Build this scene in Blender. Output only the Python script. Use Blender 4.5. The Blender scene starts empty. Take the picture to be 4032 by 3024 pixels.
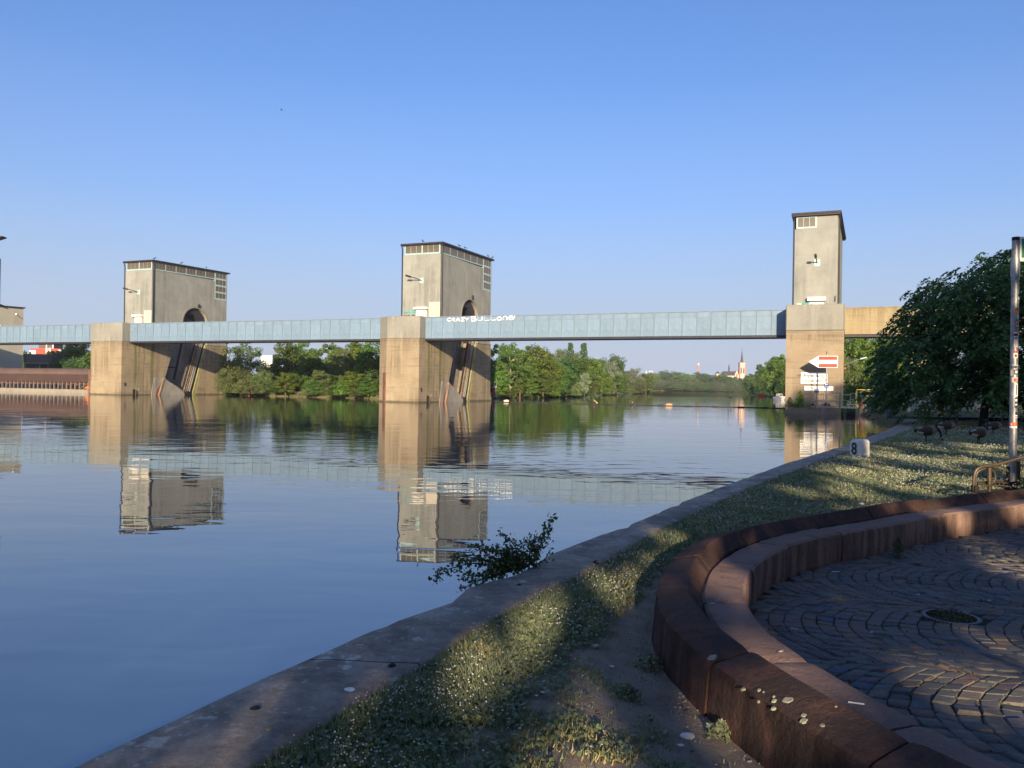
import bpy, bmesh, math, random
import numpy as np
from mathutils import Vector, Matrix, noise as mnoise
R = math.radians
rng = np.random.default_rng(7)
random.seed(7)
scene = bpy.context.scene
COL = scene.collection

# ------------------------------------------------------------------ camera, sky, sun, exposure
FPX, PITCH, ROLL, EYE = 3094.7, 0.0030, 0.0158, 2.447
cam_d = bpy.data.cameras.new('camera')
cam = bpy.data.objects.new('camera', cam_d)
COL.objects.link(cam)
cam_d.sensor_width = 36.0
cam_d.lens = 36.0 * FPX / 4032.0
cam_d.clip_start = 0.05
cam_d.clip_end = 6000
_up0 = Vector((0, -math.sin(PITCH), math.cos(PITCH)))
_fw = Vector((0, math.cos(PITCH), math.sin(PITCH)))
_rt = Vector((1, 0, 0)) * math.cos(ROLL) + _up0 * math.sin(ROLL)
_up = Vector((-1, 0, 0)) * math.sin(ROLL) + _up0 * math.cos(ROLL)
_m = Matrix((_rt, _up, -_fw)).transposed().to_4x4()
_m.translation = (0, 0, EYE)
cam.matrix_world = _m
scene.camera = cam

SUN_EL = 12.5
_h = Vector((-0.01, -1.0, 0)).normalized()
TOSUN = Vector((_h.x * math.cos(R(SUN_EL)), _h.y * math.cos(R(SUN_EL)), math.sin(R(SUN_EL))))
world = bpy.data.worlds.new('World')
scene.world = world
world.use_nodes = True
nt = world.node_tree
bg = nt.nodes['Background']
sky = nt.nodes.new('ShaderNodeTexSky')
sky.sky_type = 'NISHITA'
sky.sun_disc = False
sky.sun_elevation = R(SUN_EL)
sky.sun_rotation = R(180.6)
sky.altitude = 100
sky.air_density = 1.0
sky.dust_density = 3.0
sky.ozone_density = 5.6
tint = nt.nodes.new('ShaderNodeMix')
tint.data_type = 'RGBA'; tint.blend_type = 'MULTIPLY'
tint.inputs[0].default_value = 1.0
tint.inputs[7].default_value = (1.03, 0.935, 1.0, 1)
nt.links.new(sky.outputs[0], tint.inputs[6])
# pale morning haze low over the whole horizon
tcw = nt.nodes.new('ShaderNodeTexCoord'); sepw = nt.nodes.new('ShaderNodeSeparateXYZ'); rmp = nt.nodes.new('ShaderNodeValToRGB'); hz_ = nt.nodes.new('ShaderNodeMix')
nt.links.new(tcw.outputs['Generated'], sepw.inputs[0]); nt.links.new(sepw.outputs[2], rmp.inputs[0])
_el = rmp.color_ramp.elements
while len(_el) < 5: _el.new(0.5)
for _e, (_p, _c) in zip(_el, ((0.0, 0.92), (0.11, 0.72), (0.22, 0.28), (0.36, 0.06), (0.52, 0.0))):
    _e.position = _p; _e.color = (_c, _c, _c, 1)
hz_.data_type = 'RGBA'
hz_.inputs[7].default_value = (2.15, 2.5, 3.2, 1)
nt.links.new(rmp.outputs[0], hz_.inputs[0]); nt.links.new(tint.outputs[2], hz_.inputs[6])
nt.links.new(hz_.outputs[2], bg.inputs[0])
bg.inputs[1].default_value = 0.125
sun_d = bpy.data.lights.new('sun', 'SUN')
sun_d.energy = 5.0
sun_d.angle = R(0.55)
sun_d.color = (1.0, 0.81, 0.55)
sun = bpy.data.objects.new('sun', sun_d)
COL.objects.link(sun)
sun.rotation_euler = (-TOSUN).to_track_quat('-Z', 'Y').to_euler()
vs = scene.view_settings
vs.view_transform = 'Standard'
vs.look = 'None'
vs.exposure = 0.95
vs.gamma = 1.0
vs.use_curve_mapping = False

# ------------------------------------------------------------------ helpers
def ray(px, py):
    xr = (px - 2016) / FPX
    ur = -(py - 1512) / FPX
    return (_rt * xr + _up * ur + _fw)
def onz(px, py, z):
    d = ray(px, py); k = (z - EYE) / d.z
    return Vector((0, 0, EYE)) + d * k
def at(px, py, Y):
    d = ray(px, py); k = Y / d.y
    return Vector((0, 0, EYE)) + d * k

def props(o, label=None, cat=None, group=None, kind=None):
    if label: o['label'] = label
    if cat: o['category'] = cat
    if group: o['group'] = group
    if kind: o['kind'] = kind
    return o
def empty(name, loc=(0, 0, 0), rz=0.0, label=None, cat=None, group=None):
    o = bpy.data.objects.new(name, None)
    COL.objects.link(o)
    o.location = loc
    o.rotation_euler = (0, 0, rz)
    o.empty_display_size = 0.2
    return props(o, label, cat, group)
def link(name, me, parent=None, loc=(0, 0, 0), rz=0.0):
    o = bpy.data.objects.new(name, me)
    COL.objects.link(o)
    o.location = loc
    o.rotation_euler = (0, 0, rz)
    if parent is not None:
        o.parent = parent
    return o
KIDS = {}
def copy_tree(o, parent=None):
    c = o.copy()
    COL.objects.link(c)
    c.parent = parent
    for ch in list(o.children):
        copy_tree(ch, c)
    return c

class MB:
    """collects shapes and links them as one mesh object"""
    def __init__(s):
        s.v = []; s.f = []; s.mi = []
    def add(s, vs_, fs, mi=0):
        b = len(s.v)
        s.v += [tuple(p) for p in vs_]
        s.f += [tuple(i + b for i in f) for f in fs]
        s.mi += [mi] * len(fs)
        return s
    def box(s, x0, x1, y0, y1, z0, z1, mi=0):
        v = [(x, y, z) for z in (z0, z1) for y in (y0, y1) for x in (x0, x1)]
        f = [(0, 2, 3, 1), (4, 5, 7, 6), (0, 1, 5, 4), (2, 6, 7, 3), (0, 4, 6, 2), (1, 3, 7, 5)]
        return s.add(v, f, mi)
    def obox(s, c, ax, ay, az, hx, hy, hz, mi=0):
        c = Vector(c); ax = Vector(ax).normalized() * hx; ay = Vector(ay).normalized() * hy; az = Vector(az).normalized() * hz
        v = [c + ax * a + ay * b + az * d for d in (-1, 1) for b in (-1, 1) for a in (-1, 1)]
        f = [(0, 2, 3, 1), (4, 5, 7, 6), (0, 1, 5, 4), (2, 6, 7, 3), (0, 4, 6, 2), (1, 3, 7, 5)]
        return s.add(v, f, mi)
    def prism(s, poly, fn0, fn1, mi=0):
        n = len(poly)
        v = [fn0(p) for p in poly] + [fn1(p) for p in poly]
        f = [tuple(range(n))[::-1], tuple(range(n, 2 * n))] + [(i, (i + 1) % n, n + (i + 1) % n, n + i) for i in range(n)]
        return s.add(v, f, mi)
    def prism_z(s, poly, z0, z1, mi=0):
        return s.prism(poly, lambda p: (p[0], p[1], z0), lambda p: (p[0], p[1], z1), mi)
    def prism_x(s, poly, x0, x1, mi=0):
        return s.prism(poly, lambda p: (x0, p[0], p[1]), lambda p: (x1, p[0], p[1]), mi)
    def prism_y(s, poly, y0, y1, mi=0):
        return s.prism(poly, lambda p: (p[0], y0, p[1]), lambda p: (p[0], y1, p[1]), mi)
    def tube(s, pts, r, n=8, cap=True, flat=1.0, mi=0, mis=None):
        pts = [Vector(p) for p in pts]
        m = len(pts)
        rr = r if isinstance(r, (list, tuple)) else [r] * m
        vs_ = []; fs = []; mil = []
        prev = None
        for i, p in enumerate(pts):
            t = (pts[min(i + 1, m - 1)] - pts[max(i - 1, 0)])
            t = t.normalized() if t.length > 1e-9 else Vector((0, 0, 1))
            if prev is None:
                a = t.orthogonal().normalized() if abs(t.z) > 0.95 else Vector((0, 0, 1)).cross(t).normalized()
            else:
                a = prev - t * prev.dot(t)
                a = a.normalized() if a.length > 1e-6 else t.orthogonal().normalized()
            prev = a
            b = t.cross(a)
            for k in range(n):
                an = 2 * math.pi * k / n
                vs_.append(p + a * (math.cos(an) * rr[i] * flat) + b * (math.sin(an) * rr[i]))
            if i:
                o = (i - 1) * n
                for k in range(n):
                    fs.append((o + k, o + (k + 1) % n, o + n + (k + 1) % n, o + n + k))
                    mil.append(mis[i - 1] if mis else mi)
        if cap:
            fs.append(tuple(range(n))[::-1]); mil.append(mis[0] if mis else mi)
            fs.append(tuple(range((m - 1) * n, m * n))); mil.append(mis[-1] if mis else mi)
        b0 = len(s.v)
        s.v += [tuple(p) for p in vs_]
        s.f += [tuple(i + b0 for i in f) for f in fs]
        s.mi += mil
        return s
    def lathe(s, prof, n=16, c=(0, 0, 0), mi=0):
        vs_ = []; fs = []
        for (r, z) in prof:
            for k in range(n):
                an = 2 * math.pi * k / n
                vs_.append((c[0] + r * math.cos(an), c[1] + r * math.sin(an), c[2] + z))
        for i in range(len(prof) - 1):
            for k in range(n):
                fs.append((i * n + k, i * n + (k + 1) % n, (i + 1) * n + (k + 1) % n, (i + 1) * n + k))
        fs.append(tuple(range(n))[::-1])
        fs.append(tuple(range((len(prof) - 1) * n, len(prof) * n)))
        return s.add(vs_, fs, mi)
    def mesh(s, name, mats, smooth=False, bevel=0.0):
        me = bpy.data.meshes.new(name)
        me.from_pydata(s.v, [], s.f)
        for m in (mats if isinstance(mats, (list, tuple)) else [mats]):
            me.materials.append(m)
        if len(me.polygons) == len(s.mi):
            me.polygons.foreach_set('material_index', s.mi)
        bm = bmesh.new(); bm.from_mesh(me)
        bmesh.ops.recalc_face_normals(bm, faces=bm.faces)
        if bevel > 0:
            bmesh.ops.bevel(bm, geom=[e for e in bm.edges if len(e.link_faces) == 2 and e.calc_face_angle(0) > 0.5], offset=bevel, segments=1, affect='EDGES', clamp_overlap=True)
        big = [f for f in bm.faces if len(f.verts) > 4]
        if big:
            bmesh.ops.triangulate(bm, faces=big)
        bm.to_mesh(me); bm.free()
        if smooth:
            me.polygons.foreach_set('use_smooth', [True] * len(me.polygons))
            try: me.set_sharp_from_angle(angle=R(40))
            except Exception: pass
        me.update()
        return me
    def build(s, name, mats, parent=None, smooth=False, bevel=0.0, loc=(0, 0, 0), rz=0.0):
        return link(name, s.mesh(name, mats, smooth, bevel), parent, loc, rz)

def np_mesh(name, V, F, mats, attr=None, smooth=False, mi=None):
    """V (n,3) float, F (m,k) int with constant k; attr = {name: per-face float array}"""
    me = bpy.data.meshes.new(name)
    V = np.asarray(V, dtype=np.float32); F = np.asarray(F, dtype=np.int32)
    k = F.shape[1]
    me.vertices.add(len(V)); me.vertices.foreach_set('co', V.ravel())
    me.loops.add(F.size); me.loops.foreach_set('vertex_index', F.ravel())
    me.polygons.add(len(F))
    me.polygons.foreach_set('loop_start', np.arange(0, F.size, k, dtype=np.int32))
    try: me.polygons.foreach_set('loop_total', np.full(len(F), k, dtype=np.int32))
    except Exception: pass
    for m in (mats if isinstance(mats, (list, tuple)) else [mats]):
        me.materials.append(m)
    if mi is not None:
        me.polygons.foreach_set('material_index', np.asarray(mi, dtype=np.int32))
    me.update(calc_edges=True)
    if attr:
        for a, val in attr.items():
            at_ = me.attributes.new(a, 'FLOAT', 'FACE')
            at_.data.foreach_set('value', np.asarray(val, dtype=np.float32))
    if smooth:
        me.polygons.foreach_set('use_smooth', np.ones(len(F), dtype=bool))
    return me

def catmull(pts, n=8):
    P = [np.array(p, dtype=float) for p in pts]
    P = [2 * P[0] - P[1]] + P + [2 * P[-1] - P[-2]]
    out = []
    for i in range(1, len(P) - 2):
        for k in range(n):
            t = k / n
            out.append(0.5 * ((2 * P[i]) + (-P[i - 1] + P[i + 1]) * t + (2 * P[i - 1] - 5 * P[i] + 4 * P[i + 1] - P[i + 2]) * t * t + (-P[i - 1] + 3 * P[i] - 3 * P[i + 1] + P[i + 2]) * t ** 3))
    out.append(P[-2])
    return np.array(out)

_perm = rng.random((256, 256))
def vnoise(x, y, s=1.0, o=0):
    x = np.asarray(x) * s + o * 17.3; y = np.asarray(y) * s + o * 9.1
    xi = np.floor(x).astype(int); yi = np.floor(y).astype(int)
    fx = x - xi; fy = y - yi
    fx = fx * fx * (3 - 2 * fx); fy = fy * fy * (3 - 2 * fy)
    g = lambda a, b: _perm[a % 256, b % 256]
    return (g(xi, yi) * (1 - fx) + g(xi + 1, yi) * fx) * (1 - fy) + (g(xi, yi + 1) * (1 - fx) + g(xi + 1, yi + 1) * fx) * fy
def fnoise(x, y, s=1.0, o=0):
    return (vnoise(x, y, s, o) + 0.5 * vnoise(x, y, s * 2.1, o + 1) + 0.25 * vnoise(x, y, s * 4.3, o + 2)) / 1.75

# ------------------------------------------------------------------ materials
class NG:
    def __init__(s, name):
        s.m = bpy.data.materials.new(name); s.m.use_nodes = True
        s.t = s.m.node_tree
        s.t.nodes.clear()
        s.out = s.n('ShaderNodeOutputMaterial')
    def n(s, typ, **kw):
        nd = s.t.nodes.new(typ)
        for k, v in kw.items():
            if k.startswith('_'): setattr(nd, k[1:], v)
        return nd
    def l(s, a, b): s.t.links.new(a, b)
    def coord(s, scale=(1, 1, 1), kind='Object', loc=(0, 0, 0)):
        tc = s.n('ShaderNodeTexCoord'); mp = s.n('ShaderNodeMapping')
        mp.inputs['Scale'].default_value = scale
        mp.inputs['Location'].default_value = loc
        s.l(tc.outputs[kind], mp.inputs['Vector'])
        return mp.outputs[0]
    def noise(s, vec, scale=1.0, detail=4.0, rough=0.55, dist=0.0):
        nd = s.n('ShaderNodeTexNoise')
        nd.inputs['Scale'].default_value = scale
        nd.inputs['Detail'].default_value = detail
        nd.inputs['Roughness'].default_value = rough
        nd.inputs['Distortion'].default_value = dist
        s.l(vec, nd.inputs['Vector'])
        return nd.outputs['Fac']
    def ramp(s, fac, stops):
        nd = s.n('ShaderNodeValToRGB')
        el = nd.color_ramp.elements
        while len(el) < len(stops): el.new(0.5)
        for e, (p, c) in zip(el, stops):
            e.position = p
            e.color = (c, c, c, 1) if isinstance(c, (int, float)) else (c[0], c[1], c[2], 1)
        s.l(fac, nd.inputs[0])
        return nd.outputs[0]
    def mix(s, fac, a, b, blend='MIX'):
        nd = s.n('ShaderNodeMix', _data_type='RGBA', _blend_type=blend)
        for k_, val in ((0, fac), (6, a), (7, b)):
            sock = nd.inputs[k_]
            if isinstance(val, (int, float)): sock.default_value = val if k_ == 0 else (val, val, val, 1)
            elif isinstance(val, (tuple, list)): sock.default_value = (val[0], val[1], val[2], 1)
            else: s.l(val, sock)
        return nd.outputs[2]
    def math(s, op, a, b=0.0, c=None):
        nd = s.n('ShaderNodeMath', _operation=op)
        for i, val in enumerate((a, b) if c is None else (a, b, c)):
            if isinstance(val, (int, float)): nd.inputs[i].default_value = val
            else: s.l(val, nd.inputs[i])
        return nd.outputs[0]
    def bump(s, h, strength=0.3, dist=0.02, normal=None):
        nd = s.n('ShaderNodeBump')
        nd.inputs['Strength'].default_value = strength
        nd.inputs['Distance'].default_value = dist
        s.l(h, nd.inputs['Height'])
        if normal is not None: s.l(normal, nd.inputs['Normal'])
        return nd.outputs[0]
    def bsdf(s, col, rough=0.7, metal=0.0, normal=None, spec=0.3):
        nd = s.n('ShaderNodeBsdfPrincipled')
        for sock, val in ((nd.inputs['Base Color'], col), (nd.inputs['Roughness'], rough), (nd.inputs['Metallic'], metal)):
            if isinstance(val, (int, float)): sock.default_value = val
            elif isinstance(val, (tuple, list)): sock.default_value = (val[0], val[1], val[2], 1)
            else: s.l(val, sock)
        nd.inputs['Specular IOR Level'].default_value = spec
        if normal is not None: s.l(normal, nd.inputs['Normal'])
        s.l(nd.outputs[0], s.out.inputs[0])
        return nd
    def sep(s, vec):
        nd = s.n('ShaderNodeSeparateXYZ'); s.l(vec, nd.inputs[0])
        return nd.outputs

def pm(name, c, rough=0.7, var=0.25, scale=3.0, bump=0.0, metal=0.0, spec=0.3, c2=None, bscale=None):
    """plain painted / mineral material: colour broken up by noise, fine relief"""
    g = NG(name)
    v = g.coord()
    n1 = g.noise(v, scale, 5, 0.6)
    lo = tuple(max(0, x * (1 - var)) for x in c)
    hi = tuple(min(1, x * (1 + var)) for x in c) if c2 is None else c2
    col = g.ramp(n1, [(0.3, lo), (0.7, hi)])
    nrm = None
    if bump > 0:
        nrm = g.bump(g.noise(v, bscale or scale * 12, 4, 0.6), 0.5, bump)
    g.bsdf(col, rough, metal, nrm, spec)
    return g.m

def concrete(name, c, boards=0.0, blotch=0.25, stain=0.4, moss=False, top=None, brick=False):
    """weathered concrete: blotches, vertical run-off stains, horizontal board marks"""
    g = NG(name)
    v = g.coord()
    base = g.ramp(g.noise(v, 0.45, 6, 0.62), [(0.25, tuple(x * (1 - blotch) for x in c)), (0.75, tuple(min(1, x * (1 + blotch * 0.7)) for x in c))])
    fine = g.ramp(g.noise(v, 9.0, 5, 0.7), [(0.3, 0.86), (0.75, 1.08)])
    col = g.mix(1.0, base, fine, 'MULTIPLY')
    vb = g.coord((0.16, 0.16, 3.4))
    bn = g.noise(vb, 1.0, 4, 0.6)
    if boards > 0:
        line = g.ramp(bn, [(0.30, 1 - boards), (0.46, 1.0), (0.62, 1.0), (0.78, 1 + boards * 0.35)])
        col = g.mix(1.0, col, line, 'MULTIPLY')
    vr = g.coord((1.5, 1.5, 0.09))
    st = g.ramp(g.noise(vr, 1.0, 5, 0.65), [(0.42, 1 - stain), (0.60, 1.0)])
    patch = g.ramp(g.noise(v, 0.23, 3, 0.5), [(0.42, 0.0), (0.62, 1.0)])
    col = g.mix(patch, col, g.mix(1.0, col, st, 'MULTIPLY'))
    xyz = g.sep(v)
    if top is not None:   # dark drip marks hanging from the ledge at this height
        d = g.math('SUBTRACT', top, xyz[2])
        dn = g.noise(g.coord((2.6, 2.6, 0.25)), 1.0, 4, 0.6)
        reach = g.math('MULTIPLY', g.math('SUBTRACT', dn, 0.38), 5.5)
        k = g.math('SUBTRACT', reach, d)
        kk = g.ramp(g.math('MULTIPLY', k, 0.8), [(0.0, 0.0), (0.9, 0.62)])
        pos = g.math('GREATER_THAN', d, 0.0)
        col = g.mix(g.math('MULTIPLY', kk, pos), col, tuple(x * 0.42 for x in c))
    if moss:   # algae runs on the river side of the pier and the wet line at the water
        side = g.math('GREATER_THAN', xyz[0], -0.25)
        wob = g.math('MULTIPLY', g.math('SUBTRACT', g.noise(g.coord((0.5, 0.5, 0.35)), 1.0, 3), 0.5), 1.1)
        u = g.math('ADD', xyz[1], wob)
        tot = None
        for cu, w in ((1.15, 0.34), (1.9, 0.13), (4.75, 0.42), (3.0, 0.12)):
            dd = g.math('ABSOLUTE', g.math('SUBTRACT', u, cu))
            b = g.ramp(dd, [(0.0, 1.0), (w * 0.55, 0.75), (w, 0.0)])
            tot = b if tot is None else g.math('MAXIMUM', tot, b)
        hz = g.ramp(g.math('MULTIPLY', xyz[2], 0.1), [(0.0, 0.55), (0.5, 0.9), (0.86, 1.0), (0.9, 0.0)])
        mk = g.math('MULTIPLY', g.math('MULTIPLY', tot, hz), side)
        mk = g.math('MULTIPLY', mk, g.ramp(g.noise(g.coord((3, 3, .4)), 1.0, 4), [(0.3, 0.35), (0.6, 1.0)]))
        col = g.mix(mk, col, (0.085, 0.10, 0.018))
        wet = g.ramp(g.math('ADD', xyz[2], g.math('MULTIPLY', g.noise(v, 1.5, 3), 0.25)), [(0.22, 1.0), (0.42, 0.0)])
        col = g.mix(g.math('MULTIPLY', wet, 0.8), col, (0.06, 0.055, 0.03))
    if brick:
        br = g.n('ShaderNodeTexBrick')
        br.inputs['Scale'].default_value = 1.0
        br.inputs['Brick Width'].default_value = 1.35
        br.inputs['Row Height'].default_value = 0.21
        br.inputs['Mortar Size'].default_value = 0.012
        br.inputs['Color1'].default_value = (1, 1, 1, 1); br.inputs['Color2'].default_value = (0.93, 0.92, 0.9, 1)
        br.inputs['Mortar'].default_value = (0.6, 0.56, 0.5, 1)
        cb = g.n('ShaderNodeCombineXYZ'); g.l(xyz[0], cb.inputs[0]); g.l(xyz[2], cb.inputs[1])
        g.l(cb.outputs[0], br.inputs['Vector'])
        col = g.mix(0.75, col, g.mix(1.0, col, br.outputs['Color'], 'MULTIPLY'))
    nrm = g.bump(g.math('ADD', g.noise(v, 14, 4, 0.7), g.math('MULTIPLY', bn, 1.5 if boards else 0.0)), 0.35, 0.03)
    g.bsdf(col, 0.88, 0, nrm, 0.2)
    return g.m

def leaf_mat(name, c_dark, c_light, trans=0.3, rough=0.5, objvar=0.25, hue=None):
    g = NG(name)
    at_ = g.n('ShaderNodeAttribute', _attribute_name='leaf_rand')
    col = g.ramp(at_.outputs['Fac'], [(0.0, c_dark), (1.0, c_light)])
    oi = g.n('ShaderNodeObjectInfo')
    hs = g.n('ShaderNodeHueSaturation')
    g.l(col, hs.inputs['Color'])
    g.l(g.math('MULTIPLY_ADD', oi.outputs['Random'], 0.05, 0.475), hs.inputs['Hue'])
    g.l(g.math('MULTIPLY_ADD', oi.outputs['Random'], objvar * 2, 1 - objvar), hs.inputs['Value'])
    bs = g.bsdf(hs.outputs[0], rough, 0, None, 0.35)
    tr = g.n('ShaderNodeBsdfTranslucent')
    g.l(g.mix(1.0, hs.outputs[0], (1.0, 1.15, 0.5), 'MULTIPLY'), tr.inputs[0])
    mx = g.n('ShaderNodeMixShader'); mx.inputs[0].default_value = trans
    g.l(bs.outputs[0], mx.inputs[1]); g.l(tr.outputs[0], mx.inputs[2]); g.l(mx.outputs[0], g.out.inputs[0])
    return g.m

M = {}
M['conc_low'] = concrete('board_marked_concrete', (0.278, 0.222, 0.148), boards=0.38, blotch=0.28, stain=0.4, moss=True, top=8.75)
M['conc_right'] = concrete('board_marked_concrete_pier', (0.278, 0.219, 0.148), boards=0.36, blotch=0.28, stain=0.35, top=8.75)
M['conc_cap'] = concrete('smooth_concrete', (0.249, 0.243, 0.209), boards=0.0, blotch=0.16, stain=0.28)
M['conc_tower'] = concrete('rendered_concrete', (0.266, 0.269, 0.242), boards=0.0, blotch=0.2, stain=0.3)
M['conc_block'] = concrete('blockwork_concrete', (0.344, 0.278, 0.166), boards=0.1, blotch=0.14, stain=0.25, top=11.8, brick=True)
M['conc_dark'] = concrete('stained_dark_concrete', (0.13, 0.125, 0.115), boards=0.1, blotch=0.35, stain=0.5)
M['conc_wet'] = concrete('wet_plinth_concrete', (0.15, 0.125, 0.095), boards=0.1, blotch=0.4, stain=0.5)
M['conc_plain'] = concrete('plain_concrete', (0.249, 0.225, 0.184), boards=0.0, blotch=0.15, stain=0.2)
M['conc_pale'] = concrete('pale_house_render', (0.40, 0.38, 0.31), boards=0.0, blotch=0.12, stain=0.15)
M['niche'] = concrete('shaded_niche_concrete', (0.26, 0.25, 0.235), boards=0.25, blotch=0.3, stain=0.4)
M['roof'] = pm('dark_roof_sheet', (0.022, 0.02, 0.022), 0.6, 0.3, 2)
M['frame'] = pm('pale_green_window_paint', (0.30, 0.42, 0.41), 0.5, 0.12, 2)
M['pane'] = pm('dusty_brown_glass', (0.10, 0.08, 0.058), 0.35, 0.25, 0.6, spec=0.5)
M['pipe'] = pm('brown_downpipe_paint', (0.026, 0.021, 0.02), 0.5, 0.2, 3)
M['white'] = pm('white_paint', (0.66, 0.64, 0.6), 0.5, 0.06, 3)
M['white_dirty'] = pm('dirty_white_paint', (0.66, 0.6, 0.52), 0.6, 0.15, 2)
M['steel_blue'] = None
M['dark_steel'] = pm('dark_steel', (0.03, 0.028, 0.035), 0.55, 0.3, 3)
M['ring_steel'] = pm('dull_ring_steel', (0.16, 0.16, 0.165), 0.6, 0.3, 8, metal=0.4)
M['grey_steel'] = pm('galvanised_steel', (0.30, 0.31, 0.31), 0.45, 0.25, 6, metal=0.6)
M['pole_steel'] = pm('weathered_pole_steel', (0.26, 0.26, 0.265), 0.5, 0.35, 9, metal=0.6, bump=0.002)
M['rust'] = pm('rusted_steel', (0.14, 0.065, 0.045), 0.75, 0.35, 1.2, bump=0.01)
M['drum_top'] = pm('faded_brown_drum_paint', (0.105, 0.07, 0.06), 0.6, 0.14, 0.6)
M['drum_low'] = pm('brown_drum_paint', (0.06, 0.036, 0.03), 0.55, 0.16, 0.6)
M['rack'] = pm('pale_rusty_rack', (0.17, 0.12, 0.08), 0.8, 0.4, 2.0)
M['moss_strip'] = pm('mossy_lining', (0.24, 0.22, 0.095), 0.9, 0.3, 1.0)
M['plate_grey'] = concrete('grey_steel_plate', (0.27, 0.25, 0.225), boards=0.0, blotch=0.3, stain=0.4)
M['black'] = pm('black_paint', (0.012, 0.012, 0.014), 0.5, 0.2, 4)
M['red'] = pm('red_sign_paint', (0.62, 0.05, 0.035), 0.45, 0.1, 2)
M['sign_white'] = pm('white_sign_sheet', (0.78, 0.77, 0.74), 0.4, 0.06, 2)
M['blue'] = pm('blue_sign_paint', (0.03, 0.07, 0.28), 0.4, 0.1, 2)
M['teal'] = pm('teal_spray_paint', (0.08, 0.3, 0.28), 0.6, 0.4, 4)
M['pink'] = pm('pale_pink_paint', (0.6, 0.45, 0.38), 0.7, 0.1, 4)
M['spray_white'] = pm('white_spray_paint', (0.82, 0.82, 0.8), 0.5, 0.05, 3)
M['patch'] = pm('fresh_render_patch', (0.47, 0.42, 0.33), 0.85, 0.06, 1)
M['yellow'] = pm('yellow_paint', (0.55, 0.36, 0.03), 0.5, 0.15, 3)
M['orange'] = pm('orange_buoy_plastic', (0.75, 0.15, 0.02), 0.4, 0.12, 3)
M['wood_float'] = pm('weathered_float', (0.38, 0.25, 0.13), 0.8, 0.3, 5)
M['wood_fence'] = pm('grey_fence_board', (0.30, 0.27, 0.25), 0.85, 0.25, 3)
M['bark'] = pm('tree_bark', (0.10, 0.075, 0.05), 0.9, 0.4, 4, bump=0.02)
M['bark_pale'] = pm('pale_bark', (0.30, 0.25, 0.18), 0.9, 0.35, 3, bump=0.02)
M['bark_dark'] = pm('dark_bark', (0.035, 0.03, 0.025), 0.9, 0.3, 4, bump=0.02)
M['bronze'] = pm('bronze_lacquered_tube', (0.06, 0.042, 0.027), 0.45, 0.35, 6, metal=0.2)
M['bronze_dark'] = pm('dark_tube_lacquer', (0.03, 0.025, 0.022), 0.4, 0.3, 6)
M['brick_red'] = pm('red_render', (0.42, 0.07, 0.045), 0.8, 0.08, 0.2)
M['slate'] = pm('slate_roof', (0.045, 0.045, 0.06), 0.6, 0.2, 0.5)
M['church'] = pm('cream_church_render', (0.6, 0.45, 0.34), 0.85, 0.08, 0.2)
M['sandstone_red'] = pm('red_sandstone_trim', (0.42, 0.16, 0.10), 0.85, 0.1, 0.4)
M['chimney'] = pm('red_chimney_brick', (0.38, 0.17, 0.13), 0.85, 0.12, 0.2)
M['leaf_a'] = leaf_mat('leaves_mid_green', (0.05, 0.10, 0.018), (0.12, 0.19, 0.04))
M['leaf_b'] = leaf_mat('leaves_willow', (0.085, 0.12, 0.038), (0.17, 0.20, 0.075))
M['leaf_c'] = leaf_mat('leaves_fresh', (0.065, 0.125, 0.018), (0.155, 0.235, 0.04))
M['leaf_d'] = leaf_mat('leaves_dark', (0.035, 0.075, 0.018), (0.08, 0.135, 0.035))
M['leaf_silver'] = leaf_mat('leaves_silver', (0.13, 0.16, 0.09), (0.24, 0.27, 0.17))
M['leaf_near'] = leaf_mat('leaves_robinia', (0.035, 0.08, 0.024), (0.10, 0.17, 0.05), trans=0.35, objvar=0.0)
M['leaf_shade'] = leaf_mat('leaves_shade_tree', (0.04, 0.075, 0.02), (0.08, 0.14, 0.04), trans=0.2)
M['leaf_rose'] = leaf_mat('leaves_rose', (0.035, 0.07, 0.02), (0.10, 0.15, 0.05), trans=0.25, objvar=0.0)
M['petal'] = pm('pink_petal', (0.6, 0.16, 0.2), 0.6, 0.15, 20)

# girder paint: pale blue with chalky weathering
g = NG('pale_blue_girder_paint')
v = g.coord()
c = g.ramp(g.noise(g.coord((1.0, 1.0, 1.6)), 0.8, 6, 0.65), [(0.25, (0.118, 0.183, 0.255)), (0.72, (0.172, 0.246, 0.325))])
c = g.mix(1.0, c, g.ramp(g.noise(g.coord((2.2, 2.2, 0.35)), 1.0, 5, 0.6), [(0.3, 0.9), (0.65, 1.04)]), 'MULTIPLY')
oi = g.n('ShaderNodeObjectInfo')
c = g.mix(1.0, c, g.ramp(oi.outputs['Random'], [(0, 0.93), (1, 1.05)]), 'MULTIPLY')
g.bsdf(c, 0.55, 0, None, 0.35)
M['steel_blue'] = g.m
M['steel_rib'] = pm('shaded_blue_rib_paint', (0.15, 0.20, 0.25), 0.55, 0.15, 2)

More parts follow.
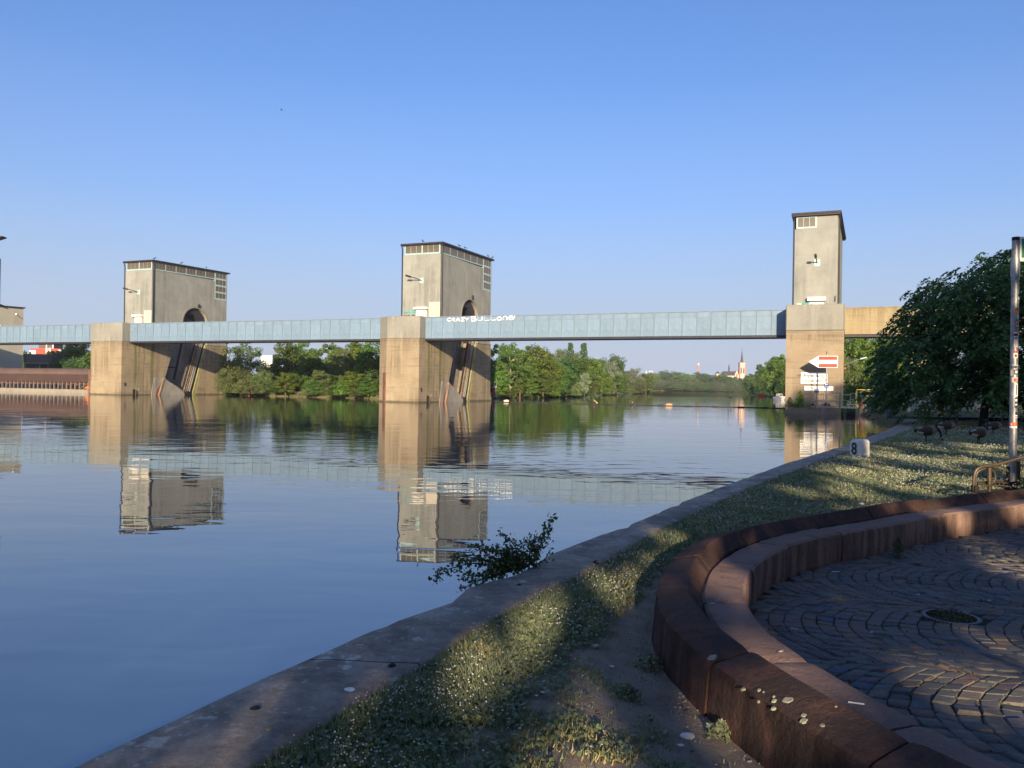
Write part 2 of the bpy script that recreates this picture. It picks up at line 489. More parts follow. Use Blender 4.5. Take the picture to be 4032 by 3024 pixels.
# ------------------------------------------------------------------ the setting: water, quay, lawn, plaza, banks
g = NG('river_water')
v = g.coord((1, 1, 1))
vs_ = g.coord((0.55, 1.0, 1.0))
swell = g.noise(g.coord((0.16, 0.30, 1.0)), 1.0, 2, 0.5, 0.3)
mid = g.noise(g.coord((0.55, 1.25, 1.0)), 1.0, 2, 0.5, 0.4)
fine = g.noise(g.coord((2.2, 5.0, 1.0)), 1.0, 3, 0.55)
zone = g.ramp(g.noise(g.coord((0.022, 0.05, 1.0), loc=(3.1, 0.7, 0)), 1.0, 2, 0.5, 0.6), [(0.44, 0.08), (0.62, 0.8)])
ys = g.sep(v)[1]
band = g.ramp(g.math('MULTIPLY', ys, 0.01), [(0.06, 0.25), (0.16, 0.45), (0.30, 0.8), (0.55, 0.75), (0.72, 0.25), (1.0, 0.2)])
zone = g.math('MULTIPLY', zone, band)
h = g.math('ADD', g.math('MULTIPLY', swell, 0.02), g.math('MULTIPLY', mid, 0.0062))
h = g.math('ADD', h, g.math('MULTIPLY', g.math('MULTIPLY', fine, 0.0035), zone))
h = g.math('ADD', h, g.math('MULTIPLY', g.math('MULTIPLY', mid, 0.008), zone))
nd = g.bsdf((0.022, 0.036, 0.048), 0.008, 0, g.bump(h, 1.0, 1.0), 0.5)
nd.inputs['IOR'].default_value = 3.0
M['water'] = g.m
xs = np.linspace(-1600, 1600, 9); ys_ = np.array([-60., 0, 100, 300, 800, 1500, 3500])
X, Y = np.meshgrid(xs, ys_)
V = np.stack([X.ravel(), Y.ravel(), np.zeros(X.size)], 1)
nx = len(xs)
F = [(j * nx + i, j * nx + i + 1, (j + 1) * nx + i + 1, (j + 1) * nx + i) for j in range(len(ys_) - 1) for i in range(nx - 1)]
props(link('water', np_mesh('water', V, F, M['water'])), kind='structure')

# weir axis: t runs along the footbridges to the far bank, u upstream, away from the camera
WA = 0.3902
B0 = Vector((29.1385, 92.358, 0))
DT = Vector((-math.cos(WA), math.sin(WA), 0))
NU = Vector((math.sin(WA), math.cos(WA), 0))
def wt(t, u, z=0.0):
    return B0 + DT * t + NU * u + Vector((0, 0, z))

# quay wall
q_out = [(-6.5, -5.5), (-3.75, 0.0), (-1.906, 3.437), (-1.423, 4.514), (-0.793, 5.663), (-0.449, 6.169), (-0.365, 6.599), (0.044, 7.062), (0.424, 8.03), (1.415, 9.657), (2.908, 12.416), (6.49, 18.474), (10.81, 25.289), (17.97, 37.203), (25.05, 50.0)]
q_in = [(-5.65, -5.7), (-2.95, -0.3), (-1.146, 3.462), (-0.915, 3.943), (-0.547, 4.739), (-0.096, 5.815), (0.3, 6.6), (0.633, 7.153), (1.1, 8.1), (1.859, 9.601), (3.881, 13.247), (6.9, 18.2), (11.5, 25.4), (19.0, 37.3), (26.1, 50.3)]
qo = np.array(q_out); qi = np.array(q_in)
def xin(y):
    return np.interp(y, qi[:, 1], qi[:, 0])
QZ = 0.75
def arclen(p):
    return np.concatenate([[0], np.cumsum(np.hypot(*np.diff(p, axis=0).T))])
so = arclen(qo); si = arclen(qi)
tt = np.concatenate([np.linspace(0, 0.13, 12), np.linspace(0.13, 0.42, 120)[1:], np.linspace(0.42, 1, 70)[1:]])
Lq = so[-1]
V = []; EDGE = []; ALONG = []
prof = [(0.0, -2.2), (0.0, -0.06), (0.035, 0.0), (0.2, 0.004), (0.45, 0.004), (0.7, 0.002), (0.97, 0.0), (1.0, -0.025), (1.0, -0.9)]
for k, t_ in enumerate(tt):
    s_ = t_ * so[-1]
    o = np.array([np.interp(s_, so, qo[:, 0]), np.interp(s_, so, qo[:, 1])])
    i_ = np.array([np.interp(s_ * si[-1] / so[-1], si, qi[:, 0]), np.interp(s_ * si[-1] / so[-1], si, qi[:, 1])])
    for (w, dz) in prof:
        p = o + (i_ - o) * w
        j = 0.03 * (fnoise(p[0] + p[1], p[1], 3.5, 3) - 0.5) * (1 - w) if w < 0.3 else 0
        zz = QZ + dz + 0.022 * (fnoise(p[0], p[1], 1.6, 5) - 0.5) * (1 if dz > -0.1 else 0)
        jz = -0.05 * max(0, fnoise(p[0], p[1], 3.1, 8) - 0.6) * 4 * (1 - w) if w < 0.05 else 0
        d_ = (i_ - o) / np.linalg.norm(i_ - o)
        V.append((p[0] + d_[0] * j, p[1] + d_[1] * j, zz + jz)); EDGE.append(1 - w); ALONG.append(s_)
n = len(prof)
F = [(k * n + i, k * n + i + 1, (k + 1) * n + i + 1, (k + 1) * n + i) for k in range(len(tt) - 1) for i in range(n - 1)]
F = [f[::-1] for f in F]
g = NG('old_quay_concrete')
v = g.coord()
ea = g.n('ShaderNodeAttribute', _attribute_name='edge')
col = g.ramp(g.noise(v, 1.1, 6, 0.65), [(0.28, (0.27, 0.215, 0.165)), (0.72, (0.48, 0.39, 0.31))])
col = g.mix(1.0, col, g.ramp(g.noise(v, 14, 5, 0.7), [(0.3, 0.72), (0.7, 1.2)]), 'MULTIPLY')
spk = g.ramp(g.noise(v, 46, 2, 0.5), [(0.64, 0.0), (0.70, 1.0)])
col = g.mix(g.math('MULTIPLY', spk, 0.55), col, (0.45, 0.42, 0.37))
vo = g.n('ShaderNodeTexVoronoi'); vo.inputs['Scale'].default_value = 5.5; vo.inputs['Randomness'].default_value = 1.0
wv = g.n('ShaderNodeVectorMath', _operation='ADD')
g.l(v, wv.inputs[0])
nz = g.n('ShaderNodeTexNoise'); nz.inputs['Scale'].default_value = 9; g.l(v, nz.inputs['Vector'])
sc_ = g.n('ShaderNodeVectorMath', _operation='SCALE'); sc_.inputs[3].default_value = 0.16
g.l(nz.outputs['Color'], sc_.inputs[0]); g.l(sc_.outputs[0], wv.inputs[1])
g.l(wv.outputs[0], vo.inputs['Vector'])
lic = g.ramp(vo.outputs['Distance'], [(0.26, 1.0), (0.33, 0.0)])
sel = g.n('ShaderNodeSeparateColor'); g.l(vo.outputs['Color'], sel.inputs[0])
edge_k = g.ramp(ea.outputs['Fac'], [(0.0, 0.16), (0.5, 0.24), (0.8, 0.55), (1.0, 0.9)])
lic = g.math('MULTIPLY', lic, g.math('LESS_THAN', sel.outputs[0], edge_k))
lcol = g.ramp(g.noise(v, 30, 3), [(0.3, (0.46, 0.45, 0.39)), (0.7, (0.68, 0.67, 0.6))])
col = g.mix(g.math('MULTIPLY', lic, 0.75), col, lcol)
vo2 = g.n('ShaderNodeTexVoronoi'); vo2.inputs['Scale'].default_value = 17.0
g.l(wv.outputs[0], vo2.inputs['Vector'])
sel2 = g.n('ShaderNodeSeparateColor'); g.l(vo2.outputs['Color'], sel2.inputs[0])
lic2 = g.math('MULTIPLY', g.ramp(vo2.outputs['Distance'], [(0.22, 1.0), (0.32, 0.0)]), g.math('LESS_THAN', sel2.outputs[0], g.math('MULTIPLY', edge_k, 0.75)))
col = g.mix(g.math('MULTIPLY', lic2, 0.6), col, lcol)
dk = g.ramp(g.noise(v, 2.2, 5, 0.7, 0.4), [(0.40, 0.72), (0.56, 1.0)])
col = g.mix(1.0, col, dk, 'MULTIPLY')
aa = g.n('ShaderNodeAttribute', _attribute_name='along')
jf = g.math('FRACT', g.math('ADD', g.math('MULTIPLY', aa.outputs['Fac'], 0.345), g.math('MULTIPLY', g.noise(v, 3.0, 3), 0.012)))
jl = g.ramp(jf, [(0.0, 1.0), (0.004, 1.0), (0.008, 0.0)])
col = g.mix(g.math('MULTIPLY', jl, 0.8), col, (0.02, 0.018, 0.014))
hh = g.math('ADD', g.noise(v, 22, 6, 0.75), g.math('MULTIPLY', g.noise(v, 4, 3), 1.2))
g.bsdf(col, 0.92, 0, g.bump(hh, 0.8, 0.02), 0.2)
M['quay'] = g.m
me = np_mesh('quay', V, F, M['quay'], smooth=True)
a_ = me.attributes.new('edge', 'FLOAT', 'POINT'); a_.data.foreach_set('value', np.array(EDGE, dtype=np.float32))
a_ = me.attributes.new('along', 'FLOAT', 'POINT'); a_.data.foreach_set('value', np.array(ALONG, dtype=np.float32))
quay = props(link('quay', me), kind='structure')

# sandstone bench: seat front line, far end to near end
sp = catmull([(13.5, 13.6), (11.2, 13.2), (9.3, 12.35), (7.34, 11.24), (5.69, 10.25), (4.51, 9.36), (3.57, 8.66), (2.83, 7.98), (2.28, 7.2), (1.98, 6.5), (1.77, 5.8), (1.70, 5.2), (1.74, 4.75), (1.83, 4.24), (1.98, 3.72), (2.22, 3.15), (2.6, 2.5), (3.1, 1.9)], 14)
sl = arclen(sp)
SU = np.linspace(0, sl[-1], 500)
SP = np.stack([np.interp(SU, sl, sp[:, 0]), np.interp(SU, sl, sp[:, 1])], 1)
TG = np.gradient(SP, axis=0); TG /= np.linalg.norm(TG, axis=1)[:, None]
NO = np.stack([TG[:, 1], -TG[:, 0]], 1)     # outward, to the lawn
def off(o):
    return SP + NO * o
def inside_poly(x, y, poly):
    x = np.asarray(x); y = np.asarray(y)
    c = np.zeros(x.shape, bool)
    j = len(poly) - 1
    for i in range(len(poly)):
        xi, yi = poly[i]; xj, yj = poly[j]
        if yi != yj:
            c ^= ((yi > y) != (yj > y)) & (x < (xj - xi) * (y - yi) / (yj - yi) + xi)
        j = i
    return c
bench_outer = [tuple(p) for p in off(0.62)[::5]] + [(6, -0.5), (16, -0.5), (16, 14.2)]
bench_edge = [tuple(p) for p in off(0.73)[::5]] + [(6, -0.8), (17, -0.8), (17, 14.4)]
plaza_poly = [tuple(p) for p in off(0.05)[::5]] + [(5.5, 0.2), (15, 0.2), (15, 13.6)]
def bench_dist(x, y):
    P = off(0.66)[::6]
    x = np.asarray(x).ravel(); y = np.asarray(y).ravel()
    out = np.empty(len(x))
    for a in range(0, len(x), 20000):
        d2 = (x[a:a + 20000, None] - P[None, :, 0]) ** 2 + (y[a:a + 20000, None] - P[None, :, 1]) ** 2
        out[a:a + 20000] = np.sqrt(d2.min(1))
    return out
def lawn_z(x, y):
    x = np.asarray(x, float); y = np.asarray(y, float)
    dq = x - xin(y)
    z = 0.70 + 0.03 * np.clip(dq, 0, 1) * np.exp(-np.clip(dq, 0, 30) / 1.5)
    z = z + 0.10 * (fnoise(x, y, 0.35, 11) - 0.5) * np.clip(dq / 1.0, 0, 1)
    z = z + 0.012 * np.clip(dq - 8, 0, 60)
    bd = bench_dist(x, y).reshape(x.shape)
    near = np.exp(-(bd / 0.5) ** 2)
    return z * (1 - near) + 0.63 * near + 0.02 * (fnoise(x, y, 3.0, 12) - 0.5)
def dirt_mask(x, y):
    """1 = bare earth, 0 = turf"""
    x = np.asarray(x, float); y = np.asarray(y, float)
    bd = bench_dist(x, y).reshape(x.shape)
    m = fnoise(x, y, 1.5, 21) * 0.75 + fnoise(x, y, 4.5, 22) * 0.35
    k = m - 0.70
    k = k + 0.6 * np.exp(-(bd / 0.30) ** 2)                                    # trodden strip along the bench
    k = k + 0.25 * np.exp(-(((x - 0.25) / 0.9) ** 2 + ((y - 3.3) / 1.1) ** 2))  # worn patch at the near end
    k = k + 0.12 * np.exp(-(((x - 0.85) / 0.35) ** 2 + ((y - 4.9) / 1.3) ** 2))
    dq = x - xin(y)
    k = k - 0.30 * np.exp(-(dq / 0.75) ** 2) * (y > 4.0)
    return np.clip(0.5 + k * 4.0, 0, 1)
ysr = np.concatenate([np.arange(-40, -1, 3.0), np.arange(-1, 13, 0.12), np.arange(13, 50.4, 0.5), [50.35]])
xo = np.concatenate([np.arange(0, 9, 0.12), np.arange(9, 26, 0.5), np.arange(26, 60, 3.0), np.arange(60, 420, 40.0)])
YY, XO = np.meshgrid(ysr, xo, indexing='ij')
XX = xin(YY) - 0.03 + XO
ZZ = lawn_z(XX, YY)
nx = len(xo)
V = np.stack([XX.ravel(), YY.ravel(), ZZ.ravel()], 1)
J, I = np.meshgrid(np.arange(len(ysr) - 1), np.arange(nx - 1), indexing='ij')
F = np.stack([(J * nx + I), (J * nx + I + 1), ((J + 1) * nx + I + 1), ((J + 1) * nx + I)], -1).reshape(-1, 4)
cx = V[F][:, :, 0].mean(1); cy = V[F][:, :, 1].mean(1)
F = F[~inside_poly(cx, cy, [tuple(p) for p in off(0.46)[::5]] + [(6, 0), (15.5, 0), (15.5, 14)])]
g = NG('turf_and_earth')
v = g.coord()
da = g.n('ShaderNodeAttribute', _attribute_name='dirt')
earth = g.ramp(g.noise(v, 5, 6, 0.7), [(0.3, (0.22, 0.165, 0.12)), (0.7, (0.42, 0.32, 0.235))])
earth = g.mix(g.ramp(g.noise(v, 60, 2), [(0.66, 0.0), (0.72, 0.7)]), earth, (0.34, 0.30, 0.25))
turf = g.ramp(g.noise(v, 9, 5, 0.7), [(0.3, (0.12, 0.125, 0.07)), (0.7, (0.24, 0.225, 0.14))])
col = g.mix(da.outputs['Fac'], turf, earth)
g.bsdf(col, 0.95, 0, g.bump(g.noise(v, 26, 6, 0.75), 0.9, 0.03), 0.1)
M['lawn'] = g.m
me = np_mesh('lawn', V, F, M['lawn'], smooth=True)
a_ = me.attributes.new('dirt', 'FLOAT', 'POINT')
a_.data.foreach_set('value', dirt_mask(XX, YY).ravel().astype(np.float32))
props(link('lawn', me), kind='structure')

# banks beyond the weir
def bank(name, edge, side, reach, mat, z1=1.1, z2=2.2):
    e = np.array(edge, float)
    s_ = arclen(e); u_ = np.linspace(0, s_[-1], max(60, int(s_[-1] / 6)))
    P = np.stack([np.interp(u_, s_, e[:, 0]), np.interp(u_, s_, e[:, 1])], 1)
    T = np.gradient(P, axis=0); T /= np.linalg.norm(T, axis=1)[:, None]
    k = 9
    for _ in range(3):
        T = np.stack([np.convolve(np.pad(T[:, c_], k, mode='edge'), np.ones(2 * k + 1) / (2 * k + 1), 'valid') for c_ in (0, 1)], 1)
    Nn = np.stack([-T[:, 1], T[:, 0]], 1) * side
    V = []
    pr = [(-0.3, -1.5), (0.0, -0.1), (0.3, 0.45), (1.2, 0.9), (6, z1), (40, z2), (reach, z2 + 1)]
    for i in range(len(P)):
        w = 1.6 * (fnoise(P[i, 0], P[i, 1], 0.08, 4) - 0.5)
        for (o, z) in pr:
            q = P[i] + Nn[i] * (o + (w if o < 3 else 0))
            V.append((q[0], q[1], z + 0.25 * (fnoise(q[0], q[1], 0.3, 6) - 0.5)))
    n = len(pr)
    F = [(i * n + j, i * n + j + 1, (i + 1) * n + j + 1, (i + 1) * n + j) for i in range(len(P) - 1) for j in range(n - 1)]
    return props(link(name, np_mesh(name, V, F, mat, smooth=True)), kind='structure')
M['bank'] = pm('overgrown_bank', (0.07, 0.075, 0.03), 0.95, 0.4, 0.5, bump=0.05, c2=(0.14, 0.115, 0.06))
w2 = lambda t, u: tuple(wt(t, u)[:2])
left_edge = [w2(300, 60), w2(200, 42), w2(150, 37), w2(112, 31), w2(102, 30), w2(98.6, 20), w2(95, 18), w2(62, 17), w2(56, 30), (-4, 157), (10.8, 187), (27, 274), (51, 371), (75, 470), (112, 640), (148, 850), (165, 905), (230, 925), (330, 900), (450, 880)]
right_edge = [(420, 800), (260, 745), (182, 608), (125, 392), (88, 262), (75, 215), (60, 150), (50, 118), (43, 98), (35, 78), (31.5, 66), (28.5, 53.0), (25.3, 50.6), (60, 50.2)]
bank('left_bank', left_edge, 1, 700, M['bank'])
bank('right_bank', right_edge[::-1][1:], -1, 600, M['bank'], 1.0, 1.4)

# paved plaza floor inside the bench
FZ = 0.55
P = plaza_poly
mb = MB()
ctr = (7.0, 6.0)
vv = [(ctr[0], ctr[1], FZ - 0.022)] + [(p[0], p[1], FZ - 0.022) for p in P]
mb.add(vv, [(0, i, i % len(P) + 1) for i in range(1, len(P) + 1)])
M['joint'] = pm('joint_soil', (0.04, 0.034, 0.025), 0.95, 0.4, 6, bump=0.02, c2=(0.065, 0.06, 0.032))
plaza = props(mb.build('plaza_floor', M['joint']), kind='structure')
g = NG('basalt_setts')
v = g.coord()
oi = g.n('ShaderNodeObjectInfo')
ca = g.n('ShaderNodeAttribute', _attribute_name='stone_rand')
rn = g.math('FRACT', g.math('ADD', oi.outputs['Random'], ca.outputs['Fac']))
col = g.ramp(rn, [(0.0, (0.12, 0.115, 0.11)), (0.4, (0.17, 0.16, 0.145)), (0.7, (0.19, 0.16, 0.135)), (0.9, (0.21, 0.15, 0.12)), (1.0, (0.125, 0.135, 0.16))])
col = g.mix(1.0, col, g.ramp(g.noise(v, 18, 5, 0.7), [(0.3, 0.75), (0.7, 1.2)]), 'MULTIPLY')
g.bsdf(col, 0.95, 0, g.bump(g.noise(v, 45, 4, 0.7), 0.6, 0.008), 0.05)
M['sett'] = g.m
def sandstone(name, lo, hi, grime_lo, grime_max):
    g = NG(name)
    v = g.coord()
    col = g.ramp(g.noise(v, 1.4, 6, 0.65), [(0.28, lo), (0.72, hi)])
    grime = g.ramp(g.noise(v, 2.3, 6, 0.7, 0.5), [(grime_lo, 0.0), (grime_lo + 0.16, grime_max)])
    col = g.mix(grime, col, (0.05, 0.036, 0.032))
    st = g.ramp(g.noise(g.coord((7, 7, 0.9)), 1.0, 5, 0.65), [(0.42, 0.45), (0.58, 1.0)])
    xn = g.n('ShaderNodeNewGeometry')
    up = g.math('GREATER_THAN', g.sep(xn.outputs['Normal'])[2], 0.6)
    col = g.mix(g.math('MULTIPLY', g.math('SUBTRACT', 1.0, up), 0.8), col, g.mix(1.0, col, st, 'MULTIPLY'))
    col = g.mix(1.0, col, g.ramp(g.noise(v, 40, 5, 0.75), [(0.3, 0.82), (0.72, 1.14)]), 'MULTIPLY')
    hh = g.math('ADD', g.noise(v, 30, 6, 0.75), g.math('MULTIPLY', g.noise(v, 6, 4), 1.0))
    hh = g.math('ADD', hh, g.math('MULTIPLY', g.noise(v, 14, 5, 0.7, 0.6), 1.2))
    g.bsdf(col, 0.9, 0, g.bump(hh, 0.9, 0.02), 0.15)
    return g.m
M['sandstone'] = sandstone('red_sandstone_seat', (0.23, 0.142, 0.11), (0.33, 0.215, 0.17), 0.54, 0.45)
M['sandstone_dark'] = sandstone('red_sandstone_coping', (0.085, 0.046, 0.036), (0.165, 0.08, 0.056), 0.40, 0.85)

# ------------------------------------------------------------------ weir piers with lifting towers (local x = -t, y = u)
def seg_norm(p0, p1):
    return (Vector(p1) - Vector(p0)).normalized()
def windows_front(parent, x0, x1, y, z0, z1, groups, per, name='pane', depth=0.05):
    """panes in a band on a wall that faces -y; frame box first"""
    m = MB(); m.box(x0, x1, y - depth, y + 0.2, z0, z1)
    fr = m.build('window_frame', M['frame'], parent)
    gw = (x1 - x0 - 0.16) / groups
    pw = (gw - 0.14) / per
    pm_ = MB(); pm_.box(-pw / 2 + 0.03, pw / 2 - 0.03, -0.02, 0.02, -(z1 - z0) / 2 + 0.2, (z1 - z0) / 2 - 0.14)
    me = pm_.mesh('pane', M['pane'])
    for a in range(groups):
        for b in range(per):
            link('pane', me, fr, (x0 + 0.08 + a * gw + 0.07 + (b + 0.5) * pw, y - depth - 0.005, (z0 + z1) / 2 + 0.02))
    return fr
def windows_side(parent, y0, y1, x, z0, z1, groups, per, rise=0.0, depth=0.05):
    m = MB()
    m.prism_x([(y0, z0), (y1, z0 + rise * (y1 - y0)), (y1, z1 + rise * (y1 - y0)), (y0, z1)], x - 0.2, x + depth)
    fr = m.build('window_frame', M['frame'], parent)
    gw = (y1 - y0 - 0.1) / groups
    pw = (gw - 0.16) / per
    pm_ = MB(); pm_.box(-0.02, 0.02, -pw / 2 + 0.035, pw / 2 - 0.035, -(z1 - z0) / 2 + 0.16, (z1 - z0) / 2 - 0.12)
    me = pm_.mesh('pane', M['pane'])
    for a in range(groups):
        for b in range(per):
            yy = y0 + 0.05 + a * gw + 0.08 + (b + 0.5) * pw
            link('pane', me, fr, (x + depth + 0.005, yy, (z0 + z1) / 2 + 0.02 + rise * (yy - y0)))
    return fr
def wall_lamp(parent, x, y, z, reach=(-1.1, -1.5, 0.42)):
    m = MB(); m.box(x - 0.32, x + 0.32, y - 0.06, y + 0.05, z - 0.4, z + 0.4)
    pl = m.build('lamp_plate', M['frame'], parent)
    e = Vector((x, y - 0.06, z)); h = e + Vector(reach)
    m = MB(); m.tube([e, e + Vector(reach) * 0.6 + Vector((0, 0, 0.05)), h], 0.06, 6)
    m.build('lamp_arm', M['dark_steel'], pl)
    dirn = Vector(reach).normalized()
    m = MB(); m.obox(h + dirn * 0.3, dirn, dirn.orthogonal(), dirn.cross(dirn.orthogonal()), 0.42, 0.13, 0.09)
    m.build('lamp_head', M['dark_steel'], pl, bevel=0.03)
    return pl
ZT = 21.5
def make_pier():
    root = empty('weir_pier')
    # lower body: nose, left half, and the right skin with the slanted roller slot
    m = MB()
    m.prism_z([(-0.05, -1.56), (-5.25, -1.56), (-7.12, -0.3), (-7.12, 4.0), (-0.05, 4.0)], -3, 8.84)
    m.box(-6.3, -2.5, 4.0, 22.6, -3, 9.3)
    m.prism_x([(4.0, -3), (4.95, -3), (7.56, 3.1), (9.75, 9.3), (4.0, 9.3)], -2.5, -0.05)
    m.prism_x([(13.9, -3), (23.3, -3), (23.25, 0.1), (22.65, 1.6), (22.6, 9.28), (17.25, 9.28)], -2.5, -0.05)
    m.build('pier_base', M['conc_low'], root)
    m = MB(); m.prism_z([(0.0, -1.6), (-5.15, -1.6), (-7.18, -0.25), (-7.18, 3.2), (0.0, 3.2)], 8.86, 11.95)
    m.build('pier_cap', M['conc_cap'], root, bevel=0.06)
    m = MB()
    m.box(-6.32, -2.52, 4.5, 22.2, 9.31, ZT)
    arch = [(11.3 + 0.0, 13.05)] + [(14.33 - 3.03 * math.cos(a), 13.05 + 2.85 * math.sin(a)) for a in np.linspace(0.15, math.pi - 0.15, 15)] + [(17.36, 13.05)]
    m.prism_x([(4.5, 9.31), (9.78, 9.31)] + arch + [(17.27, 9.31), (22.2, 9.31), (22.2, ZT), (4.5, ZT)], -2.52, 0.0)
    m.build('tower', M['conc_tower'], root)
    # arch rim, niche lining, gate plate and racks
    m = MB()
    outer = [(14.33 - 3.25 * math.cos(a), 13.05 + 3.07 * math.sin(a)) for a in np.linspace(0.0, math.pi, 17)]
    inner = [(14.33 - 2.97 * math.cos(a), 13.05 + 2.79 * math.sin(a)) for a in np.linspace(0.0, math.pi, 17)]
    for i in range(16):
        m.prism_x([outer[i], outer[i + 1], inner[i + 1], inner[i]], -0.6, 0.05)
    m.build('arch_rim', M['conc_plain'], root)
    m = MB(); m.prism_x([(5.2, -2), (13.8, -2), (17.2, 9.3), (17.3, 13), (14.3, 15.8), (11.4, 13), (9.8, 9.3)], -2.49, -2.42)
    m.build('niche_back', M['niche'], root)
    m = MB()
    m.prism_x([(7.75, 2.6), (12.6, 2.6), (15.1, 12.6), (11.5, 12.6), (9.95, 9.3)], -2.4, -2.15)
    m.box(-2.15, -2.05, 7.8, 12.8, 2.5, 2.68)
    gate = m.build('gate_panel', M['plate_grey'], root)
    m = MB(); m.prism_x([(11.35, 2.7), (11.75, 2.7), (13.9, 11.5), (13.5, 11.5)], -2.15, -1.98); m.prism_x([(8.5, 4.8), (12.2, 4.8), (12.25, 5.0), (8.55, 5.0)], -2.15, -2.02)
    m.build('gate_rib', M['dark_steel'], gate)
    def rack(p0, p1, hw, x0, x1, n, mat):
        mm = MB()
        p0 = Vector((0, *p0)); p1 = Vector((0, *p1)); dr = (p1 - p0).normalized(); sd = Vector((0, dr.z, -dr.y))
        for s in (-1, 1):
            c = (p0 + p1) / 2 + sd * (hw - 0.06) * s
            mm.obox(c + Vector(((x0 + x1) / 2, 0, 0)), dr, sd, (1, 0, 0), (p1 - p0).length / 2, 0.07, (x1 - x0) / 2)
        for i in range(n):
            c = p0 + (p1 - p0) * ((i + 0.5) / n)
            mm.obox(c + Vector(((x0 + x1) / 2, 0, 0)), dr, sd, (1, 0, 0), 0.12, hw - 0.1, (x1 - x0) / 2 - 0.03)
        return mm.build('tooth_rack', mat, root)
    m = MB(); m.prism_x([(11.2, -1), (14.2, -1), (17.05, 9.28), (17.2, 13.0), (15.4, 13.0), (14.6, 9.28)], -0.62, -0.45); m.build('dark_rack_backing', M['dark_steel'], root)  # dark plate added so the gaps between the rack rungs look shaded
    m = MB(); m.prism_x([(16.9, 9.3), (17.22, 9.3), (17.32, 13.0), (16.9, 14.4), (15.6, 15.5), (14.4, 15.75), (13.0, 15.4), (12.4, 14.5), (14.4, 14.7), (16.0, 13.4)], -2.4, -0.45); m.build('dark_jamb_sheet', M['dark_steel'], root)  # dark sheet added over the sunlit jamb so the arch looks shaded inside
    rack((11.9, -0.8), (15.75, 10.6), 0.30, -0.42, -0.26, 26, M['rack'])
    rack((12.75, -0.8), (16.6, 10.6), 0.28, -0.42, -0.22, 30, M['plate_grey'])
    m = MB(); m.prism_x([(13.5, -1.5), (14.3, -1.5), (17.28, 9.28), (16.9, 9.28)], -0.3, -0.09)
    m.build('slot_lining', M['moss_strip'], root)
    m = MB(); m.prism_x([(12.4, -0.5), (13.6, -0.5), (13.3, 0.45), (12.7, 0.7)], -0.3, 0.1)
    m.build('roller_foot', M['black'], root)
    # steel shield of the roller end
    m = MB(); m.prism_x([(4.45, -0.6), (5.1, 2.9), (5.4, 3.08), (7.45, 3.08), (7.6, 2.75), (10.2, 1.5), (11.9, 0.55), (12.3, -0.6)], -0.04, 0.06)
    sh = m.build('roller_shield', M['plate_grey'], root)
    m = MB(); m.prism_x([(6.05, -0.6), (7.2, 2.72), (7.7, 2.5), (10.0, 1.35), (11.6, 0.4), (12.0, -0.6)], 0.06, 0.32)
    m.build('shield_front', M['plate_grey'], sh)
    m = MB(); m.prism_x([(5.7, -0.6), (5.95, -0.6), (7.1, 2.75), (6.85, 2.8)], 0.06, 0.4)
    m.build('shield_edge', M['rack'], sh)
    m = MB(); m.prism_x([(5.15, -0.6), (5.65, -0.6), (6.65, 2.3), (6.3, 1.7), (5.5, 0.7)], 0.055, 0.12)
    m.build('shield_rust', M['rust'], sh)
    # brown fender on the cut corner, hatch and mooring hook on the side
    a = Vector((-5.27, -1.56, 0)); b = Vector((-7.1, -0.32, 0)); dr = (b - a).normalized(); nn = Vector((-dr.y, dr.x, 0)); nn = nn if nn.y < 0 else -nn
    m = MB(); m.obox(a + dr * 0.42 + nn * 0.05 + Vector((0, 0, 1.5)), dr, nn, (0, 0, 1), 0.34, 0.08, 2.6)
    m.build('corner_fender', M['rust'], root)
    m = MB(); m.box(-0.06, 0.0, -0.95, -0.6, 1.5, 2.05); m.build('recess_hatch', M['dark_steel'], root)
    m = MB(); m.box(-0.1, 0.14, 0.75, 1.1, -0.4, 0.95); hk = m.build('mooring_hook', M['black'], root)
    m = MB(); m.box(-0.02, 0.16, 1.12, 1.3, -0.4, 0.8); m.build('hook_face', M['rack'], hk)
    m = MB(); m.tube([(0.0, 2.0, 0.95), (0.06, 2.0, 0.95)], 0.26, 12); m.build('ring_recess', M['conc_plain'], root)
    m = MB(); m.box(-0.05, 0.07, 17.25, 22.62, 9.22, 9.36); m.build('side_ledge', M['conc_plain'], root)
    # front wall of the tower
    wall_lamp(root, -3.2, 4.5, 17.7, (-1.15, -1.3, 0.4))
    m = MB(); m.box(-4.0, -2.3, 4.42, 4.6, 11.96, 13.45); dr_ = m.build('tower_door', M['white_dirty'], root)
    m = MB(); m.box(-4.2, -2.05, 3.95, 4.5, 13.46, 13.78); m.build('door_canopy', M['white'], dr_)
    m = MB()
    for i in range(7):
        cx_ = -3.9 + 0.23 * i; cz = 12.25 + 0.12 * math.sin(i * 2.3)
        m.tube([(cx_, 4.41, cz), (cx_ + 0.1, 4.40, cz + 0.3), (cx_ + 0.2, 4.41, cz + 0.02)], 0.03, 4, flat=0.5)
    m.build('door_scribble', M['red'], dr_)
    m = MB(); m.box(-1.9, -0.12, 4.47, 4.6, 12.0, 14.5); m.build('render_patch', M['patch'], root)
    # window band under the roof
    windows_front(root, -6.15, -0.25, 4.55, 21.52, 22.98, 2, 3)
    windows_side(root, 4.8, 19.0, -0.05, 21.52, 22.92, 6, 3, rise=0.016)
    # tall corner window going down at the back
    m = MB(); m.box(-0.3, 0.02, 19.02, 22.0, 18.0, 23.15)
    fr = m.build('corner_window_frame', M['frame'], root)
    pmx = MB(); pmx.box(-0.02, 0.02, -0.39, 0.39, -0.48, 0.48); me = pmx.mesh('pane', M['pane'])
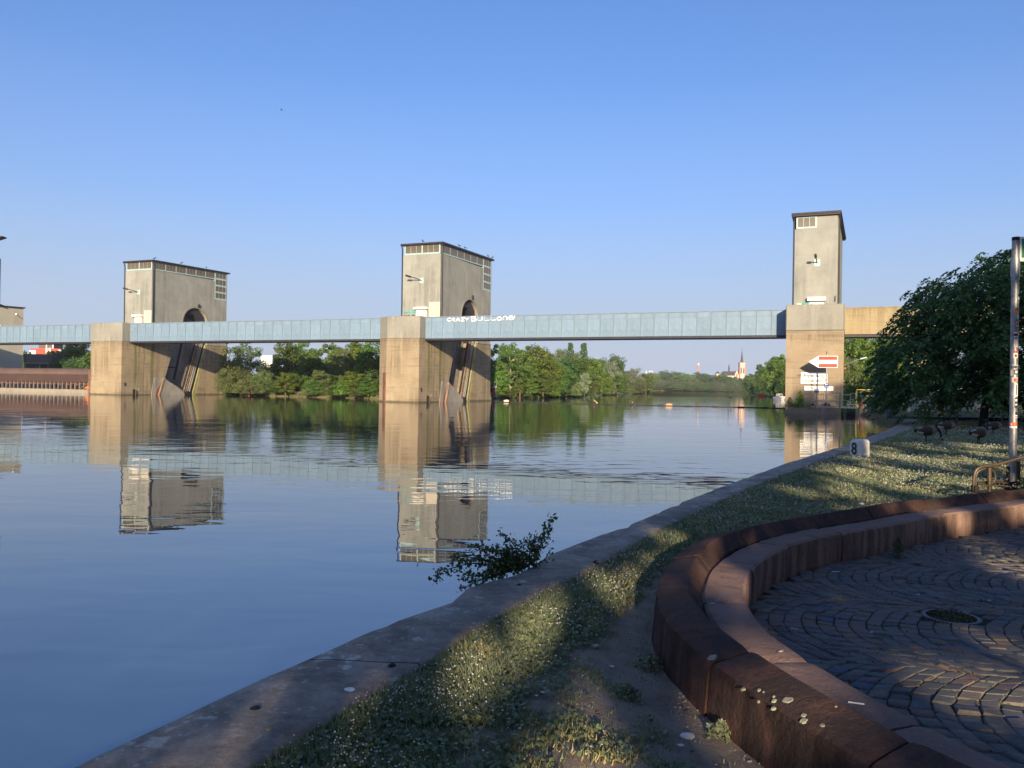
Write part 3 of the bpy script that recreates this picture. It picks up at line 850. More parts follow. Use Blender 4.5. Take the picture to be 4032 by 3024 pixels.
    for r_ in range(4):
        for c_ in range(3):
            link('pane', me, fr, (0.025, 19.6 + c_ * 0.9, 18.75 + r_ * 1.26))
    m = MB(); m.box(-6.2, -0.3, 4.7, 22.1, ZT + 0.01, 23.0); m.build('attic_core', M['frame'], root)
    m = MB(); m.box(-0.35, 0.03, 22.0, 22.25, 18.0, 23.2); m.build('corner_post', M['conc_tower'], root)
    # roof with projecting edge
    m = MB(); m.prism_x([(4.15, 23.0), (22.6, 23.28), (22.6, 23.43), (4.15, 23.15)], -6.62, 0.34); m.build('roof', M['roof'], root)
    m = MB(); m.prism_x([(4.06, 22.9), (22.7, 23.18), (22.7, 23.27), (4.06, 22.99)], -6.65, 0.36); m.build('roof_fascia', M['pipe'], root)
    m = MB()
    m.tube([(0.2, 4.25, 23.0), (0.1, 4.42, 22.5), (0.09, 4.44, 12.0)], 0.15, 6); m.build('downpipe', M['pipe'], root)
    m = MB(); m.tube([(-6.5, 4.2, 23.0), (-6.45, 4.42, 22.4), (-6.42, 4.45, 12.0)], 0.1, 6); m.build('downpipe', M['pipe'], root)
    m = MB(); m.box(0.0, 0.28, 14.75, 15.1, 16.0, 16.6); m.build('arch_lamp', M['dark_steel'], root, bevel=0.04)
    return root
pier = make_pier()
pier.location = wt(44.67, 0); pier.rotation_euler = (0, 0, -WA)
props(pier, 'concrete weir pier behind the white graffiti on the footbridge, with lifting tower and arched slot', 'weir pier', 'weir piers standing in the river')
p2 = copy_tree(pier)
p2.location = wt(100.2, 0)
p2['label'] = 'concrete weir pier beside the brown roller, with lifting tower and arched slot'
for ch in list(p2.children):      # the left pier has a broader, squarer nose
    nm = ch.name.split('.')[0]
    if nm == 'pier_base':
        m = MB()
        m.prism_z([(-0.05, -1.56), (-7.1, -1.56), (-7.5, -1.2), (-7.5, 4.0), (-0.05, 4.0)], -3, 8.84)
        m.box(-6.3, -2.5, 4.0, 22.6, -3, 9.3)
        m.prism_x([(4.0, -3), (4.95, -3), (7.56, 3.1), (9.75, 9.3), (4.0, 9.3)], -2.5, -0.05)
        m.prism_x([(13.9, -3), (23.3, -3), (23.25, 0.1), (22.65, 1.6), (22.6, 9.28), (17.25, 9.28)], -2.5, -0.05)
        ch.data = m.mesh('pier_base', M['conc_low'])
    elif nm == 'pier_cap':
        m = MB(); m.prism_z([(0.0, -1.6), (-7.15, -1.6), (-7.55, -1.2), (-7.55, 3.2), (0.0, 3.2)], 8.86, 11.95); ch.data = m.mesh('pier_cap', M['conc_cap'], bevel=0.06)
    elif nm == 'corner_fender':
        m = MB(); m.obox((-7.35, -1.5, 1.5), (1, -1, 0), (1, 1, 0), (0, 0, 1), 0.34, 0.12, 2.6); ch.data = m.mesh('corner_fender', M['rust'])
# spray paint at the foot of the nearer tower front
def scribble(mbx, x0, x1, y, z0, z1, n, r, seed):
    rr = random.Random(seed)
    pts = []
    for i in range(n):
        pts.append((x0 + (x1 - x0) * i / (n - 1) + rr.uniform(-.06, .06), y, rr.uniform(z0, z1)))
    mbx.tube(pts, r, 4, flat=0.4)
m = MB()
for s in range(4): scribble(m, -6.15, -4.1, 4.47, 12.9, 13.35, 14, 0.07, s)
m.build('tower_graffiti', M['teal'], pier)
m = MB()
for s in range(3): scribble(m, -6.1, -4.2, 4.47, 12.25, 12.75, 12, 0.05, s + 9)
m.build('tower_graffiti', M['black'], pier)

# ------------------------------------------------------------------ blue box girders of the footbridge
ZB0, ZB1 = 8.9, 11.9
def make_girder(t0, t1, label, n=None):
    """from t0 (right end) to t1 (left end); local x = -t"""
    L = t1 - t0
    root = empty('footbridge_girder', wt(t0, 0), -WA, label, 'bridge girder', 'blue girders of the footbridge')
    m = MB(); m.box(-L, 0, 0.03, 2.85, ZB0, ZB1 - 0.1); m.build('girder_body', M['steel_blue'], root)
    m = MB(); m.box(-L, 0, -0.10, 2.95, ZB0 - 0.26, ZB0 - 0.02); m.build('bottom_flange', M['dark_steel'], root)
    m = MB(); m.box(-L, 0, -0.06, 2.9, ZB1 - 0.09, ZB1 + 0.02); m.build('top_edge', M['steel_rib'], root)
    pitch = 1.727
    n = int(L / pitch)
    first = L - n * pitch
    xs_ = [-i * pitch for i in range(n + 1)] + [-L]
    za, zb, zc = ZB0, 11.17, ZB1 - 0.1
    up = MB(); up.box(-pitch + 0.035, -0.035, -0.03, 0.03, zb + 0.03, zc - 0.02); mu = up.mesh('upper_panel', M['steel_blue'])
    lo = MB(); lo.box(-pitch + 0.035, -0.035, -0.035, 0.03, za + 0.02, zb - 0.03); ml = lo.mesh('lower_panel', M['steel_blue'])
    rb = MB(); rb.box(-0.025, 0.025, -0.09, 0.0, za, zc); mr = rb.mesh('rib', M['steel_rib'])
    rs = MB(); rs.box(-0.05, 0.05, -0.14, 0.0, za, zc); mrs = rs.mesh('strong_rib', M['steel_rib'])
    for i in range(n):
        link('upper_panel', mu, root, (-i * pitch, 0, 0)); link('lower_panel', ml, root, (-i * pitch, 0, 0))
        link('rib' if i % 2 else 'strong_rib', mr if i % 2 else mrs, root, (-(i + 1) * pitch, 0, 0))
    m = MB(); m.box(-L + 0.02, 0, -0.05, 0.0, zb - 0.025, zb + 0.025); m.build('waist_rail', M['steel_rib'], root)
    if first > 0.2:
        m = MB(); m.box(-L + 0.03, -n * pitch - 0.035, -0.03, 0.03, zb + 0.03, zc - 0.02); m.box(-L + 0.03, -n * pitch - 0.035, -0.035, 0.03, za + 0.02, zb - 0.03); m.build('end_panel', M['steel_blue'], root)
    return root
g1 = make_girder(-2.95, 44.66, 'pale blue panelled girder between the right pier and the middle pier, sprayed with white lettering')
g2 = make_girder(51.86, 100.19, 'pale blue panelled girder spanning the middle bay from pier to pier')
g3 = make_girder(107.75, 166.0, 'pale blue panelled girder above the brown roller at the left edge')

# white hand lettering: strokes on the girder face. box of one letter: (0..1, 0..1)
LET = {
 'C': [[(.95, .85), (.6, 1), (.15, .7), (.1, .35), (.5, .08), (.95, .25)]],
 'R': [[(.1, 0), (.12, .95)], [(.12, .95), (.7, .9), (.75, .6), (.15, .5)], [(.3, .5), (.9, 0)]],
 'A': [[(.02, 0), (.45, 1), (.9, 0)], [(.2, .38), (.75, .4)]],
 'Z': [[(.05, .95), (.9, .95), (.1, .05), (.95, .08)]],
 'Y': [[(.05, 1), (.4, .5), (.9, 1)], [(.4, .5), (.3, -.15)]],
 'B': [[(.15, 0), (.15, 1)], [(.0, .95), (.7, 1.0), (.8, .7), (.25, .55)], [(.25, .55), (.95, .4), (.85, .05), (.1, .0)]],
 'U': [[(.1, 1), (.1, .25), (.4, .02), (.8, .2), (.85, .95)]],
 'L': [[(.15, 1), (.12, .05), (.95, .08)]],
 'o': [[(.5, .8), (.1, .5), (.3, .02), (.8, .15), (.85, .6), (.5, .8)]],
 'n': [[(.1, .0), (.15, .8)], [(.15, .65), (.55, .85), (.85, .6), (.85, .0)]],
 'e': [[(.15, .4), (.85, .5), (.7, .85), (.25, .75), (.1, .35), (.4, .02), (1.0, .2), (1.3, .9)]],
}
def strokes(mbx, text, x0, y, z0, w, h, r, gap=0.18, rise=0.0, spacew=0.6):
    x = x0
    for ch in text:
        if ch == ' ':
            x += w * spacew; continue
        for st_ in LET[ch]:
            q = catmull([(a, b) for a, b in st_], 4) if len(st_) > 2 else st_
            mbx.tube([(x + a * w, y, z0 + rise * (x - x0) + b * h) for a, b in q], r, 5, flat=0.35)
        x += w * (1 + gap)
    return x
m = MB()
# local x of the girder = -(t + 2.95)
strokes(m, 'CRAZY', -44.2, -0.15, 11.2, 0.62, 0.48, 0.046, 0.12, 0.0)
strokes(m, 'BULL', -40.6, -0.15, 11.2, 0.85, 0.6, 0.055, 0.15, 0.02)
strokes(m, 'one', -36.75, -0.15, 11.22, 0.74, 0.62, 0.055, 0.12, 0.03)
m.build('graffiti', M['spray_white'], g1)

# ------------------------------------------------------------------ right pier on the bank side, its tower and the concrete approach span
RP = empty('bank_pier', wt(-2.95, 0), -WA, 'tall slim concrete pier with a tower above the warning sign, right of the blue girders', 'weir pier')
m = MB(); m.box(0.05, 6.05, -3.1, 3.4, -3, 9.15); m.build('pier_base', M['conc_right'], RP)
m = MB(); m.prism_z([(0, -3.15), (5.9, -3.15), (6.12, -2.6), (6.12, 3.4), (0, 3.4)], 9.17, 12.1); m.build('pier_cap', M['conc_cap'], RP, bevel=0.09)
tx0, tx1, ty0, ty1 = 0.68, 5.32, 0.3, 17.0
m = MB()
m.prism_z([(tx0, ty0), (tx1, ty0), (tx1 + 0.55, ty1), (tx0, ty1)], 9.0, 21.2)
m.prism_z([(tx0 + 2.35, ty0), (tx1, ty0), (tx1 + 0.55, ty1), (tx0 + 2.35, ty1)], 21.2, 22.75)
m.build('tower', M['conc_tower'], RP)
fr = windows_front(RP, tx0 + 0.12, tx0 + 2.35, ty0 + 0.02, 21.22, 22.6, 1, 3)
m = MB(); m.box(tx0 + 0.15, tx0 + 2.3, ty0 + 0.3, ty1 - 0.2, 21.22, 22.7); m.build('attic_core', M['frame'], RP)
m = MB(); m.prism_z([(tx0 - 0.4, ty0 - 0.5), (tx1 + 0.3, ty0 - 0.5), (tx1 + 1.0, ty1 + 0.5), (tx0 - 0.4, ty1 + 0.5)], 22.78, 23.0); m.build('roof', M['roof'], RP)
m = MB(); m.prism_z([(tx0 - 0.33, ty0 - 0.42), (tx1 + 0.22, ty0 - 0.42), (tx1 + 0.9, ty1 + 0.4), (tx0 - 0.33, ty1 + 0.4)], 22.62, 22.77); m.build('roof_fascia', M['pipe'], RP)
for xx in (tx0 - 0.12, tx1 + 0.12):
    m = MB(); m.tube([(xx, ty0 - 0.25, 22.6), (xx, ty0 - 0.06, 22.1), (xx, ty0 - 0.06, 12.1)], 0.09, 6); m.build('downpipe', M['pipe'], RP)
wall_lamp(RP, 3.1, ty0, 17.2, (-0.1, -1.5, 0.42))
m = MB(); m.box(2.35, 3.9, ty0 - 0.08, ty0 + 0.1, 12.11, 12.78); dr_ = m.build('tower_door', M['white_dirty'], RP)
m = MB(); m.box(2.12, 4.1, ty0 - 0.6, ty0, 12.8, 13.22); m.build('door_canopy', M['white'], dr_)
m = MB(); scribble(m, 2.5, 3.3, ty0 - 0.1, 12.25, 12.6, 7, 0.03, 3); m.build('door_scribble', M['black'], dr_)
m = MB(); m.box(0.98, 1.5, ty0 - 0.03, ty0 + 0.1, 12.11, 12.6); m.build('pale_patch', M['pink'], RP)
m = MB()
for s in range(3): scribble(m, 1.55, 2.25, ty0 - 0.02, 12.2, 12.75, 8, 0.07, s + 30)
m.build('tower_graffiti', M['teal'], RP)
m = MB()
for s in range(3): scribble(m, 4.15, 5.1, ty0 - 0.02, 12.15, 12.5, 9, 0.035, s + 40)
m.build('tower_graffiti', M['black'], RP)
m = MB(); m.prism_y([(4.98, 12.6), (5.14, 12.75), (5.14, 13.4), (5.0, 13.25)], ty0 - 0.05, ty0 + 0.05); m.build('wall_bracket', M['dark_steel'], RP)

AG = empty('approach_girder', wt(-9.08, 0), -WA, 'sunlit pale concrete blockwork approach span running into the big tree on the right', 'bridge girder')
m = MB(); m.box(0, 32, 0.0, 2.85, 8.93, 11.85); m.build('girder_body', M['conc_block'], AG)
m = MB(); m.box(0, 6.6, 0.15, 2.7, 8.62, 8.92); m.build('soffit_strip', M['dark_steel'], AG)  # dark strip along the underside of the span
m = MB(); m.box(0, 32, -0.08, 2.95, 11.86, 12.0); m.build('coping', M['conc_plain'], AG)
m = MB(); m.box(6.7, 8.4, 0.02, 2.83, 0.5, 8.92); m.build('column', M['conc_block'], AG)
m = MB(); m.box(24, 26, 0.02, 2.83, 0.5, 8.92); m.build('column', M['conc_block'], AG)

# ------------------------------------------------------------------ landing platform in front of the right pier
LP = empty('landing_platform', wt(-3.2, -6.4), -WA, 'low dark concrete landing at the foot of the right pier with a gap beneath', 'landing')
m = MB(); m.box(0, 5.6, 0, 3.25, -2, 0.68); m.build('plinth_block', M['conc_wet'], LP, bevel=0.05)
m = MB(); m.box(6.95, 8.1, -0.0, 3.25, -2, 0.70); m.build('plinth_block', M['conc_wet'], LP, bevel=0.05)
m = MB(); m.box(2.6, 7.2, 0.1, 3.2, 0.70, 0.86); m.build('deck_slab', M['conc_plain'], LP)
m = MB(); m.box(0, 2.5, 2.0, 3.2, 0.68, 1.05); m.build('back_step', M['conc_wet'], LP)
m = MB(); m.box(6.2, 14, 3.4, 14.0, -2, 1.0); m.build('side_deck', M['conc_plain'], LP)
def railing(root, pts, h, name_post='rail_post', mat=None, mids=(0.5,), r=0.028):
    mat = mat or M['grey_steel']
    m = MB(); m.tube([Vector(p) + Vector((0, 0, h)) for p in pts], r * 1.1, 6); m.build('handrail', mat, root)
    for k in mids:
        m = MB(); m.tube([Vector(p) + Vector((0, 0, h * k)) for p in pts], r * 0.9, 6); m.build('knee_rail', mat, root)
    return [MB().tube([p, Vector(p) + Vector((0, 0, h))], r, 6).build(name_post, mat, root) for p in pts]
RL = empty('grey_railing', wt(-5.2, -6.2, 0.86), -WA, 'thin grey tube railing on the landing below the warning sign', 'railing')
railing(RL, [(0, 0, 0), (0.95, 0, 0), (1.85, 0, 0)], 1.25)
railing(RL, [(2.2, 0, 0), (3.4, 0, 0), (4.5, 0, 0)], 1.25)
railing(RL, [(4.5, 0.1, 0.1), (5.0, 1.4, 0.15), (5.1, 3.6, 0.2)], 1.3)
YR = empty('yellow_railing', wt(-10.3, -5.6, 0.72), -WA, 'bright yellow tube railing on the landing left of the dark tree', 'railing')
railing(YR, [(0, 0, 0), (0.02, 2.4, 0.2), (3.5, 2.6, 0.25), (7.0, 2.8, 0.25)], 1.75, mat=M['yellow'], mids=(0.62,), r=0.036)
m = MB(); m.lathe([(0.28, 0), (0.3, 0.3), (0.22, 0.55), (0.2, 0.9), (0.08, 1.05)], 10)
props(m.build('rusty_winch', M['rust'], None, loc=wt(-10.85, -5.2, 0.70)), 'small rusty winch standing beside the yellow railing post', 'winch')

# waterway arrow sign on its post
SG = empty('arrow_sign', wt(-7.3, -5.6, 0.86), -WA, 'white arrow sign with two red bars on a post before the right pier', 'sign')
m = MB(); m.tube([(0, 0, 0), (0, 0, 5.6)], 0.075, 8); m.build('sign_post', M['grey_steel'], SG)
m = MB(); m.lathe([(0.45, 0), (0.4, 0.1), (0.1, 0.35), (0.09, 0.4)], 10); m.build('post_foot', M['dark_steel'], SG)
bx0, bx1, bz0, bz1 = -0.86, 1.10, 4.12, 5.38
m = MB(); m.box(bx0, bx1, -0.12, -0.09, bz0, bz1); m.prism_y([(bx0, bz0 + 0.02), (bx0 - 0.95, (bz0 + bz1) / 2), (bx0, bz1 - 0.02)], -0.12, -0.09); bd = m.build('sign_board', M['sign_white'], SG)
for za, zb in ((bz0 + 0.05, bz0 + 0.42), (bz1 - 0.43, bz1 - 0.05)):
    m = MB(); m.box(bx0 + 0.06, bx1 - 0.06, -0.127, -0.121, za, zb); m.build('red_bar', M['red'], bd)
m = MB(); m.lathe([(0.05, 0), (0.06, 0.18), (0.02, 0.3)], 8, c=(0, 0, 5.6)); m.build('post_cap', M['rust'], SG)
m = MB(); m.box(-0.24, 0.24, -0.13, -0.10, 1.98, 2.42); b1 = m.build('blue_plate', M['blue'], SG)
m = MB(); m.prism_y([(-0.15, 2.22), (0.02, 2.30), (0.16, 2.26), (0.1, 2.34), (-0.12, 2.36)], -0.137, -0.131); m.box(-0.2, 0.2, -0.137, -0.131, 2.06, 2.10); m.build('plate_print', M['sign_white'], b1)

def text_mesh(name, body, size, mat, parent, loc, rot=(math.pi / 2, 0, 0), align='CENTER', ext=0.004, sx=1.0, bold=0.0):
    cu = bpy.data.curves.new(name, 'FONT')
    cu.body = body; cu.size = size; cu.align_x = align; cu.extrude = ext; cu.offset = bold
    tmp = bpy.data.objects.new('tmp_text', cu)
    COL.objects.link(tmp)
    dg = bpy.context.evaluated_depsgraph_get()
    me = bpy.data.meshes.new_from_object(tmp.evaluated_get(dg))
    bpy.data.objects.remove(tmp); bpy.data.curves.remove(cu)
    me.name = name
    me.materials.clear(); me.materials.append(mat)
    o = link(name, me, parent, loc)
    o.rotation_euler = rot
    o.scale = (sx, 1, 1)
    return o
WS = empty('warning_sign', wt(-6.0, -3.12, 3.2), -WA, 'white board reading Sogwirkung, Lebensgefahr! on the right pier', 'sign')
m = MB(); m.box(-1.38, 1.38, -0.09, -0.02, 0.05, 1.32); bd = m.build('sign_board', M['sign_white'], WS)
M['letter'] = pm('faded_black_lettering', (0.045, 0.045, 0.05), 0.6, 0.2, 6)
text_mesh('lettering', 'Sogwirkung,', 0.54, M['letter'], bd, (0.02, -0.098, 0.80), sx=0.86, bold=0.005)
text_mesh('lettering', 'Lebensgefahr!', 0.54, M['letter'], bd, (0.0, -0.098, 0.22), sx=0.82, bold=0.005)
PS = empty('painted_board', wt(-6.5, -3.12, 2.5), -WA, 'narrow white board with grey spray scrawl below the warning sign', 'sign')
m = MB(); m.box(-1.5, 1.5, -0.06, -0.02, 0, 0.5); bd = m.build('sign_board', M['sign_white'], PS)
m = MB(); scribble(m, -1.3, 0.3, -0.07, 0.12, 0.38, 22, 0.03, 77); m.build('scrawl', M['grey_steel'], bd)
m = MB(); scribble(m, 0.4, 1.4, -0.07, 0.1, 0.4, 9, 0.02, 78); m.build('scrawl', M['rack'], bd)

# ------------------------------------------------------------------ far left: roller in the left bay, power house wall, buildings
RO = empty('weir_roller', wt(107.3, 8.0, 0), -WA, 'long rust-brown roller gate lying across the left bay above the water', 'weir roller')
Lr = 60
pr = [(1.28 * math.cos(a), 3.22 + 1.28 * math.sin(a)) for a in np.linspace(-0.5, math.pi + 0.1, 16)]
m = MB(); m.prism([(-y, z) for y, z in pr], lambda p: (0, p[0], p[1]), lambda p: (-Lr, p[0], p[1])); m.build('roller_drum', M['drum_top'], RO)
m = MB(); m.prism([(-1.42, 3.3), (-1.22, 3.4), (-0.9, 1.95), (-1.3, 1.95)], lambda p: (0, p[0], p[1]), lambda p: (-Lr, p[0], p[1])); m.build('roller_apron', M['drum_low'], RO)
m = MB(); m.box(-Lr, 0, -0.6, -0.45, 0.3, 1.95); m.build('roller_web', M['rust'], RO)
pmb = MB(); pmb.box(-0.06, 0.06, -1.5, -1.38, 0.2, 1.97); pme = pmb.mesh('roller_post', M['grey_steel'])
bmb = MB(); bmb.box(-0.22, 0.22, -0.9, -0.62, 0.7, 1.5); bme = bmb.mesh('roller_bracket', M['dark_steel'])
for i in range(44):
    link('roller_post', pme, RO, (-0.5 - i * 1.1, 0, 0))
    link('roller_bracket', bme, RO, (-1.0 - i * 1.1 + 0.2 * math.sin(i * 7), 0, 0.1 * math.sin(i * 3)))
m = MB(); m.box(-Lr, 0, -2.3, -1.5, -1, 0.62); m.build('roller_sill', M['conc_plain'], RO)

FB = empty('float_line', wt(108, 4.6, 0.62), -WA, 'row of white and grey floats lying on the sill below the brown roller', 'float line')
for i in range(6):
    m = MB(); m.tube([(-0.6 - i * 1.25, 1.3, 0.14 + 0.03 * math.sin(i)), (-1.55 - i * 1.25, 1.3, 0.16)], 0.16, 8); m.build('float', M['white_dirty'] if i % 2 == 0 else M['dark_steel'], FB)
m = MB(); m.tube([(-8.3, 1.3, 0.2), (-8.6, 1.3, 0.33), (-9.2, 1.3, 0.33), (-9.6, 1.3, 0.2)], [0.12, 0.3, 0.3, 0.1], 10)
m.build('orange_float', M['orange'], FB)
m = MB(); m.tube([(-9.6, 1.3, 0.25), (-10.1, 1.3, 0.6), (-10.5, 1.3, 0.55), (-10.8, 1.3, 0.1)], 0.06, 6); m.build('float_rope', M['rack'], FB)

PH = empty('abutment_house', wt(155.7, 20, 0), -WA, 'plain concrete house with arched opening, cut off by the left edge of the photo', 'building')
m = MB(); m.prism_x([(-16, -1), (1.35, -1), (1.35, 17.75), (-16, 17.45)], -12, 0); m.build('wall', M['conc_pale'], PH)
m = MB(); m.prism_x([(-16, 17.46), (1.6, 17.76), (1.6, 18.0), (-16, 17.7)], -12, 0.3); m.build('roof', M['roof'], PH)
m = MB()
for i in range(14):
    a0, a1 = math.pi * i / 14, math.pi * (i + 1) / 14
    m.prism_x([(-6.6 + 3.7 * math.cos(a0), 11.5 + 3.7 * math.sin(a0)), (-6.6 + 3.7 * math.cos(a1), 11.5 + 3.7 * math.sin(a1)), (-6.6 + 3.2 * math.cos(a1), 11.5 + 3.2 * math.sin(a1)), (-6.6 + 3.2 * math.cos(a0), 11.5 + 3.2 * math.sin(a0))], -0.3, 0.06)
m.build('arch_rim', M['white_dirty'], PH)
m = MB(); m.tube([(0.02, 1.2, 15.5), (0.5, 0.4, 15.6), (1.6, -1.2, 16.1)], 0.07, 6); m.build('lamp_arm', M['grey_steel'], PH)
m = MB(); m.tube([(1.6, -1.2, 16.1), (1.8, -1.6, 16.2)], 0.2, 8); m.build('lamp_head', M['white'], PH)
m = MB(); m.tube([(-0.8, -8, 19.6), (-0.8, -2.4, 17.9)], 0.12, 6); m.build('roof_pipe', M['dark_steel'], PH)
pz = at(-10, 1168, 165)
MP = empty('brown_mast', (pz.x, 165, 18), 0, 'dark brown mast with a flat cap rising at the left edge of the photo', 'mast')
m = MB(); m.box(-0.75, 0.25, -0.5, 0.5, 0, 10.0 - 0.4); m.build('mast_lower', M['rust'], MP)
m = MB(); m.box(-0.75, -0.25, -0.3, 0.3, 9.6, 13.3); m.build('mast_upper', M['pipe'], MP)
m = MB(); m.prism_y([(-0.9, 13.3), (0.1, 13.6), (1.2, 13.95), (1.2, 14.2), (-1.2, 14.3)], -0.8, 0.8); m.build('mast_cap', M['roof'], MP)

# ------------------------------------------------------------------ foliage
def leaf_quads(C, Nn, size, asp, rg):
    """quads centred at C with normals Nn"""
    n = len(C)
    up = rg.normal(size=(n, 3))
    a = np.cross(Nn, up); a /= np.linalg.norm(a, axis=1)[:, None] + 1e-9
    b = np.cross(Nn, a); b /= np.linalg.norm(b, axis=1)[:, None] + 1e-9
    s = (size * rg.uniform(0.7, 1.3, n))[:, None] * 0.5
    a = a * s; b = b * s * asp
    V = np.stack([C - a, C - b, C + a, C + b], 1).reshape(-1, 3)     # a lozenge reads as a leaf
    F = np.arange(4 * n).reshape(-1, 4)
    return V, F
def crown_pts(seed, H, Rr, z0, shape, ncl, per, clr):
    rg = np.random.default_rng(seed)
    C = []
    while len(C) < ncl:
        p = rg.uniform(-1, 1, 3)
        h = (p[2] + 1) / 2
        if shape == 'round': w = math.sqrt(max(0, 1 - (abs(h - 0.45) / 0.58) ** 2.2))
        elif shape == 'bush': w = math.sqrt(max(0, 1 - h ** 2.0)) * 1.0
        elif shape == 'tall': w = (1 - h) ** 0.45 * min(1, h * 6 + 0.45)
        else: w = math.sqrt(max(0, 1 - (abs(h - 0.5) / 0.52) ** 2.5))
        r = math.hypot(p[0], p[1])
        if r > w or r > 1: continue
        if r < w * 0.45 and h < 0.75 and rg.random() < 0.75: continue
        lump = 0.82 + 0.36 * mnoise.noise(Vector((math.cos(math.atan2(p[1], p[0])) * 1.4 + seed, math.sin(math.atan2(p[1], p[0])) * 1.4, h * 2.4)))
        C.append((p[0] * Rr * lump, p[1] * Rr * lump, z0 + (H - z0) * h * (0.94 + 0.12 * rg.random())))
    C = np.array(C)
    cr = clr * rg.uniform(0.6, 1.35, ncl)
    ids = np.repeat(np.arange(ncl), per)
    D = rg.normal(size=(len(ids), 3)); D /= np.linalg.norm(D, axis=1)[:, None]
    rad = rg.uniform(0.35, 1.0, len(ids)) ** 0.6
    sq = np.array([1.0, 1.0, 0.72 if shape != 'bush' else 0.9])
    P = C[ids] + D * sq * (cr[ids] * rad)[:, None]
    return P, D, ids, rg
def crown_mesh(name, seed, mat, H=10., Rr=4., z0=2.5, shape='round', ncl=95, per=125, clr=1.05, leaf=0.36, asp=0.62):
    P, D, ids, rg = crown_pts(seed, H, Rr, z0, shape, ncl, per, clr)
    P[:, 2] = np.maximum(P[:, 2], 0.05)
    Nn = D + np.array([0, 0, 0.35]) + rg.normal(size=D.shape) * 0.55
    Nn /= np.linalg.norm(Nn, axis=1)[:, None]
    V, F = leaf_quads(P, Nn, leaf, asp, rg)
    cl = rg.uniform(0, 1, ncl)
    a = np.clip(0.55 * cl[ids] + 0.45 * rg.uniform(0, 1, len(ids)), 0, 1)
    return np_mesh(name, V, F, mat, {'leaf_rand': a})
def trunk_mesh(name, seed, H=10., Rr=4., z0=2.5, r0=0.22, mat=None, limbs=7):
    rr = random.Random(seed)
    m = MB()
    top = H * 0.8
    pts = [Vector((0, 0, -0.3))]
    for i in range(1, 7):
        pts.append(Vector((rr.uniform(-.12, .12) * i * 0.5, rr.uniform(-.12, .12) * i * 0.5, top * i / 6)))
    m.tube(pts, [r0 * (1.25 if i == 0 else 1 - 0.14 * i) for i in range(7)], 7)
    for i in range(limbs):
        k = rr.uniform(0.25, 0.85); b = pts[int(k * 6)]
        a = rr.uniform(0, 6.28); L = Rr * rr.uniform(0.5, 0.85)
        e = b + Vector((math.cos(a) * L, math.sin(a) * L, L * rr.uniform(0.25, 0.9)))
        mid_ = (b + e) / 2 + Vector((0, 0, 0.25))
        m.tube([b, mid_, e], [r0 * 0.45, r0 * 0.28, r0 * 0.1], 5)
    return m.mesh(name, mat or M['bark'], smooth=True)
PROTO = {}
def proto(key, seed, mat, bark='bark', **kw):
    H = kw.get('H', 10.); Rr = kw.get('Rr', 4.); z0 = kw.get('z0', 2.5)
    PROTO[key] = (crown_mesh('crown', seed, M[mat], **kw), trunk_mesh('trunk', seed, H, Rr, z0, 0.24 if Rr > 3 else 0.13, M[bark]))
proto('broad1', 1, 'leaf_a', z0=0.9); proto('broad2', 2, 'leaf_a', z0=0.7, ncl=115, clr=0.9); proto('broad3', 3, 'leaf_d', z0=0.4, clr=1.15)
proto('fresh1', 4, 'leaf_c', z0=0.7, ncl=90); proto('fresh2', 5, 'leaf_c', z0=0.6, ncl=105, clr=0.95)
proto('willow1', 6, 'leaf_b', z0=0.2, shape='bush', ncl=95, clr=1.2, leaf=0.30, asp=0.5); proto('willow2', 7, 'leaf_b', z0=0.4, ncl=85, clr=1.0, leaf=0.30, asp=0.5)
proto('silver', 8, 'leaf_silver', z0=1.2, ncl=85, leaf=0.3)
proto('poplar', 9, 'leaf_d', Rr=1.5, z0=0.8, shape='tall', ncl=70, per=90, clr=0.55, leaf=0.26)
proto('sparse', 10, 'leaf_a', bark='bark_pale', ncl=46, per=80, clr=0.95)
proto('birch', 13, 'leaf_c', bark='bark_pale', Rr=3.0, z0=3.2, ncl=60, per=85, clr=0.8, leaf=0.28)
proto('bush', 11, 'leaf_b', z0=0.05, shape='bush', H=4., Rr=2.4, ncl=46, per=85, clr=0.7, leaf=0.26); proto('bush2', 12, 'leaf_c', z0=0.05, shape='bush', H=4., Rr=2.2, ncl=44, per=85, clr=0.65, leaf=0.26)
TREEN = [0]
def tree(kind, x, y, H, Rr, label, group, z=0.5, name='tree', cat='tree'):
    cm, tm = PROTO[kind]
    h0, r0 = {'poplar': (10., 1.5), 'bush': (4., 2.4), 'bush2': (4., 2.2), 'birch': (10., 3.0)}.get(kind, (10., 4.))
    TREEN[0] += 1
    t = empty(name, (x, y, z), TREEN[0] * 2.399, label, cat, group)
    t.scale = (Rr / r0, Rr / r0, (H - z) / h0)
    link('crown', cm, t); link('trunk', tm, t)
    return t
ORD = ['first', 'second', 'third', 'fourth', 'fifth', 'sixth', 'seventh', 'eighth', 'ninth', 'tenth', 'eleventh', 'twelfth', 'thirteenth', 'fourteenth', 'fifteenth', 'sixteenth', 'seventeenth', 'eighteenth', 'nineteenth', 'twentieth']
KTXT = {'broad1': 'mid green leafy tree', 'broad2': 'mid green lumpy tree', 'broad3': 'dark green tree', 'fresh1': 'bright green tree', 'fresh2': 'bright green round tree', 'willow1': 'olive willow drooping to the water', 'willow2': 'olive green willow tree', 'silver': 'silvery tree', 'poplar': 'narrow dark poplar', 'sparse': 'thin crowned tree with pale limbs', 'birch': 'slender tree with pale trunk', 'bush': 'low olive green bush', 'bush2': 'low bright green bush'}
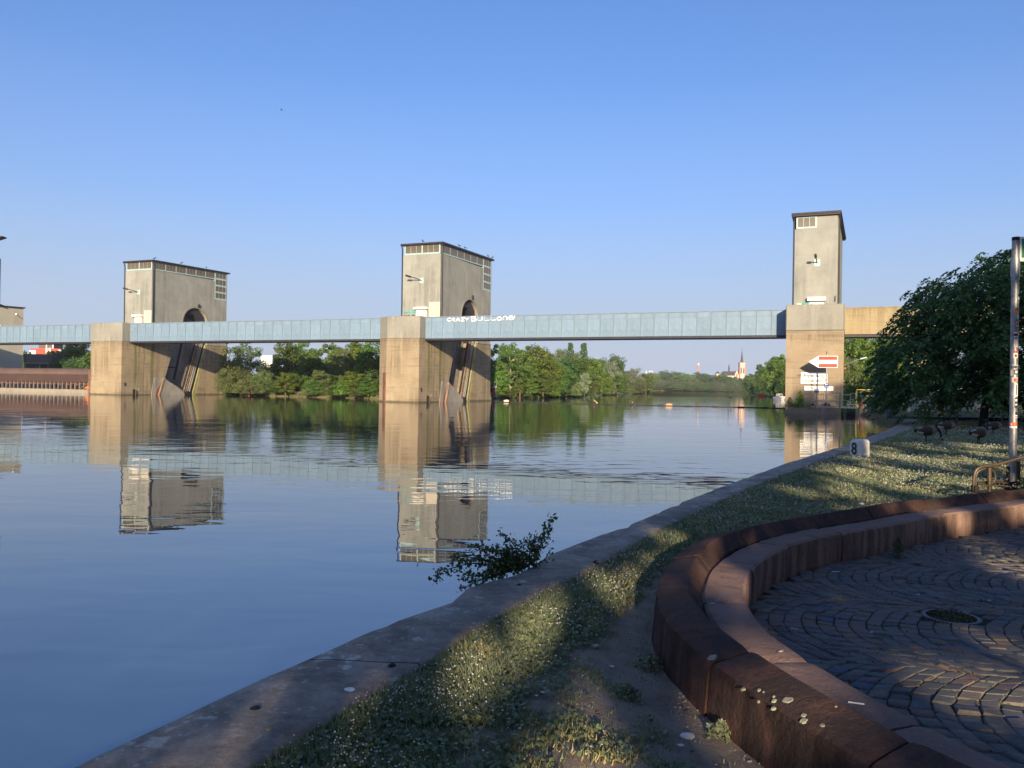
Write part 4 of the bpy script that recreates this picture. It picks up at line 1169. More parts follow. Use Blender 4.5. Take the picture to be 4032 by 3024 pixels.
def row(items, Z, s, ox, oy, place, group):
    """items: (zoom x, zoom y of the top, distance, radius, kind); counted per kind from left to right so that each label is its own"""
    cnt = {}
    for (x, yt, Y, Rr, k) in sorted(items):
        px = ox + x * s; py = oy + yt * s
        p = at(px, py, Y)
        cnt[k] = cnt.get(k, 0) + 1
        only = sum(1 for q in items if q[4] == k) == 1
        lab = (KTXT[k] + ' ' + place) if only else (ORD[cnt[k] - 1] + ' ' + KTXT[k] + ' ' + place + ', counted from the left')
        tree(k, p.x, Y, max(p.z, 1.2), Rr, lab, group, name='bush' if k.startswith('bush') else ('poplar_tree' if k == 'poplar' else ('willow_tree' if k.startswith('willow') else 'tree')), cat='bush' if k.startswith('bush') else 'tree')
sF = 0.31646
mid_items = [(170, 90, 166, 3.0, 'sparse'), (400, 85, 168, 3.4, 'sparse'), (330, 235, 158, 3.6, 'willow1'), (590, 390, 157, 2.6, 'willow1'), (450, 620, 154, 1.5, 'bush'), (160, 420, 157, 2.4, 'willow2'),
    (680, 380, 172, 2.6, 'broad3'), (880, 75, 168, 3.2, 'broad1'), (1060, 90, 174, 3.2, 'broad1'), (1180, 200, 165, 2.8, 'broad2'), (870, 470, 155, 1.9, 'fresh1'), (1040, 420, 160, 2.2, 'broad2'), (1310, 425, 156, 1.9, 'willow2'),
    (1400, 100, 170, 3.4, 'broad2'), (1540, 150, 162, 2.3, 'willow2'), (1640, 260, 160, 2.0, 'willow2'), (1560, 560, 154, 1.6, 'bush2'), (1720, 430, 156, 2.2, 'fresh2'), (1790, 60, 166, 3.2, 'fresh2'), (1930, 70, 160, 2.8, 'broad1'), (1990, 330, 156, 2.4, 'broad3'),
    (1760, 680, 153, 1.3, 'bush'), (1900, 560, 154, 1.8, 'broad2'), (1240, 560, 155, 1.6, 'broad1'), (1450, 420, 160, 2.4, 'broad3'), (780, 560, 157, 1.8, 'broad3'), (1150, 640, 154, 1.2, 'bush'), (1430, 680, 153, 1.1, 'bush2'), (300, 560, 154, 1.6, 'bush'), (2080, 260, 162, 3, 'broad3')]
mid_items = [(a, b, c - 14 - 9 * (a - 140) / 1900, d * 1.08, e) for (a, b, c, d, e) in mid_items]
row(mid_items, None, sF, 850, 1320, 'in the middle bay', 'trees on the bank seen through the middle bay')
s3 = 0.5425
cen_items = [(30, 190, 172, 4.0, 'broad2'), (110, 205, 164, 3.8, 'sparse'), (185, 215, 172, 3.8, 'fresh2'), (290, 212, 178, 4.2, 'fresh1'), (380, 245, 182, 3.6, 'fresh2'), (450, 330, 186, 3.2, 'broad1'), (350, 400, 176, 2.5, 'broad2'), (40, 380, 160, 2.2, 'fresh2'),
    (90, 520, 160, 1.3, 'bush2'), (240, 555, 168, 1.2, 'bush2'), (420, 470, 180, 2.0, 'bush2'), (520, 290, 200, 3.8, 'broad3'), (610, 295, 204, 4.0, 'broad1'), (700, 300, 215, 4.2, 'fresh1'), (650, 395, 196, 1.6, 'silver'), (590, 470, 192, 1.8, 'bush'), (770, 380, 232, 3.6, 'fresh2'),
    (550, 140, 236, 1.7, 'poplar'), (642, 142, 236, 1.9, 'poplar'), (470, 225, 245, 4.0, 'willow2'), (592, 250, 255, 3.0, 'willow2'), (820, 305, 300, 5.0, 'silver'), (880, 270, 335, 4.6, 'broad3'), (760, 295, 330, 5, 'broad3'), (890, 420, 280, 3.8, 'broad1'), (950, 410, 320, 4.6, 'willow1'), (1000, 362, 380, 5.6, 'silver'), (1040, 450, 360, 4.0, 'willow1'), (1095, 410, 430, 5.0, 'fresh1'), (1075, 420, 470, 6, 'broad1'), (830, 440, 262, 2.6, 'bush'), (1010, 520, 330, 2.0, 'bush'), (150, 380, 166, 2.4, 'broad1'), (240, 330, 172, 2.8, 'broad2'), (700, 440, 206, 2.4, 'willow2')]
row(cen_items, None, s3, 1950, 1250, 'right of the middle pier', 'trees on the bank right of the middle pier')
far_items = []
rf = random.Random(5)
x = 1120
while x < 1860:
    far_items.append((x, 430 + rf.uniform(-22, 18), 925 + rf.uniform(0, 60), rf.uniform(9, 13), rf.choice(['broad1', 'broad3', 'broad2', 'willow2', 'fresh1'])))
    far_items.append((x + 14, 472 + rf.uniform(-12, 14), 905 + rf.uniform(0, 12), rf.uniform(7, 9.5), rf.choice(['willow1', 'broad1', 'fresh1', 'willow2'])))
    x += rf.uniform(30, 44)
far_items += [(1150, 396, 960, 11, 'broad3'), (1235, 384, 985, 12, 'broad3'), (1320, 392, 985, 13, 'broad3'), (1490, 396, 980, 13, 'broad3'), (1530, 412, 985, 12, 'broad1'), (1600, 420, 960, 11, 'silver')]
row(far_items, None, s3, 1950, 1250, 'in the far treeline', 'trees of the far treeline')
rb_items = [(1855, 440, 560, 7, 'broad1'), (1885, 405, 500, 7, 'broad2'), (1925, 315, 450, 4.2, 'poplar'), (1935, 400, 400, 6.0, 'willow2'), (1985, 330, 350, 5.5, 'broad1'), (2040, 300, 300, 5.5, 'fresh1'), (2085, 268, 262, 5.2, 'fresh2'), (2115, 330, 228, 4.0, 'broad1'), (2010, 440, 300, 4.2, 'broad3'), (1960, 470, 350, 4.5, 'broad3'), (2070, 450, 240, 3.2, 'broad3'), (2108, 470, 214, 2.4, 'broad3'), (1900, 480, 420, 4.5, 'broad3'), (1865, 500, 500, 4.5, 'bush')]
row(rb_items, None, s3, 1950, 1250, 'left of the bank pier', 'trees on the right bank left of the bank pier')
s4 = 0.3315
gr_items = [(860, 470, 150, 3.6, 'birch'), (960, 450, 142, 3.4, 'birch'), (1060, 480, 150, 3.6, 'birch'), (1180, 560, 158, 3.4, 'sparse'), (1290, 520, 160, 4.2, 'broad1'), (1380, 470, 168, 4.4, 'birch'), (1480, 500, 150, 4.0, 'broad1'), (1000, 620, 175, 4.6, 'broad3'), (880, 760, 130, 2.4, 'willow2'), (1130, 640, 185, 5, 'broad3'), (1150, 1075, 112, 1.9, 'silver'), (1260, 1090, 114, 1.8, 'silver'), (900, 1100, 122, 1.8, 'bush2'), (1330, 940, 120, 2.8, 'broad1'), (1050, 1010, 128, 2.2, 'bush2'), (1420, 760, 128, 3.2, 'broad1'), (1600, 480, 175, 5, 'broad3'), (1720, 520, 150, 4.4, 'broad1'), (1000, 900, 140, 2.6, 'fresh1')]
row(gr_items, None, s4, 3050, 1150, 'behind the approach span', 'trees behind the approach span')
lf_items = [(560, 1030, 205, 5.0, 'fresh2'), (640, 1000, 200, 4.6, 'fresh1'), (720, 1010, 198, 4.2, 'broad1'), (600, 1120, 188, 3.4, 'broad3'), (690, 1130, 186, 3.2, 'broad3'), (500, 1120, 192, 3.0, 'broad3'), (240, 1065, 300, 3.0, 'broad2'), (440, 1075, 320, 3.4, 'fresh2'), (760, 1110, 186, 3.0, 'broad2')]
row(lf_items, None, 0.4521, 0, 900, 'at far left behind the roller', 'trees at the far left')
# low growth nobody could count along the banks
def undergrowth(name, edge, side, n, seed, mat, zmax=2.4, d0=0.4, d1=9.0, leaf=0.42, pad=(0, 1)):
    rg = np.random.default_rng(seed)
    e = np.array(edge, float); s_ = arclen(e)
    u = s_[-1] * (pad[0] + (pad[1] - pad[0]) * rg.random(n))
    px = np.interp(u, s_, e[:, 0]); py = np.interp(u, s_, e[:, 1])
    tx = np.interp(u + 1, s_, e[:, 0]) - px; ty = np.interp(u + 1, s_, e[:, 1]) - py
    L = np.hypot(tx, ty) + 1e-6
    o = d0 + (d1 - d0) * rg.random(n) ** 1.3
    X = px - ty / L * side * o; Y = py + tx / L * side * o
    hm = 0.35 + zmax * fnoise(X, Y, 0.35, 31) * np.clip(o / 2.5, 0.3, 1)
    Z = 0.1 + hm * rg.random(n) ** 0.6
    Nn = rg.normal(size=(n, 3)) * 0.7 + np.array([0, -0.4, 0.6]); Nn /= np.linalg.norm(Nn, axis=1)[:, None]
    V, F = leaf_quads(np.stack([X, Y, Z], 1), Nn, leaf, 0.55, rg)
    return props(link(name, np_mesh(name, V, F, M[mat], {'leaf_rand': np.clip(fnoise(X, Y, 0.5, 33) * 0.8 + 0.3 * rg.random(n), 0, 1)})), kind='stuff')
undergrowth('undergrowth', left_edge[3:12], 1, 26000, 41, 'leaf_d', 0.8, -0.2, 6.0, 0.36)
undergrowth('undergrowth', left_edge[11:19], 1, 12000, 42, 'leaf_d', 3.5, 0.3, 12, 1.1)
undergrowth('undergrowth', right_edge[1:9], 1, 16000, 43, 'leaf_d', 3.0, 0.2, 8, 0.55)
undergrowth('undergrowth', right_edge[7:12], 1, 9000, 44, 'leaf_b', 1.6, 0.4, 14, 0.24)

# ------------------------------------------------------------------ buildings far off
def block_at(px0, px1, pyt, Y, depth):
    a = at(px0, pyt, Y); b = at(px1, pyt, Y)
    return a.x, b.x, (a.z + b.z) / 2
x0, x1, zt = block_at(92, 206, 1394, 190, 10)
DB = empty('concrete_bunker', ((x0 + x1) / 2, 190, 0.6), 0, 'dark streaked concrete block with a wide opening behind the roller', 'building')
w = (x1 - x0) / 2; zt -= 0.6
m = MB(); m.box(-w, w, 0.4, 9, 0, zt - 2.0); m.box(-w, w, 0, 9, zt - 2.05, zt); m.build('wall', M['conc_dark'], DB)
m = MB(); m.box(-w + 0.15, w - 0.7, -0.05, 0.05, zt - 2.35, zt - 2.1); m.build('lintel', M['conc_plain'], DB)
m = MB(); m.box(-w + 0.4, -w + 2.3, 0.3, 0.45, 0.3, zt - 2.4); m.build('opening', M['black'], DB)  # black slabs on the wall paint in the shade of the opening
m = MB(); m.box(-w + 2.5, w - 1.4, 0.3, 0.45, 0.3, zt - 2.4); m.build('opening', M['black'], DB)
m = MB(); m.box(0.35, 0.6, 0.0, 0.3, 0, zt - 2.1); m.build('post', M['conc_plain'], DB)
x0, x1, zt = block_at(118, 240, 1372, 380, 10)
RB = empty('red_building', ((x0 + x1) / 2, 380, 0.5), 0, 'red and white flat building far behind the dark concrete block', 'building')
w = (x1 - x0) / 2
m = MB(); m.box(-w, w, 0, 14, 0, zt - 0.5); m.build('wall', M['brick_red'], RB)
for a, b, h_ in ((-w - 0.2, -w * 0.62, -1.0), (0.2, 1.0, 0.1), (1.6, 2.6, 0.2), (w * 0.8, w + 0.3, -0.6)):
    m = MB(); m.box(a, b, -0.12, 1, 0, zt - 0.4 + h_); m.build('white_pilaster', M['white'], RB)
m = MB(); m.box(-w * 0.55, w * 0.35, 1.5, 10, zt - 0.5, zt + 2.6); m.build('roof_storey', M['drum_top'], RB)
for a in (-0.5, 2.6):
    m = MB(); m.box(a, a + 0.5, 1.2, 1.8, zt - 0.5, zt + 3.0); m.build('roof_pipe', M['white'], RB)
x0, x1, zt = block_at(1028, 1072, 1402, 320, 10)
WB = empty('white_building', ((x0 + x1) / 2, 320, 0.5), 0, 'white flat roofed building showing between the trees of the middle bay', 'building')
w = (x1 - x0) / 2
m = MB(); m.box(-w, w, 0, 12, 0, zt - 0.5); m.build('wall', M['white'], WB)
m = MB(); m.box(-w - 0.1, w + 0.1, -0.1, 12, zt - 0.52, zt - 0.3); m.build('roof_edge', M['white_dirty'], WB)
m = MB(); m.box(-w * 0.1, w * 0.05, -0.04, 0.1, 4, zt - 1); m.build('wall_joint', M['white_dirty'], WB)

sX = 0.31646
YC = 1120.0
def cx_(zx, zy, Y=YC): return at(2500 + zx * sX, 1330 + zy * sX, Y)
CH = empty('church', (cx_(1330, 490).x, YC, 0), 0, 'cream and red church with a tall dark spire on the horizon', 'church')
O = Vector((cx_(1330, 490).x, YC, 0))
def cl(zx, zy): 
    p = cx_(zx, zy) - O
    return p.x, p.z
xa, zt_ = cl(1297, 312); xb, _ = cl(1363, 312); hw = (xb - xa) / 2; cxm = (xa + xb) / 2
m = MB(); m.box(xa, xb, -hw, hw, 0, zt_); m.build('church_tower', M['church'], CH)
for xx in (xa, xb):
    m = MB(); m.box(xx - 0.7, xx + 0.7, -hw - 0.7, -hw + 0.6, 0, zt_ * 0.97); m.build('corner_buttress', M['sandstone_red'], CH)
for xx in (cxm - hw * 0.45, cxm + hw * 0.45):
    ww = hw * 0.24; za = cl(0, 425)[1]; zb = cl(0, 360)[1]
    m = MB(); m.prism_y([(xx - ww, za), (xx + ww, za), (xx + ww, zb), (xx, zb + ww * 2), (xx - ww, zb)], -hw - 0.25, -hw + 0.3); m.build('belfry_window', M['slate'], CH)
m = MB(); m.box(xa - 0.3, xb + 0.3, -hw - 0.3, hw + 0.3, zt_ - 0.1, zt_ + 0.7); m.build('tower_cornice', M['sandstone_red'], CH)
zsp = cl(1330, 145)[1]; zs0 = cl(0, 300)[1]; zs1 = cl(0, 262)[1]
m = MB(); m.lathe([(hw * 1.15, zt_ + 0.7), (hw * 0.72, zs0), (hw * 0.5, zs1), (0.06, zsp)], 8, c=(cxm, 0, 0)); sp_ = m.build('spire', M['slate'], CH)
m = MB(); zc = cl(0, 102)[1]; m.box(cxm - 0.12, cxm + 0.12, -0.12, 0.12, zsp - 0.5, zc); m.box(cxm - 0.8, cxm + 0.8, -0.1, 0.1, zc - 2.2, zc - 1.9); m.build('spire_cross', M['dark_steel'], sp_)
xn0, zr = cl(1112, 415); xn1, _ = cl(1318, 420); xe0, ze = cl(1090, 468); xe1, _ = cl(1345, 470)
m = MB(); m.box(xe0, xe1, 2, 14, 0, ze); m.build('nave_wall', M['church'], CH)
m = MB(); m.add([(xe0 - .5, 1, ze), (xe1 + .5, 1, ze), (xe1 + .5, 15, ze), (xe0 - .5, 15, ze), (xn0, 8, zr), (xn1, 8, zr)], [(0, 1, 5, 4), (2, 3, 4, 5), (1, 2, 5), (3, 0, 4), (0, 3, 2, 1)]); m.build('nave_roof', M['slate'], CH)
xg0, zg0 = cl(1240, 492); xg1, _ = cl(1290, 492); xgm, zg1 = cl(1265, 408)
m = MB(); m.prism_y([(xg0, 0), (xg1, 0), (xg1, zg0 + 3), (xgm, zg1), (xg0, zg0 + 3)], -1.5, 8); gb = m.build('transept_gable', M['church'], CH)
m = MB(); m.prism_y([(xgm - 1.2, zg0), (xgm + 1.2, zg0), (xgm + 1.2, zg0 + 4), (xgm, zg0 + 6.5), (xgm - 1.2, zg0 + 4)], -1.75, -1.4); m.build('gable_window', M['sandstone_red'], gb)
xt, zt2 = cl(1190, 325)
m = MB(); m.lathe([(1.2, zr - 1), (1.2, zr + 4), (1.0, zr + 6), (0.05, zt2)], 8, c=(xt, 8, 0)); m.build('ridge_turret', M['slate'], CH)
for i in range(3):
    xw = xe0 + (xg0 - xe0) * (0.2 + 0.3 * i)
    m = MB(); m.prism_y([(xw - 1, 2), (xw + 1, 2), (xw + 1, ze - 4), (xw, ze - 1.5), (xw - 1, ze - 4)], 1.7, 2.2); m.build('nave_window', M['sandstone_red'], CH)
def simple_house(name, zx0, zx1, zyt, Y, label, mat, roof=None, zyr=None, depth=14):
    p0 = cx_(zx0, zyt, Y); p1 = cx_(zx1, zyt, Y)
    o = empty(name, ((p0.x + p1.x) / 2, Y, 0), 0, label, 'building')
    w_ = (p1.x - p0.x) / 2
    m = MB(); m.box(-w_, w_, 0, depth, 0, p0.z); m.build('wall', mat, o)
    if roof is not None:
        zr_ = cx_(zx0, zyr, Y).z
        m = MB(); m.add([(-w_ - .4, -.4, p0.z), (w_ + .4, -.4, p0.z), (w_ + .4, depth + .4, p0.z), (-w_ - .4, depth + .4, p0.z), (-w_ * .92, depth / 2, zr_), (w_ * .92, depth / 2, zr_)], [(0, 1, 5, 4), (2, 3, 4, 5), (1, 2, 5), (3, 0, 4), (0, 3, 2, 1)]); m.build('roof', roof, o)
    return o
simple_house('monastery_wing', 915, 1085, 473, 1130, 'long low wing with dark roof left of the church', M['church'], M['slate'], 462)
ga = empty('gate_turret', (cx_(1030, 450, 1110).x, 1110, 0), 0, 'small cream turret with dark pyramid roof left of the church nave', 'turret')
zz0 = cx_(1030, 445, 1110).z; zz1 = cx_(1030, 418, 1110).z
m = MB(); m.box(-2.6, 2.6, -2.6, 2.6, 0, zz0); m.prism_y([(-5, zz0 - 10), (5, zz0 - 10), (0, zz0 - 1)], -2.9, 2.9); m.build('wall', M['church'], ga)
m = MB(); m.lathe([(4.2, zz0), (0.1, zz1)], 8); m.build('roof', M['slate'], ga)
simple_house('white_hall', 625, 742, 474, 1250, 'low white hall on the horizon below the brick chimney', M['white'])
simple_house('brown_roofed_house', 648, 705, 503, 1050, 'small house with a brown roof among the far trees', M['white_dirty'], M['rust'], 482, 10)
pc = cx_(791, 320, 1400)
m = MB(); m.lathe([(1.7, 0), (1.45, pc.z * 0.94)], 12); m.lathe([(1.45, pc.z * 0.94), (1.4, pc.z * 1.0), (1.55, pc.z * 1.01)], 12, mi=1)
props(m.build('chimney_stack', [M['chimney'], M['white_dirty']], None, loc=(pc.x, 1400, 0)), 'single tall red brick chimney on the horizon left of the church', 'chimney')
for i, (zx, zy, lab) in enumerate(((143, 412, 'white chimney standing apart, leftmost of the four on the horizon'), (181, 412, 'second white chimney from the left on the horizon'), (203, 413, 'third white chimney from the left on the horizon'), (222, 413, 'last white chimney of the four on the horizon, nearest the far trees'))):
    pc = cx_(zx, zy, 1600)
    m = MB(); m.lathe([(1.5, 0), (1.3, pc.z)], 8)
    props(m.build('chimney_stack', M['white'], None, loc=(pc.x, 1600, 0)), lab, 'chimney', 'white chimneys on the horizon')

# ------------------------------------------------------------------ things on the water
def on_water(px, py): return onz(px, py, 0)
BM = empty('boom_line', (20, 113, 0.0), 0, 'dark floating cable stretched across the river below the church', 'boom')
pts = [(-2.6, 120.9), (5, 117.6), (12, 115.0), (17.6, 113.2), (25, 111.2), (32, 109.6), (38.2, 108.2)]
pl = catmull([(x - 20, y - 113, 0.04) for x, y in pts], 6)
m = MB(); m.tube(pl, 0.055, 6); m.build('cable', M['dark_steel'], BM)
fm = MB(); fm.tube([(-0.45, 0, 0), (-0.4, 0, 0), (0.4, 0, 0), (0.45, 0, 0)], [0.05, 0.11, 0.11, 0.05], 8); fme = fm.mesh('cable_float', M['dark_steel'])
for i in range(3, len(pl) - 1, 3):
    d_ = pl[i + 1] - pl[i]
    link('cable_float', fme, BM, tuple(pl[i]), math.atan2(d_[1], d_[0]))
def buoy(name, px, py, L, r, mat, label, Y=None):
    p = on_water(px, py)
    m = MB(); m.tube([(-L / 2, 0, r * .3), (-L * .42, 0, r * .45), (0, 0, r * .55), (L * .42, 0, r * .45), (L / 2, 0, r * .3)], [r * .55, r, r * 1.05, r, r * .5], 12)
    m.tube([(-L * .1, 0, r * 1.3), (L * .1, 0, r * 1.75), (L * .25, 0, r * 1.3)], r * .15, 6)
    return props(m.build(name, mat, None, smooth=True, loc=(p.x, p.y, 0)), label, 'buoy')
buoy('barrel_buoy', 2500 + 422 * sX, 1330 + 848 * sX, 0.95, 0.24, M['wood_float'], 'orange brown barrel buoy on the boom line below the far trees')
buoy('barrel_buoy', 1950 + 80 * s3, 1250 + 612 * s3, 0.8, 0.2, M['pink'], 'pale pinkish barrel buoy beside the middle pier')
p = on_water(2343, 1586); o = MB()
o.tube([(-0.25, 0, 0.5), (-0.1, 0, 0.35), (0.2, 0, 0.12), (0.4, 0, -0.1)], [0.05, 0.09, 0.08, 0.05], 6)
o.tube([(0, 0, 0.3), (0.25, 0, 0.1), (0.5, 0, 0.0)], [0.06, 0.05, 0.02], 6)
props(o.build('driftwood', M['wood_float'], None, loc=(p.x, p.y, 0)), 'short driftwood stick caught on the boom line left of the standing goose', 'driftwood')
p = on_water(981, 1559); m = MB(); m.lathe([(0.16, -0.2), (0.2, 0.05), (0.08, 0.18), (0.06, 0.3)], 10, mi=0); m.lathe([(0.06, 0.3), (0.16, 0.38), (0.14, 0.5), (0.04, 0.54)], 10, mi=1)
props(m.build('marker_buoy', [M['red'], M['white']], None, loc=(p.x, p.y, 0)), 'small red and white marker buoy before the middle bay trees', 'buoy')
# piled beacon and brown pile by the bank
p = on_water(1950, 1568); q = Vector((p.x, 158, 0))
PB = empty('beacon_dolphin', (at(1947, 1560, 158).x, 158, 0), 0, 'brown piles carrying a small platform with a white lamp, right of the middle pier', 'dolphin')
for dx in (-0.22, 0.0, 0.24):
    m = MB(); m.tube([(dx, 0.1 * (dx > 0), -1), (dx * 0.9, 0, 2.2)], 0.12, 8); m.build('pile', M['rust'], PB)
m = MB(); m.box(-0.42, 0.42, -0.4, 0.4, 2.2, 2.34); m.build('platform', M['frame'], PB)
m = MB(); m.tube([(0.38, 0, 2.3), (0.4, 0, 4.0)], 0.035, 6); m.build('mast', M['grey_steel'], PB)
m = MB(); m.lathe([(0.03, 2.34), (0.03, 3.05), (0.12, 3.1), (0.14, 3.25), (0.05, 3.36)], 8); m.build('beacon_lamp', M['white'], PB)
m = MB(); m.box(-0.6, 0.9, -0.3, -0.18, 0.35, 0.5); m.box(0.3, 0.4, -0.3, -0.2, 0.2, 0.85); m.box(0.75, 0.85, -0.3, -0.2, 0.2, 0.85); m.build('walkway_beam', M['grey_steel'], PB)
pp = at(2047, 1560, 165)
m = MB(); m.tube([(0, 0, -1), (0, 0, 3.6)], 0.17, 8); props(m.build('mooring_pile', M['rust'], None, loc=(pp.x, 165, 0)), 'lone brown mooring pile before the trees right of the middle pier', 'pile')
# boats on the right bank
p = on_water(3069, 1572); BO = empty('motor_boat', (at(3069, 1570, 205).x, 205, 0), 0.25, 'small white motor boat with windscreen moored left of the bank pier', 'boat')
m = MB(); m.add([(-.75, -1.8, .9), (.75, -1.8, .9), (.95, 1.6, .8), (-.95, 1.6, .8), (-.4, -1.5, -.1), (.4, -1.5, -.1), (.7, 1.5, -.1), (-.7, 1.5, -.1), (0, -2.6, 1.0)], [(4, 5, 6, 7), (0, 3, 7, 4), (1, 5, 6, 2), (3, 2, 6, 7), (0, 4, 8), (1, 8, 5), (4, 5, 8), (0, 8, 1), (0, 1, 2, 3)]); m.build('hull', M['white'], BO)
m = MB(); m.add([(-.6, -.9, .9), (.6, -.9, .9), (.6, .8, .9), (-.6, .8, .9), (-.5, -.4, 1.6), (.5, -.4, 1.6), (.5, .7, 1.65), (-.5, .7, 1.65)], [(0, 1, 5, 4), (1, 2, 6, 5), (2, 3, 7, 6), (3, 0, 4, 7), (4, 5, 6, 7)]); cb = m.build('cabin', M['white_dirty'], BO)
m = MB(); m.add([(-.5, -.86, 1.0), (.5, -.86, 1.0), (.42, -.5, 1.52), (-.42, -.5, 1.52)], [(0, 1, 2, 3)]); m.build('windscreen', M['pane'], cb)
p = Vector((at(2998, 1550, 318).x, 318, 0))
m = MB(); m.add([(-1.1, -.7, .8), (1.1, -.6, .7), (1.1, .6, .7), (-1.1, .7, .8), (-.8, -.4, -.1), (.9, -.4, -.1), (.9, .4, -.1), (-.8, .4, -.1), (-1.6, 0, .95)], [(4, 5, 6, 7), (0, 4, 5, 1), (3, 2, 6, 7), (1, 5, 6, 2), (0, 8, 4), (3, 7, 8), (4, 8, 7), (0, 3, 8), (0, 1, 2, 3)])
m.box(-0.5, 0.4, -.4, .4, .75, 1.15)
props(m.build('rowing_boat', M['red'], None, loc=p), 'small red boat moored under the trees of the right bank', 'boat')

# ------------------------------------------------------------------ sandstone bench round the plaza
BN = empty('curved_bench', (1.2, 5.0, 0.6), 0, 'curved red sandstone bench with a low sloping back round the cobbled circle', 'bench')
BO_ = Vector((1.2, 5.0, 0.6))
SZ = 0.88
def frame_at(s_):
    return (np.array([np.interp(s_, SU, SP[:, 0]), np.interp(s_, SU, SP[:, 1])]), np.array([np.interp(s_, SU, NO[:, 0]), np.interp(s_, SU, NO[:, 1])]))
def block(name, s0, s1, profile, dz=0.0, do=0.0, seed=0):
    n = max(5, int((s1 - s0) / 0.06))
    V = []; k = len(profile)
    rr = random.Random(seed)
    for i in range(n + 1):
        s_ = s0 + (s1 - s0) * i / n
        p, no = frame_at(s_)
        e = 0.012 if i in (0, n) else 0.0
        for (o, z) in profile:
            j = mnoise.noise(Vector((s_ * 2.2, o * 6, z * 6 + seed))) * 0.009 + mnoise.noise(Vector((s_ * 9, o * 20, z * 20 + seed))) * 0.004
            q = p + no * (o + do + j)
            V.append((q[0] - BO_.x, q[1] - BO_.y, z + dz + j * 0.7 - (e if z > 0.8 else 0) - BO_.z))
    F = []
    for i in range(n):
        for j in range(k):
            F.append((i * k + j, i * k + (j + 1) % k, (i + 1) * k + (j + 1) % k, (i + 1) * k + j))
    m = MB(); m.add(V, F); m.add(V[:k], [tuple(range(k))]); m.add(V[-k:], [tuple(range(k))])
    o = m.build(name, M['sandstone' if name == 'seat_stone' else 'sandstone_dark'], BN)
    me = o.data
    me.polygons.foreach_set('use_smooth', [True] * len(me.polygons))
    try: me.set_sharp_from_angle(angle=R(28))
    except Exception: pass
    return o
seat_prof = [(0.02, 0.42), (0.0, 0.60), (-0.005, 0.80), (0.0, 0.855), (0.022, 0.876), (0.06, 0.882), (0.18, 0.88), (0.30, 0.878), (0.325, 0.86), (0.325, 0.42)]
cop_prof = [(0.335, 0.45), (0.335, 0.875), (0.425, 0.985), (0.44, 0.998), (0.46, 0.997), (0.55, 0.972), (0.64, 0.945), (0.662, 0.93), (0.672, 0.90), (0.71, 0.40)]
def s_of(px, py, z):
    p = onz(px, py, z)
    return SU[np.argmin((SP[:, 0] - p.x) ** 2 + (SP[:, 1] - p.y) ** 2)]
Z5 = lambda x, y: (2400 + x * .7378, 1900 + y * .7378)
seatj = sorted([s_of(*Z5(1240, 262), SZ), s_of(*Z5(930, 335), SZ), s_of(*Z5(742, 450), SZ), s_of(*Z5(740, 640), SZ), s_of(*Z5(1065, 945), SZ), s_of(*Z5(1640, 1290), SZ), s_of(*Z5(1800, 170), SZ)])
def fill(js, step):
    js = [0.0] + list(js) + [SU[-1]]
    out = []
    for a, b in zip(js[:-1], js[1:]):
        k = max(1, int(round((b - a) / step)))
        out += [a + (b - a) * i / k for i in range(k)]
    return out + [js[-1]]
sj = fill(seatj, 1.6); seat_offs = {}
for i, (a, b) in enumerate(zip(sj[:-1], sj[1:])):
    if b - a < 0.1: continue
    block('seat_stone', a + 0.006, b - 0.006, seat_prof, random.uniform(-.004, .004), random.uniform(-.012, .012), i)
copj = sorted([s_of(*Z5(715, 270), 0.98), s_of(*Z5(330, 610), 0.95), s_of(*Z5(1060, 190), 0.98), s_of(*Z5(540, 985), 0.92), s_of(*Z5(1610, 1415), 0.96), s_of(*Z5(1420, 145), 0.98)])
cj = fill(copj, 1.5)
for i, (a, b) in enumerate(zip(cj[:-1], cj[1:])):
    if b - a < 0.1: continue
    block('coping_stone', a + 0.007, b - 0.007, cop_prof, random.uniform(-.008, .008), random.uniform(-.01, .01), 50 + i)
# lichen on the sloping back
M['lichen'] = pm('pale_lichen', (0.30, 0.29, 0.21), 0.95, 0.3, 40, bump=0.003)
def cop_z(o): return float(np.interp(o, [0.425, 0.44, 0.46, 0.55, 0.64, 0.662, .672], [.985, .998, .997, .972, .945, .93, .90]))
for (lx, ly, wd) in [(318, 140, 62), (503, 327, 32), (600, 342, 25), (627, 350, 14), (690, 375, 17), (690, 411, 33), (688, 445, 32), (597, 402, 20), (778, 395, 72), (872, 490, 36), (872, 537, 48), (985, 552, 38), (1068, 437, 18)]:
    z = 0.97
    for _ in range(4):
        p = onz(2600 + lx * .6474, 2500 + ly * .6474, z)
        i = np.argmin((SP[:, 0] - p.x) ** 2 + (SP[:, 1] - p.y) ** 2)
        o = float((np.array([p.x, p.y]) - SP[i]) @ NO[i]); z = cop_z(min(max(o, .43), .66)) + 0.004
    r_ = wd * 0.6474 * p.y / FPX * 0.5
    n3 = Vector((NO[i][0] * 0.3, NO[i][1] * 0.3, 0.95)).normalized()
    a = n3.orthogonal().normalized(); b = n3.cross(a)
    rr = random.Random(lx)
    ring = [(1 + rr.uniform(-.2, .2)) for _ in range(14)]
    V = [Vector((p.x, p.y, z + 0.002)) - BO_]
    for ring_r, dz in ((0.75, 0.002), (1.0, -0.006)):
        V += [Vector((p.x, p.y, z + dz)) - BO_ + (a * math.cos(2 * math.pi * k / 14) + b * math.sin(2 * math.pi * k / 14)) * r_ * ring[k] * ring_r for k in range(14)]
    F = [(0, 1 + k, 1 + (k + 1) % 14) for k in range(14)] + [(1 + k, 15 + k, 15 + (k + 1) % 14, 1 + (k + 1) % 14) for k in range(14)]
    m = MB(); m.add(V, F); m.build('lichen_patch', M['lichen'], BN)

